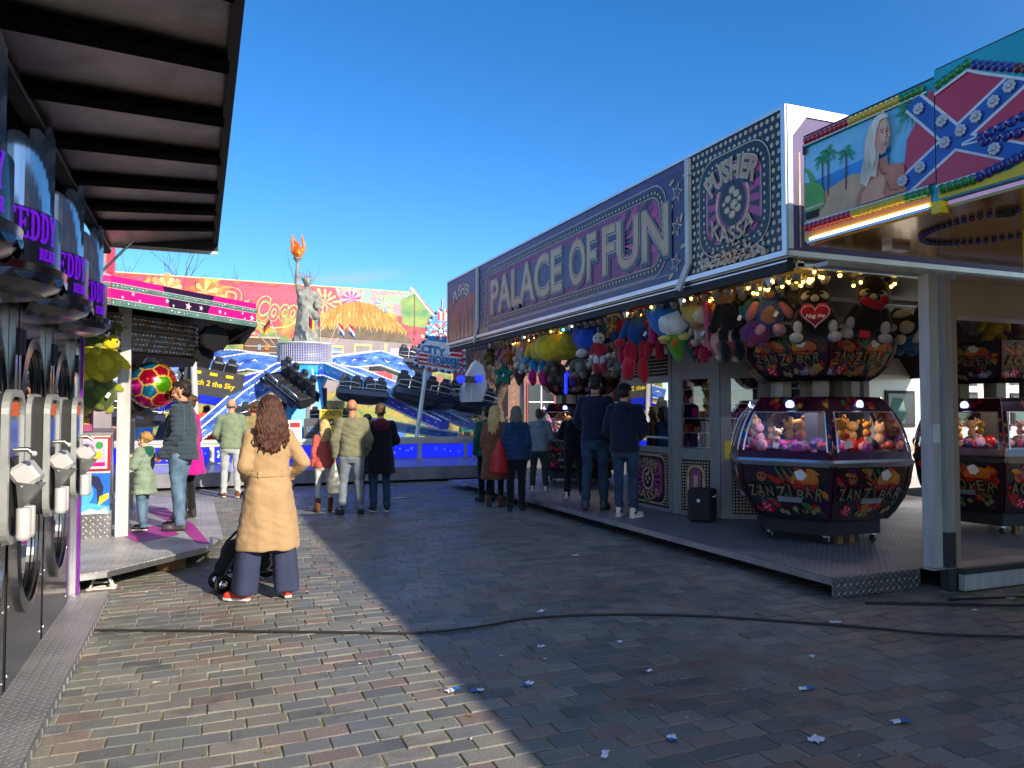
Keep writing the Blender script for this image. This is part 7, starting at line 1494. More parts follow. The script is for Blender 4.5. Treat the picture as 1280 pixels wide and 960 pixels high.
def big_mask_bear(loc, rz, tilt, label, heart):
    t = thing('plush_toy', label, 'plush toy', loc, rz, g2, .76); t.rotation_euler = (tilt, tilt*1.6, rz)
    dk, wh, rd_ = fab('#1c1412'), fab('#b8b0a0'), fab('#a81428')
    b = MB(dk); b.ell((0, 0, .0), (.20, .17, .24)); b.build('body', t)
    b = MB(dk); b.ell((0, -.02, .36), (.21, .18, .22)); b.ell((-.14, 0, .54), (.06, .04, .06)); b.ell((.14, 0, .54), (.06, .04, .06)); b.mat(wh)
    b.ell((-.09, -.135, .36), (.10, .06, .055), Matrix.Rotation(-.5, 3, 'Y')); b.ell((.09, -.135, .36), (.10, .06, .055), Matrix.Rotation(.5, 3, 'Y')); b.ell((0, -.17, .31), (.06, .05, .05)); b.mat(dk).ell((-.08, -.18, .37), (.035, .03, .025)); b.ell((.08, -.18, .37), (.035, .03, .025)); b.build('head', t)
    for x in (-1, 1):
        b = MB(dk); b.rope((x*.18, 0, .12), (x*.25, -.12, -.05), .07, .06); b.mat(wh).ell((x*.22, -.17, -.08), (.06, .06, .09)); b.build('arm', t)
        b = MB(dk); b.rope((x*.12, 0, -.16), (x*.22, -.12, -.24), .08, .07); b.mat(wh).ell((x*.24, -.20, -.22), (.09, .10, .07)); b.build('leg', t)
    if heart:
        b = MB(rd_); fr = Fr((0, -.24, .08), (1, 0, 0), (0, 0, 1)); pts = []
        for i in range(36): g = 2*math.pi*i/36; pts.append((.0125*16*math.sin(g)**3, .0115*(13*math.cos(g)-5*math.cos(2*g)-2*math.cos(3*g)-math.cos(4*g))))
        b.poly(fr, pts, .03, .09); b.ell((-.09, -.25, .14), (.10, .05, .09)); b.ell((.09, -.25, .14), (.10, .05, .09)); b.ell((0, -.25, .04), (.13, .05, .10))
        b.mat('plasticwhite').text(fr, 'Hug me', -.12, -.07, .24, .075, .066, off=.01, shear=.3); b.line(fr, [(p[0]*.88, p[1]*.88-.01) for p in pts] + [(pts[0][0]*.88, pts[0][1]*.88-.01)], .006, .064); b.build('heart', t)
    else:
        b = MB(rd_); b.ell((0, -.17, .22), (.17, .08, .07), Matrix.Rotation(.25, 3, 'Y')); b.ell((.14, -.18, .28), (.06, .04, .07)); b.build('scarf', t); MB('flagred').bbox((-.02, -.2, -.2), (.07, .03, .05), None, .3).build('tag', t)
    return t
big_mask_bear((5.90, 6.18, 2.53), -.75, .0, 'dark plush with white mask holding a red heart lettered Hug me', True)
big_mask_bear((6.42, 5.98, 2.56), -.75, .12, 'larger tilted dark plush with red scarf at right of the heart toy', False)
plush('bear', ['#1c1412', '#b8b0a0', '#c8b8a8', '#b8a898'], (7.05, 6.05, 2.52), .5, 'dark plush with pale feet lying at the right edge of the crown', -.7, g2, 1.0)
plush('cone', ['#4a7a1c', '#2a5a1c'], (7.85, 6.9, 2.72), .5, 'green plush in the dark corner left of the white post', -.7, g2, 1.0)
plush('round', ['#1c4a7a', '#2a5a8a'], (8.0, 6.9, 2.50), .5, 'dark blue plush in the corner left of the white post', -.7, g2)
plush('bear', ['#9a8420', '#b89a30'], (8.6, 6.2, 2.58), .45, 'mustard yellow plush above the right hand cabinet, left one', -.7, g2)
plush('round', ['#a87a88', '#c8a0a8'], (9.1, 6.15, 2.66), .5, 'dusty pink plush above the right hand cabinet', -.7, g2)
plush('round', ['#8a8888', '#a0a0a0'], (8.75, 6.5, 2.70), .45, 'grey plush behind the mustard one above the right hand cabinet', -.7, g2)
g3 = 'plush prizes hanging in the left kiosk'
plush('turtle', ['#3e5226', '#74863c', '#5a7034'], (-1.03, 9.42, 2.46), .50, 'dark green turtle plush, upper one in the left kiosk', .3, g3)
plush('turtle', ['#a89a18', '#c8b828', '#d8c41c'], (-.98, 9.40, 2.12), .56, 'yellow turtle plush in the middle of the left kiosk', .3, g3, .3)
plush('turtle', ['#44521f', '#606e2c', '#8a8a20'], (-1.02, 9.42, 1.80), .52, 'green turtle plush, lowest in the left kiosk', .3, g3)
plush('turtle', ['#3e5226', '#74863c', '#5a7034'], (-1.22, 9.5, 2.30), .55, 'green turtle plush farthest left, half hidden behind the machine row', .3, g3)
plush('bear', ['#8a8478', '#2a2420', '#8a8478'], (-.80, 12.1, 1.75), .72, 'grey and black patched cow plush behind the white kiosk post', .2, g3)
plush('bear', ['#7a1c4a', '#a83a6a'], (-.95, 12.3, 2.35), .45, 'dark pink plush hanging behind the white kiosk post', .2, g3)
# foil ball
import itertools
ph = (1+5**.5)/2
ico = [Vector(v).normalized() for v in [(0, s1, s2*ph) for s1 in (-1, 1) for s2 in (-1, 1)] + [(s1, s2*ph, 0) for s1 in (-1, 1) for s2 in (-1, 1)] + [(s2*ph, 0, s1) for s1 in (-1, 1) for s2 in (-1, 1)]]
cen = [(v, i) for i, v in enumerate(ico)]
for a, b_, c in itertools.combinations(range(12), 3):
    if (ico[a]-ico[b_]).length < 1.06 and (ico[b_]-ico[c]).length < 1.06 and (ico[a]-ico[c]).length < 1.06: cen.append(((ico[a]+ico[b_]+ico[c]).normalized(), len(cen)))
fc = []
for i, c in enumerate(['#c8143c', '#e88a10', '#d01478', '#6ab818', '#1488b8', '#d88a14', '#c84a14']): fc.append(P('foil%d' % i, c, .16, .75, .15, 3, .15, 14, coat=.4))
P('foiledge', '#e8b850', .25, .6)
bb = MB('foiledge')
for m_ in fc: bb.mat(m_)
nu, nv = 110, 64; r_ = .285; vs = []
def near(v):
    d = sorted(((v.dot(c)+(.0 if i >= 12 else -.022), i) for c, i in cen), reverse=True); return d[0], d[1]
pts_ = []
for i in range(nv+1):
    f_ = -math.pi/2+math.pi*i/nv
    for j in range(nu): g = 2*math.pi*j/nu; v = Vector((math.cos(f_)*math.cos(g), math.cos(f_)*math.sin(g), math.sin(f_))); d0, d1 = near(v); e = d0[0]-d1[0]; vs.append(v*r_*(1+.02*min(1, e*6)))
rotb = Matrix.Rotation(.5, 3, 'Z') @ Matrix.Rotation(.35, 3, 'X'); order = [2, 0, 1, 3, 4, 5, 6, 0, 2, 5, 4, 1, 3, 6, 0, 2, 1, 4, 5, 3, 0, 6, 2, 1, 5, 4, 3, 0, 2, 6, 1, 4]
for i in range(nv):
    for j in range(nu):
        q = (i*nu+j, i*nu+(j+1) % nu, (i+1)*nu+(j+1) % nu, (i+1)*nu+j); ctr = (vs[q[0]]+vs[q[2]])/2; d0, d1 = near(ctr.normalized())
        bb.F.append(q); bb.M.append(0 if d0[0]-d1[0] < .026 else 1+order[d0[1]] % 7); bb.SM.append(True)
bb.V = [tuple(rotb @ v) for v in vs]
t = thing('foil_ball', 'shiny many coloured football patterned foil balloon hanging beside the kiosk post', 'balloon', (-.54, 10.45, 1.93)); bb.build('ball', t)
MB('acrylic').lathe([(.02, .30), (.12, .27), (.03, .42), (.01, .5)], (0, 0, 0), 12).build('neck', t); MB('plasticwhite').tube([(0, 0, .5), (.02, 0, .95)], .003, 4).build('string', t)
# gumball / small goods on the kiosk counter
for i, (x, y, m_, lb) in enumerate(((-1.35, 9.6, 'blackmatte', 'black and gold toy box on the left kiosk counter'), (-1.55, 9.5, 'plasticwhite', 'white box stack on the left kiosk counter'), (-1.2, 9.75, 'signrose', 'dark pink package at the end of the left kiosk counter'))):
    b = MB(m_); b.bbox((0, 0, .12), (.09, .07, .12), None, .08); b.mat('gold').box(-.07, .07, -.073, -.070, .08, .15); b.mat('yellow').box(-.05, .05, -.075, -.071, .17, .2); b.build('goods_box', None, lb, 'box', loc=(x, y, 1.382))
# pushchair
pc = thing('pushchair', 'black pushchair with a mustard hood behind the woman in the tan coat', 'pushchair', (.46, 7.40, 0), .35, None, .92); P('mustard', '#9a7a10', .85, 0, .15, 8, .3, 200); P('pramblack', (.014, .014, .017), .85, 0, .2, 8, .3, 200)
for x, y, r in ((-.30, -.04, .085), (-.26, .22, .085), (.34, .0, .13), (.34, .40, .13)):
    w = MB('rubber'); w.lathe([(r*.72, -.02), (r, -.018), (r+.004, 0), (r, .018), (r*.72, .02)], (x, y, r+.004), 22, ax=(0, 1, 0)); w.mat('chrome').lathe([(.001, -.012), (r*.15, -.014), (r*.72, -.006), (r*.72, .006), (r*.15, .014), (.001, .012)], (x, y, r+.004), 22, ax=(0, 1, 0)); w.build('wheel', pc)
b = MB('black'); 
for y in (0, .36): b.tube([(-.28, y*.6+.02, .13), (-.12, y, .42), (.10, y, .62), (.42, y, 1.0)], .014, 7); b.tube([(.34, y, .14), (.08, y, .50)], .014, 7); b.tube([(-.28, y*.6, .13), (.34, y, .16)], .011, 6)
b.tube([(.42, 0, 1.0), (.44, .18, 1.01), (.42, .36, 1.0)], .018, 7); b.tube([(-.3, -.04, .09), (-.28, .26, .09)], .01, 6); b.tube([(.34, 0, .14), (.34, .4, .14)], .01, 6); b.build('frame', pc)
s_ = MB('pramblack'); s_.rope((-.10, .18, .34), (.12, .18, .32), .14, .15); s_.rope((.12, .18, .32), (.30, .18, .66), .15, .13); s_.rope((-.14, .18, .34), (-.24, .18, .20), .09, .07); me = blob(s_, .02, 4, lambda c, n: .008*fbm(c, 14)); link('seat', me, pc)
s_ = MB('mustard')
for i in range(8):
    a0, a1 = R(20+i*17), R(20+(i+1)*17-2); pts = []
    for a in (a0, a1):
        for j in range(9): g = math.pi*j/8; pts.append((.16 - .22*math.cos(a)*math.sin(g)**.6, .18 - .19*math.cos(g), .46 + .24*math.sin(a)*math.sin(g)**.6))
    s_.mat('mustard' if i < 3 else 'pramblack').add(pts, [(j, j+1, 10+j, 9+j) for j in range(8)], True)
s_.build('hood', pc)
b = MB('pramblack'); b.loft([(.12, .08, .18, .18, .13), (.2, .08, .18, .22, .15), (.24, .08, .18, .22, .15)], 16, 3); b.build('basket', pc)
# ------------------------------------------------------------------ people
P('skin', '#c98f72', .55, 0, .08, 14, spec=.35); P('skinpale', '#d8a98c', .55, 0, .08, 14, spec=.35); P('skinred', '#c07a5c', .55, 0, .1, 14); P('eyewhite', (.7, .68, .65), .3); P('iris', (.05, .03, .02), .2); P('lips', '#a05048', .5)
def hairmat(n, c, c2): return P(n, c, .45, 0, .3, 16, .5, 90, col2=c2, stretch=(5, 5, .6), spec=.4)
hairmat('hairauburn', '#2a150e', '#5a3020'); hairmat('hairblond', '#b08a4a', '#dcc080'); hairmat('hairdark', '#14100e', '#2a1e18'); hairmat('hairgrey', '#4a443e', '#7a7068'); hairmat('hairbrown', '#3a2818', '#6a4c30'); hairmat('hairsand', '#8a6436', '#c09858')
P('denim', '#3c5468', .85, 0, .3, 7, .4, 220, col2='#64829a'); P('denimdark', '#1c2c40', .85, 0, .25, 7, .4, 220, col2='#2c4460'); P('denimgrey', '#5a646c', .85, 0, .2, 7, .4, 220, col2='#7a848c')
P('solewhite', (.7, .7, .68), .6, 0, .1); P('soleblack', (.02, .02, .02), .7)
def make_hand(rel=1.):
    """relaxed right hand: wrist at the origin, fingers down -Z, palm facing -X (to the body), thumb forward +Y"""
    b = MB('skin')
    b.ell((0, 0, -.045), (.016, .038, .052)); b.rope((0, 0, .02), (0, 0, -.02), .026, .027, 10); b.ell((0, -.012, -.075), (.014, .030, .024))
    for i, (y, L, r) in enumerate(((.028, .072, .0088), (.010, .080, .0092), (-.009, .074, .0088), (-.026, .058, .0078))):
        p0 = Vector((0, y*.9, -.078)); a = -.20*rel; p1 = p0 + Vector((math.sin(a)*L*.45, y*.12, -math.cos(a)*L*.45)); a -= .42*rel; p2 = p1 + Vector((math.sin(a)*L*.32, 0, -math.cos(a)*L*.32)); a -= .38*rel; p3 = p2 + Vector((math.sin(a)*L*.26, 0, -math.cos(a)*L*.26))
        b.rope(p0 + Vector((0, 0, .02)), p1, r*1.08, r, 8); b.rope(p1, p2, r, r*.93, 8); b.rope(p2, p3, r*.93, r*.78, 8)
    t0, t1, t2, t3 = Vector((-.004, .022, -.018)), Vector((-.014, .046, -.046)), Vector((-.022, .052, -.072)), Vector((-.028, .048, -.092))
    b.rope(t0, t1, .015, .0115, 8); b.rope(t1, t2, .0110, .0100, 8); b.rope(t2, t3, .0100, .0080, 8)
    me = blob(b, .0042, 1); v = [x.co.copy() for x in me.vertices]; f = [tuple(p.vertices) for p in me.polygons]; bpy.data.meshes.remove(me); return v, f
HAND = make_hand()
def lerp(a, b, t): return Vector(a).lerp(Vector(b), t)
def person(label, loc, h, rz, o, group=None, lod=1.):
    """o: outfit and pose. Local frame: feet at the origin, facing +Y, x to the figure's right; lengths for 1.75 m"""
    s = h/1.75; t = thing('person', label, 'person', loc, rz, group); g = o.get; fem = g('fem', False); kid = g('kid', 0.)
    sh = (.150 if fem else .172)*(1-.1*kid); hip = .09
    lean = g('lean', 0.)                         # forward lean of the torso
    def T(p, k=1.): x, y, z = p; return Vector((x, y + math.sin(lean)*max(0, z-.95)*k, .95 + (z-.95)*math.cos(lean) if z > .95 else z))
    fl, fr_ = g('feet', ((-.11, 0, .1), (.11, 0, -.1)))      # x, y, toe yaw
    kn = g('knees', (.03, .03)); leg = {}
    for sd, f, kb in ((-1, fl, kn[0]), (1, fr_, kn[1])):
        hp = Vector((sd*hip, 0, .93)); an = Vector((f[0], f[1]-.02, .09)); k = hp.lerp(an, .5) + Vector((0, kb, .02)); leg[sd] = (hp, k, an, f)
    arms = g('arms', {}); A = {}
    for sd, nm in ((-1, 'L'), (1, 'R')):
        S0 = T((sd*sh, -.005, 1.41)); e, w = arms.get(nm, ((sd*(sh+.055), -.03, 1.13), (sd*(sh+.05), .06, .89))); A[sd] = (S0, T(e), T(w))
    hs = 1.14 if kid > .5 else 1.04
    neck = T((0, -.01, 1.47)); hc = T((0, .012, 1.625)) + Vector((0, math.sin(lean)*.02, 0))
    HR = Matrix.Rotation(g('hyaw', 0.), 3, 'Z') @ Matrix.Rotation(g('hpitch', 0.), 3, 'X')
    def Hd(p): return hc + HR @ (Vector(p)*hs)
    skin = MATS[g('skin', 'skin')]
    # ---- body: slim core + head, one skin
    b = MB(skin)
    b.loft([(.86, 0, 0, .12, .08), (1.0, 0, 0, .12, .08), (1.2, 0, 0, .13, .08), (1.38, 0, 0, .14, .07), (1.45, 0, 0, .07, .05)], 14)
    for sd in (-1, 1):
        hp, k, an, f = leg[sd]; b.rope(hp, k, .07, .045, 8); b.rope(k, an, .045, .032, 8); a0, e0, w0 = A[sd]; b.rope(a0, e0, .045, .034, 8); b.rope(e0, w0, .034, .024, 8); b.rope(T((0, 0, 1.40)), a0, .05, .045, 8)
    b.rope(T((0, -.01, 1.38)), Hd((0, -.015, -.06)), .058 if not fem else .05, .052 if not fem else .046, 12)
    core = blob(b, .02*lod, 1)
    hb = MB(skin); hb.rope(neck, Hd((0, -.012, -.05)), .056 if not fem else .048, .052, 14)
    hb.ell(Hd((0, -.012, .035)), tuple(q*hs for q in (.074, .092, .088)), HR, 20, 14); hb.ell(Hd((0, .022, -.045)), tuple(q*hs for q in (.056, .064, .068)), HR, 16, 12); hb.ell(Hd((0, .055, -.088)), tuple(q*hs for q in (.028, .024, .020)), HR); hb.ell(Hd((0, .062, .012)), tuple(q*hs for q in (.052, .026, .022)), HR)
    hb.rope(Hd((0, .080, .008)), Hd((0, .100, -.028)), .009*hs, .014*hs, 8, 3); hb.ell(Hd((0, .086, -.036)), (.019*hs, .012*hs, .009*hs), HR); hb.ell(Hd((0, .078, -.060)), (.024*hs, .012*hs, .009*hs), HR); hb.ell(Hd((0, .072, -.072)), (.020*hs, .012*hs, .009*hs), HR)
    for sd in (-1, 1): hb.ell(Hd((sd*.076, -.010, -.012)), (.009*hs, .020*hs, .031*hs), HR @ Matrix.Rotation(sd*.25, 3, 'Z')); hb.ell(Hd((sd*.040, .058, -.035)), (.024*hs, .022*hs, .020*hs), HR)
    hm = blob(hb, .0075*lod, 1)
    ex = MB(skin); ex.add([v.co for v in hm.vertices], [tuple(p.vertices) for p in hm.polygons], True)
    for sd in (-1, 1): ex.mat('eyewhite').ell(Hd((sd*.030, .081, .003)), (.012*hs, .009*hs, .007*hs), HR, 8, 6); ex.mat('iris').ell(Hd((sd*.030, .0885, .003)), (.0055*hs, .003*hs, .0055*hs), HR, 8, 6); ex.mat('hairbrown').ell(Hd((sd*.031, .088, .024)), (.018*hs, .006*hs, .004*hs), HR, 8, 5)
    ex.mat('lips').ell(Hd((0, .0865, -.066)), (.019*hs, .006*hs, .0045*hs), HR, 8, 5)
    for sd in (-1, 1):       # hands
        if g('hidehand', {}).get(sd): continue
        a0, e0, w0 = A[sd]; d = (w0-e0).normalized(); q = Vector((0, 0, -1)).rotation_difference(d).to_matrix(); k = (.86 if fem else 1.)*(1.12 if kid > .5 else 1); M = q @ Matrix.Rotation(g('twist', 0.)*sd, 3, 'Z') @ Matrix.Diagonal((sd*k, k, k))
        ex.mat(skin); vv = [w0 + M @ v for v in HAND[0]]; ex.add(vv, [tuple(reversed(f)) if sd < 0 else f for f in HAND[1]], True)
    body = join_mesh(core, ex)
    for v in body.vertices: v.co *= s
    link('body', body, t)
    def done(name, b, vox=.013, sm=3, disp=None, matf=None):
        me = blob(b, vox*lod, sm, disp, matf)
        for v in me.vertices: v.co *= s
        return link(name, me, t)
    # ---- trousers
    tr, lw = g('legs', ('denim', 1.)); wide = g('wide', 0.); b = MB(tr); bl = g('belly', 0.)
    b.loft([(.78, 0, -.005, .125, .10), (.86, 0, -.01, .172 if fem else .165, .125), (.95, 0, -.008, .175 if fem else .165, .125+bl*.5), (1.03, 0, 0, .155, .112+bl*.6), (1.07, 0, 0, .15, .108+bl*.6)], 20, 2.3)
    for sd in (-1, 1):
        hp, k, an, f = leg[sd]; hemz = g('hem', .055); foot = Vector((an.x, an.y, hemz+.03))
        b.rope(hp + Vector((sd*.005, 0, -.05)), k, .098*lw, .066*lw+wide*.6, 14); b.tube([k + (hp-k)*.06, k.lerp(foot, .5), foot + Vector((0, 0, -.03))], [.066*lw+wide*.6, .062*lw+wide*.85, .055*lw+wide], 16)
    sd_ = len(label)*.37
    def tdis(c, n):
        w = math.sin(c.z*42 + 9*c.x + 4*fbm(c, 3, sd_))*.006*(math.exp(-((c.z-.50)/.10)**2) + 1.3*math.exp(-((c.z-.14)/.09)**2) + .8*math.exp(-((c.z-.86)/.07)**2)); return w + .005*fbm(c, 9, sd_)
    if wide: tdis = lambda c, n: .008*math.sin(math.atan2(c.y, c.x-(.13 if c.x > 0 else -.13))*5)*min(1, max(0, (.7-c.z)*2)) + .004*fbm(c, 7, sd_)
    done('trousers', b, .014, 3, tdis)
    # ---- shoes
    up, so_ = g('shoes', ('soleblack', 'soleblack')); boot = g('boot', 0)
    for sd in (-1, 1):
        hp, k, an, f = leg[sd]; R3 = Matrix.Rotation(f[2], 3, 'Z'); o_ = Vector((an.x, an.y, 0)); k2 = .9 if fem else 1.
        b = MB(up); b.mat(so_); b.mat(up); q = lambda x, y, z: o_ + R3 @ Vector((x*k2, y*k2, z))
        b.ell(q(0, .135, .045), (.044*k2, .075*k2, .036), R3); b.ell(q(0, .03, .055), (.040*k2, .095*k2, .048), R3); b.ell(q(0, -.03, .055), (.036*k2, .045*k2, .052), R3); b.rope(q(0, -.012, .06), q(0, -.012, .11+boot), .042, .046+.010*(boot > 0), 12)
        vs = [q(x, y, z) for z in (.004, .030) for x, y in ((-.034, -.06), (.034, -.06), (.040, .05), (.048, .13), (.030, .205), (-.030, .205), (-.048, .13), (-.036, .05))]; b.add(vs, [(7, 6, 5, 4, 3, 2, 1, 0), tuple(range(8, 16))] + [(i, (i+1) % 8, 8+(i+1) % 8, 8+i) for i in range(8)])
        me = blob(b, .0085*lod, 2, None, lambda c, n: 1 if c.z < .026 else 0)
        for v in me.vertices: v.co *= s; v.co.z = max(.001, v.co.z)
        link('shoe', me, t)
    # ---- upper garment
    tp = g('top', {}); m = tp.get('mat', 'navy'); hem = tp.get('hem', .88); th = tp.get('th', .012); kind = tp.get('kind', 'jacket'); b = MB(m)
    if tp.get('mat2'): b.mat(tp['mat2']); b.mat(m)
    cw = (.150 if fem else .172)+th; cd = .105+th
    if kind == 'coat':
        fl_ = tp.get('flare', .05)
        rings = [(hem, 0, -.005, .205+fl_+th, .15+fl_*.6+th), (hem+.06, 0, -.005, .200+fl_+th, .148+fl_*.6+th), (.70, 0, -.005, .195+fl_*.6+th, .14+fl_*.4+th), (.92, 0, -.012, .188+th, .135+th), (1.04, 0, -.005, .162+th, .112+th), (1.10, 0, 0, .153+th, .104+th), (1.22, 0, 0, .158+th, .110+th), (1.36, 0, 0, .165+th, .105+th), (1.43, 0, -.005, .120+th, .08+th), (1.475, 0, -.01, .068+th, .062+th)]
    else:
        wst = tp.get('waist', .0)
        rings = [(hem, 0, -.003, .168+th-wst*.3, .120+th+bl), (hem+.04, 0, -.003, .172+th-wst*.4, .124+th+bl), (1.03, 0, .0+bl*.3, .158+th-wst, .115+th+bl), (1.15, 0, 0, .160+th-wst*.5, .115+th+bl*.7), (1.28, 0, 0, cw, cd+.008), (1.37, 0, -.004, cw-.005, cd), (1.43, 0, -.006, .125+th, .082+th), (1.475, 0, -.012, .070+th, .064+th)]
    rings = [(T((0, cy, z))[2] if z > .95 else z, cx, T((0, cy, z))[1], rx*(1-.08*kid), ry) for z, cx, cy, rx, ry in rings]
    fo = tp.get('fold', .0)
    b.loft(rings, 30, 2.25, fold=(lambda a, z: fo*math.sin(a*7+1.3)*max(0, min(1, (1.0-z)*2.2))) if fo else None)
    for sd in (-1, 1):
        a0, e0, w0 = A[sd]; r = tp.get('sleeve', 1.); b.rope(T((sd*.07, -.01, 1.40)), a0, .066+th*.4, .056*r+th*.7, 12); b.rope(a0 + Vector((0, 0, -.012)), e0, .055*r+th*.8, .046*r+th*.8, 14); wz = w0 + (e0-w0).normalized()*(-.005); b.rope(e0, wz, .046*r+th*.8, .034*r+th*.7, 14); b.tube([w0+(e0-w0).normalized()*.03, wz+(w0-e0).normalized()*.012], .036*r+th*.8, 12)
    if tp.get('hood'):
        b.mat(tp.get('hoodmat', m)); b.ell(T((0, -.105, 1.44)), (.115, .062, .085), Matrix.Rotation(-.35, 3, 'X')); b.ell(T((0, -.03, 1.485)), (.10, .085, .035))
    elif tp.get('collar', True): b.lathe([(.066+th, 1.455), (.072+th, 1.50), (.066+th, 1.525), (.05+th, 1.50)], (0, T((0, -.012, 1.47))[1], 0), 20); 
    puff = tp.get('puff', 0)
    def jd(c, n):
        el = math.exp(-((c.z-1.02)/.10)**2)*.0035*math.sin(c.z*60 + c.x*22 + 3*fbm(c, 4, sd_)); q = el + 1.15*tp.get('crease', .007)*fbm(c, 8, sd_) + .005*fbm(c, 20, sd_) + .0035*math.sin(c.z*85+c.x*30+5*fbm(c, 5, sd_))*max(0, fbm(c, 3, sd_+9))
        if puff: q += .009*abs(math.sin(c.z*math.pi/puff)) - .004
        if kind == 'coat' and c.z < 1.0: q += .006*math.sin(math.atan2(c.y, c.x)*6 + 2.2*c.z)*min(1, (1.0-c.z)*3)
        return q
    mf = None
    if tp.get('split'): zz, ww = tp['split']; mf = (lambda c, n: 1 if c.z > zz and (abs(c.x) < ww or c.z > zz+.12) else 0) if not tp.get('yoke') else (lambda c, n: 1 if c.z > zz else 0)
    if tp.get('hood') and tp.get('hoodmat'):
        hm_ = b.ml.index(MATS[tp['hoodmat']]); yb = T((0, -.09, 1.44))
        mf = lambda c, n: hm_ if (c - yb).length < .135 and c.y < yb.y+.07 and c.z > 1.33 else 0
    done(kind if kind != 'coat' else 'coat', b, .0125, tp.get('sm', 3), jd, mf)
    if tp.get('belt'):
        b = MB(m); b.loft([(1.055, 0, -.002, .158+th, .115+th), (1.062, 0, -.002, .163+th, .120+th), (1.098, 0, 0, .160+th, .117+th), (1.105, 0, 0, .153+th, .110+th)], 30, 2.25)
        for x in (-.10, .10): b.bbox((x, -.105-th, 1.085), (.009, .006, .034), None, .3)
        for sd in (-1, 1): a0, e0, w0 = A[sd]; dd = (e0-w0).normalized(); b.tube([w0+dd*.035, w0+dd*.012], .041*tp.get('sleeve', 1.)+th*.8, 14)
        me = blob(b, .008, 1, lambda c, n: .002*fbm(c, 20));
        for v in me.vertices: v.co *= s
        link('belt', me, t)
    # ---- hair
    hk, hm_ = g('hair', ('short', 'hairdark')); b = MB(hm_); HD = lambda p, r, ro=None: b.ell(Hd(p), tuple(q*hs for q in r), HR @ ro if ro else HR, 18, 12)
    hd = lambda c, n: .0035*math.sin(c.x*260+c.z*60) + .006*fbm(c, 30, sd_)
    if hk == 'short': HD((0, -.024, .052), (.080, .094, .082)); HD((0, -.055, .0), (.070, .056, .072)); HD((0, .045, .088), (.058, .042, .030)); done('hair', b, .0085, 2, hd)
    elif hk == 'curly':
        HD((0, -.024, .048), (.084, .098, .088)); rr_ = random.Random(5)
        for i in range(70): a = rr_.uniform(0, 6.28); e = rr_.uniform(-.3, 1.4); HD((.08*math.cos(a)*math.cos(e), -.026+.092*math.sin(a)*math.cos(e) + (.02 if math.sin(a) > .5 and e < .4 else 0), .045+.085*math.sin(e)), (.020, .020, .018)) if not (math.sin(a) > .4 and e < .35) else None
        done('hair', b, .0085, 1, hd)
    elif hk == 'bald': HD((0, -.036, -.004), (.073, .066, .040)); done('hair', b, .0085, 2, lambda c, n: -.002)
    elif hk == 'cap':
        HD((0, -.03, .015), (.079, .085, .08)); done('hair', b, .009, 2, hd); b = MB(g('capmat', 'blackmatte')); HD((0, -.012, .066), (.085, .100, .070)); HD((0, .105, .055), (.062, .055, .010), Matrix.Rotation(-.15, 3, 'X')); done('cap', b, .008, 2)
    elif hk in ('long', 'wavy', 'straight'):
        L_ = g('hairlen', .30); wv = {'long': .012, 'wavy': .022, 'straight': .004}[hk]
        vo = g('vol', 1.); HD((0, -.030, .048), (.084*vo, .100, .088*(.6+.4*vo))); HD((0, -.070, -.03), (.080*vo, .066, .12)); HD((0, .04, .095), (.055, .04, .028))
        rr_ = random.Random(int(L_*100)); n = (80 if g('vol') else 50) if lod <= 1 else 20
        for i in range(n):
            q = i/(n-1)*2-1; x0 = q*.078*(.5+.5*g('vol', 1.)); jx = rr_.uniform(-.02, .02)*(g('vol', 1.) > 1); y0 = -.045-.055*math.cos(q*1.4); L2 = L_*rr_.uniform(.72, 1.05)*(1-.12*abs(q)); ph_ = rr_.uniform(0, 6.28); pts = []; rd = []
            for k in range(8):
                u = k/7; p = Hd((x0*.8, y0*.9, .05)) if k == 0 else None
                z = .05 - u*(L2+.06); w = wv*math.sin(ph_+u*11)*min(1, u*2); base = Hd((x0*(1+.28*u*(1.6-u)*g('hairspread', 1.)) + w + jx*u, y0 - .055*math.sin(min(1, u*1.6)*1.57) + w*.5, 0)); pts.append(Vector((base.x, base.y, hc.z + z*hs))); rd.append(.011*(1-.5*u)*(1.1 if lod <= 1 else 1.6))
            b.rope(pts[0], pts[1], rd[0], rd[1], 7, 2); b.tube(pts, rd, 7)
        done('hair', b, .0085 if lod <= 1 else .012, 1, hd)
    elif hk == 'bun': HD((0, -.024, .050), (.082, .096, .084)); HD((0, -.12, .06), (.040, .038, .040)); HD((0, -.06, .0), (.07, .05, .07)); done('hair', b, .0085, 2, hd)
    if g('beard'): b = MB(hm_); HD((0, .038, -.084), (.050, .044, .026)); HD((0, .002, -.060), (.0580, .040, .030)); done('beard', b, .008, 1, lambda c, n: -.001)
    return t
toR = lambda deg: R(deg)     # heading measured from +Y, anticlockwise
# tan coat, seen from behind
P('camel', '#a88a64', .9, 0, .10, 5, .35, 320, sheen=.12, wrinkle=.22); P('trouserblue', '#2c3450', .85, 0, .15, 6, .3, 250); P('shoecoral', '#d0402c', .6)
fabric('puffslate', '#34424c'); fabric('sageA', '#7d8f7c'); fabric('hoodgreen', '#1c5a4c'); fabric('greyarm', '#4a5652'); fabric('magentacoat', '#b00c80', .2); fabric('olive', '#74745a'); fabric('blackwool', '#101016'); fabric('maroon', '#5a1430'); fabric('coral', '#c85a50'); fabric('greensweat', '#78876e'); fabric('lightjeans', '#a8aeb0'); fabric('legwhite', '#c8c4bc'); fabric('bluejkt', '#1c3a5c'); fabric('navyjkt', '#141d34'); fabric('navysweat', '#18223c'); fabric('greyhood', '#8e949c'); fabric('darktrk', '#141619'); fabric('greentrk', '#34423c'); fabric('tancoat2', '#7a4c34'); fabric('boottan', '#6a4024'); fabric('khaki', '#8a7c50')
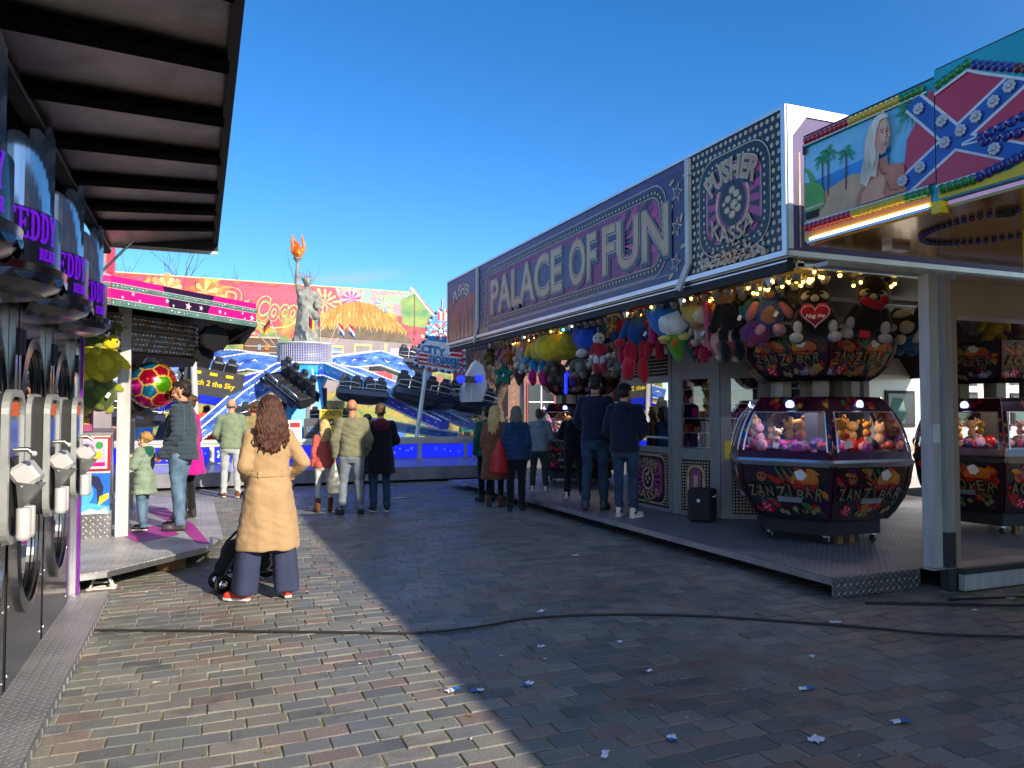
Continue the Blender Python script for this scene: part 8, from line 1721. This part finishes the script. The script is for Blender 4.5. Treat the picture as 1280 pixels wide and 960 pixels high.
person('woman in a long belted tan coat, long brown wavy hair, seen from behind', (.56, 6.96, .002), 1.73, R(4), dict(fem=True, feet=((-.20, .0, .95), (.16, -.02, .02)), knees=(.0, .0), legs=('trouserblue', 1.05), wide=.052, hem=.06, shoes=('shoecoral', 'solewhite'), skin='skinpale',
    arms=dict(L=((-.215, -.05, 1.15), (-.17, .13, 1.04)), R=((.285, -.06, 1.17), (.19, .12, 1.04))), top=dict(kind='coat', mat='camel', hem=.43, th=.014, flare=.050, belt=True, sleeve=1.05, crease=.0045), hair=('wavy', 'hairauburn'), hairlen=.34, hairspread=2.8, vol=1.12, hyaw=.05, hpitch=-.02))
# man and toddler on the platform
mn = person('bearded man in a slate quilted jacket and light jeans standing on the kiosk platform', (-.20, 10.02, .2065), 1.76, R(72), dict(belly=.045, feet=((-.10, -.02, .1), (.10, .06, -.1)), legs=('denim', 1.12), shoes=('darkgrey', 'soleblack'), hair=('short', 'hairdark'), beard=True,
    arms=dict(L=((-.25, -.05, 1.13), (-.20, .14, .90)), R=((.26, -.04, 1.13), (.23, .10, .90))), hpitch=-.1, top=dict(mat='puffslate', hem=.82, th=.026, puff=.055, sleeve=1.1)))
b = MB('blackmatte'); b.ell((0, .135, 1.18), (.11, .05, .20)); b.ell((0, .14, 1.0), (.10, .05, .12)); b.mat('artyellow')
for i in range(14): b.ell((rp.uniform(-.07, .07), .186, 1.10+.018*i), (.015, .004, .007), nu=6, nv=4)
b.build('shirt', mn)
person('small curly fair haired child in a pale green coat with a dark green hood', (-.60, 10.12, .2065), 1.14, R(62), dict(kid=1., feet=((-.10, -.05, .2), (.10, .08, -.2)), legs=('denim', 1.25), shoes=('blackmatte', 'solewhite'), skin='skinpale', hair=('curly', 'hairsand'), arms=dict(L=((-.25, .05, 1.18), (-.17, .26, 1.30)), R=((.25, .05, 1.18), (.18, .27, 1.26))), hpitch=.15,
    top=dict(kind='coat', mat='sageA', hem=.66, th=.034, flare=.02, hood=True, hoodmat='hoodgreen', sleeve=1.35, puff=.12)), lod=1.)
person('person in a bright magenta coat mostly hidden behind the man in the quilted jacket', (-.14, 10.95, .21), 1.62, R(60), dict(fem=True, legs=('darktrk', .95), hair=('bun', 'hairbrown'), shoes=('soleblack', 'soleblack'), top=dict(kind='coat', mat='magentacoat', hem=.62, th=.03, flare=.06, hood=False)), lod=1.3)
person('balding man in a sage green sweater and pale jeans walking before the ride', (.55, 15.35, .002), 1.84, R(-8), dict(feet=((-.12, .05, .5), (.13, -.06, -.1)), legs=('lightjeans', 1.0), shoes=('boottan', 'solewhite'), hair=('bald', 'hairgrey'), arms=dict(L=((-.26, .0, 1.14), (-.2, .18, 1.0)), R=((.26, 0, 1.14), (.2, .18, 1.0))), top=dict(mat='greensweat', hem=.86, th=.018, sleeve=1.1)), lod=1.4)
person('child with dark hair standing beside the balding man in sage green', (.95, 15.6, .002), 1.78, R(20), dict(fem=True, skin='skinred', legs=('darktrk', .95), hair=('bun', 'hairbrown'), top=dict(mat='khaki', hem=.86, th=.02)), lod=1.5)
person('blond girl in a coral jacket, white leggings and brown ankle boots', (1.86, 12.62, .002), 1.47, R(8), dict(fem=True, kid=.3, feet=((-.12, 0, .15), (.13, 0, -.15)), legs=('legwhite', .82), hem=.20, shoes=('boottan', 'soleblack'), boot=.12, hair=('straight', 'hairblond'), hairlen=.33, top=dict(mat='coral', hem=.84, th=.022)), lod=1.1)
bm_ = person('bald man in an olive sweater and blue jeans carrying a plastic bag', (2.22, 12.16, .002), 1.79, R(-4), dict(hyaw=-.18, feet=((-.15, .03, .25), (.13, -.03, -.25)), knees=(.05, .02), legs=('denimgrey', 1.12), shoes=('soleblack', 'soleblack'), hair=('bald', 'hairgrey'), skin='skinred', arms=dict(L=((-.265, -.02, 1.13), (-.25, .06, .89)), R=((.265, -.02, 1.13), (.23, .12, .92))), top=dict(mat='olive', hem=.88, th=.020, sleeve=1.15, crease=.009)), lod=1.)
P('bagplastic', '#6a6c68', .35, 0, .4, 9, .3, 30)
b = MB('bagplastic'); b.loft([(-.52, 0, 0, .11, .06), (-.50, 0, 0, .13, .075), (-.3, 0, 0, .12, .07), (-.12, 0, 0, .07, .03), (0, 0, 0, .015, .012)], 16); me = blob(b, .014, 1, lambda c, n: .012*fbm(c, 12)); link('plastic_bag', me, None, 'crumpled grey plastic bag hanging from the hand of the man in the olive sweater', 'bag', loc=(1.975, 12.24, .84))
person('person in a long black coat with a maroon hood beside the bald man', (2.70, 12.28, .002), 1.73, R(-2), dict(feet=((-.11, 0, .1), (.11, 0, -.2)), legs=('denimdark', 1.02), shoes=('blackmatte', 'solewhite'), hair=('short', 'hairbrown'), hyaw=-.25, arms=dict(L=((-.24, 0, 1.13), (-.18, .18, 1.05)), R=((.26, 0, 1.14), (.2, .16, 1.08))), top=dict(kind='coat', mat='blackwool', hem=.62, th=.03, flare=.01, hood=True, hoodmat='maroon')), lod=1.)
person('person in black, mostly hidden between the bald man and the black coat', (2.62, 12.95, .002), 1.56, R(0), dict(legs=('blackwool', 1.0), shoes=('boottan', 'soleblack'), hair=('short', 'hairdark'), top=dict(mat='blackwool', hem=.8, th=.02)), lod=1.4)
# right hand group by the deck
bw = person('woman with grey blond hair in a blue jacket standing before the arcade deck', (4.78, 11.60, .002), 1.69, R(-22), dict(fem=True, feet=((-.10, -.03, .1), (.10, .04, -.1)), legs=('darktrk', 1.08), shoes=('soleblack', 'soleblack'), hair=('long', 'hairgrey'), hairlen=.16, lean=.06, top=dict(mat='bluejkt', hem=.86, th=.026, hood=True, puff=.09)), lod=1.)
person('woman with long blond hair in a brown coat carrying the red bag', (4.64, 12.2, .002), 1.70, R(-35), dict(fem=True, legs=('darktrk', .85), boot=.05, shoes=('boottan', 'soleblack'), hair=('straight', 'hairblond'), hairlen=.36, top=dict(kind='coat', mat='tancoat2', hem=.48, th=.022, flare=.02)), lod=1.1)
person('dark haired person in teal behind the blond woman with the red bag', (4.78, 13.0, .002), 1.70, R(10), dict(legs=('blackwool', 1.0), hair=('short', 'hairdark'), top=dict(mat='hoodgreen', hem=.84, th=.022)), lod=1.5)
b = MB('shelfdark'); P('redbag', '#b0141e', .5, 0, .12, 6, .2, 120); b = MB('redbag'); b.loft([(-.48, 0, 0, .13, .07), (-.45, 0, 0, .16, .08), (-.2, 0, 0, .14, .07), (-.02, 0, 0, .06, .03), (.1, 0, 0, .02, .02)], 18); me = blob(b, .014, 2, lambda c, n: .008*fbm(c, 9)); link('red_bag', me, None, 'bright red shopping bag hanging beside the woman in the blue jacket', 'bag', loc=(4.49, 11.62, 1.08))
person('boy in a pale grey hooded jacket and green track trousers standing on the deck', (5.62, 12.56, .182), 1.47, R(-25), dict(kid=.4, feet=((-.15, 0, .1), (.14, .04, -.3)), legs=('greentrk', 1.1), shoes=('solewhite', 'solewhite'), hair=('short', 'hairbrown'), arms=dict(L=((-.27, .02, 1.18), (-.15, .17, 1.25)), R=((.25, 0, 1.15), (.2, .2, 1.05))), top=dict(mat='greyhood', hem=.86, th=.03, hood=True, sleeve=1.2)), lod=1.1)
person('dark haired boy in black with a blue waistband playing at the far cabinet', (5.68, 11.3, .182), 1.50, R(-40), dict(kid=.3, feet=((-.14, 0, .1), (.16, .02, -.1)), legs=('darktrk', 1.1), shoes=('solewhite', 'solewhite'), hair=('short', 'hairdark'), arms=dict(L=((-.27, .02, 1.2), (-.2, .2, 1.15)), R=((.25, 0, 1.15), (.2, .2, 1.05))), top=dict(mat='blackwool', hem=.84, th=.03, hood=True, sleeve=1.2)), lod=1.1)
person('tallest man, in a navy sweater and blue jeans, standing on the arcade deck edge', (5.33, 9.92, .182), 1.96, R(-38), dict(lean=.03, hyaw=.12, feet=((-.12, -.05, .25), (.10, .08, -.15)), knees=(.05, .01), legs=('denimdark', 1.02), shoes=('darkgrey', 'soleblack'), hair=('short', 'hairdark'), arms=dict(L=((-.25, .02, 1.14), (-.17, .2, 1.04)), R=((.26, .02, 1.14), (.17, .2, 1.04))), top=dict(mat='navysweat', hem=.90, th=.016)), lod=1.)
person('man in a dark cap and navy hooded jacket with beige sneakers on the deck', (5.33, 9.08, .182), 1.80, R(-46), dict(feet=((-.09, .05, .0), (.13, -.04, -.35)), knees=(.01, .06), legs=('denimdark', 1.0), shoes=('cream', 'solewhite'), hair=('cap', 'hairdark'), capmat='blackwool', hyaw=-.2, arms=dict(L=((-.25, .02, 1.14), (-.15, .2, 1.04)), R=((.26, .02, 1.14), (.15, .2, 1.06))), top=dict(mat='navyjkt', hem=.86, th=.026, hood=True, sleeve=1.1)), lod=1.)
# onlookers beyond the ride
for i, (x, y, c, lg, hr, lb) in enumerate(((8.9, 27.9, 'khaki', 'darktrk', ('long', 'hairblond'), 'blond onlooker in khaki behind the right end of the ride'), (8.35, 28.3, 'coral', 'legwhite', ('short', 'hairbrown'), 'onlooker in a coral top left of the khaki one beyond the ride'), (9.5, 28.1, 'plusher', 'darktrk', ('short', 'hairdark'), 'onlooker in dark teal at the far right beyond the ride'))):
    c = {'plusher': 'hoodgreen'}.get(c, c)
    person(lb, (x, y, .002), 1.66, R(150+20*i), dict(fem=i == 0, legs=(lg, 1.), hair=hr, top=dict(mat=c, hem=.86, th=.02)), 'onlookers beyond the ride', lod=2.2)
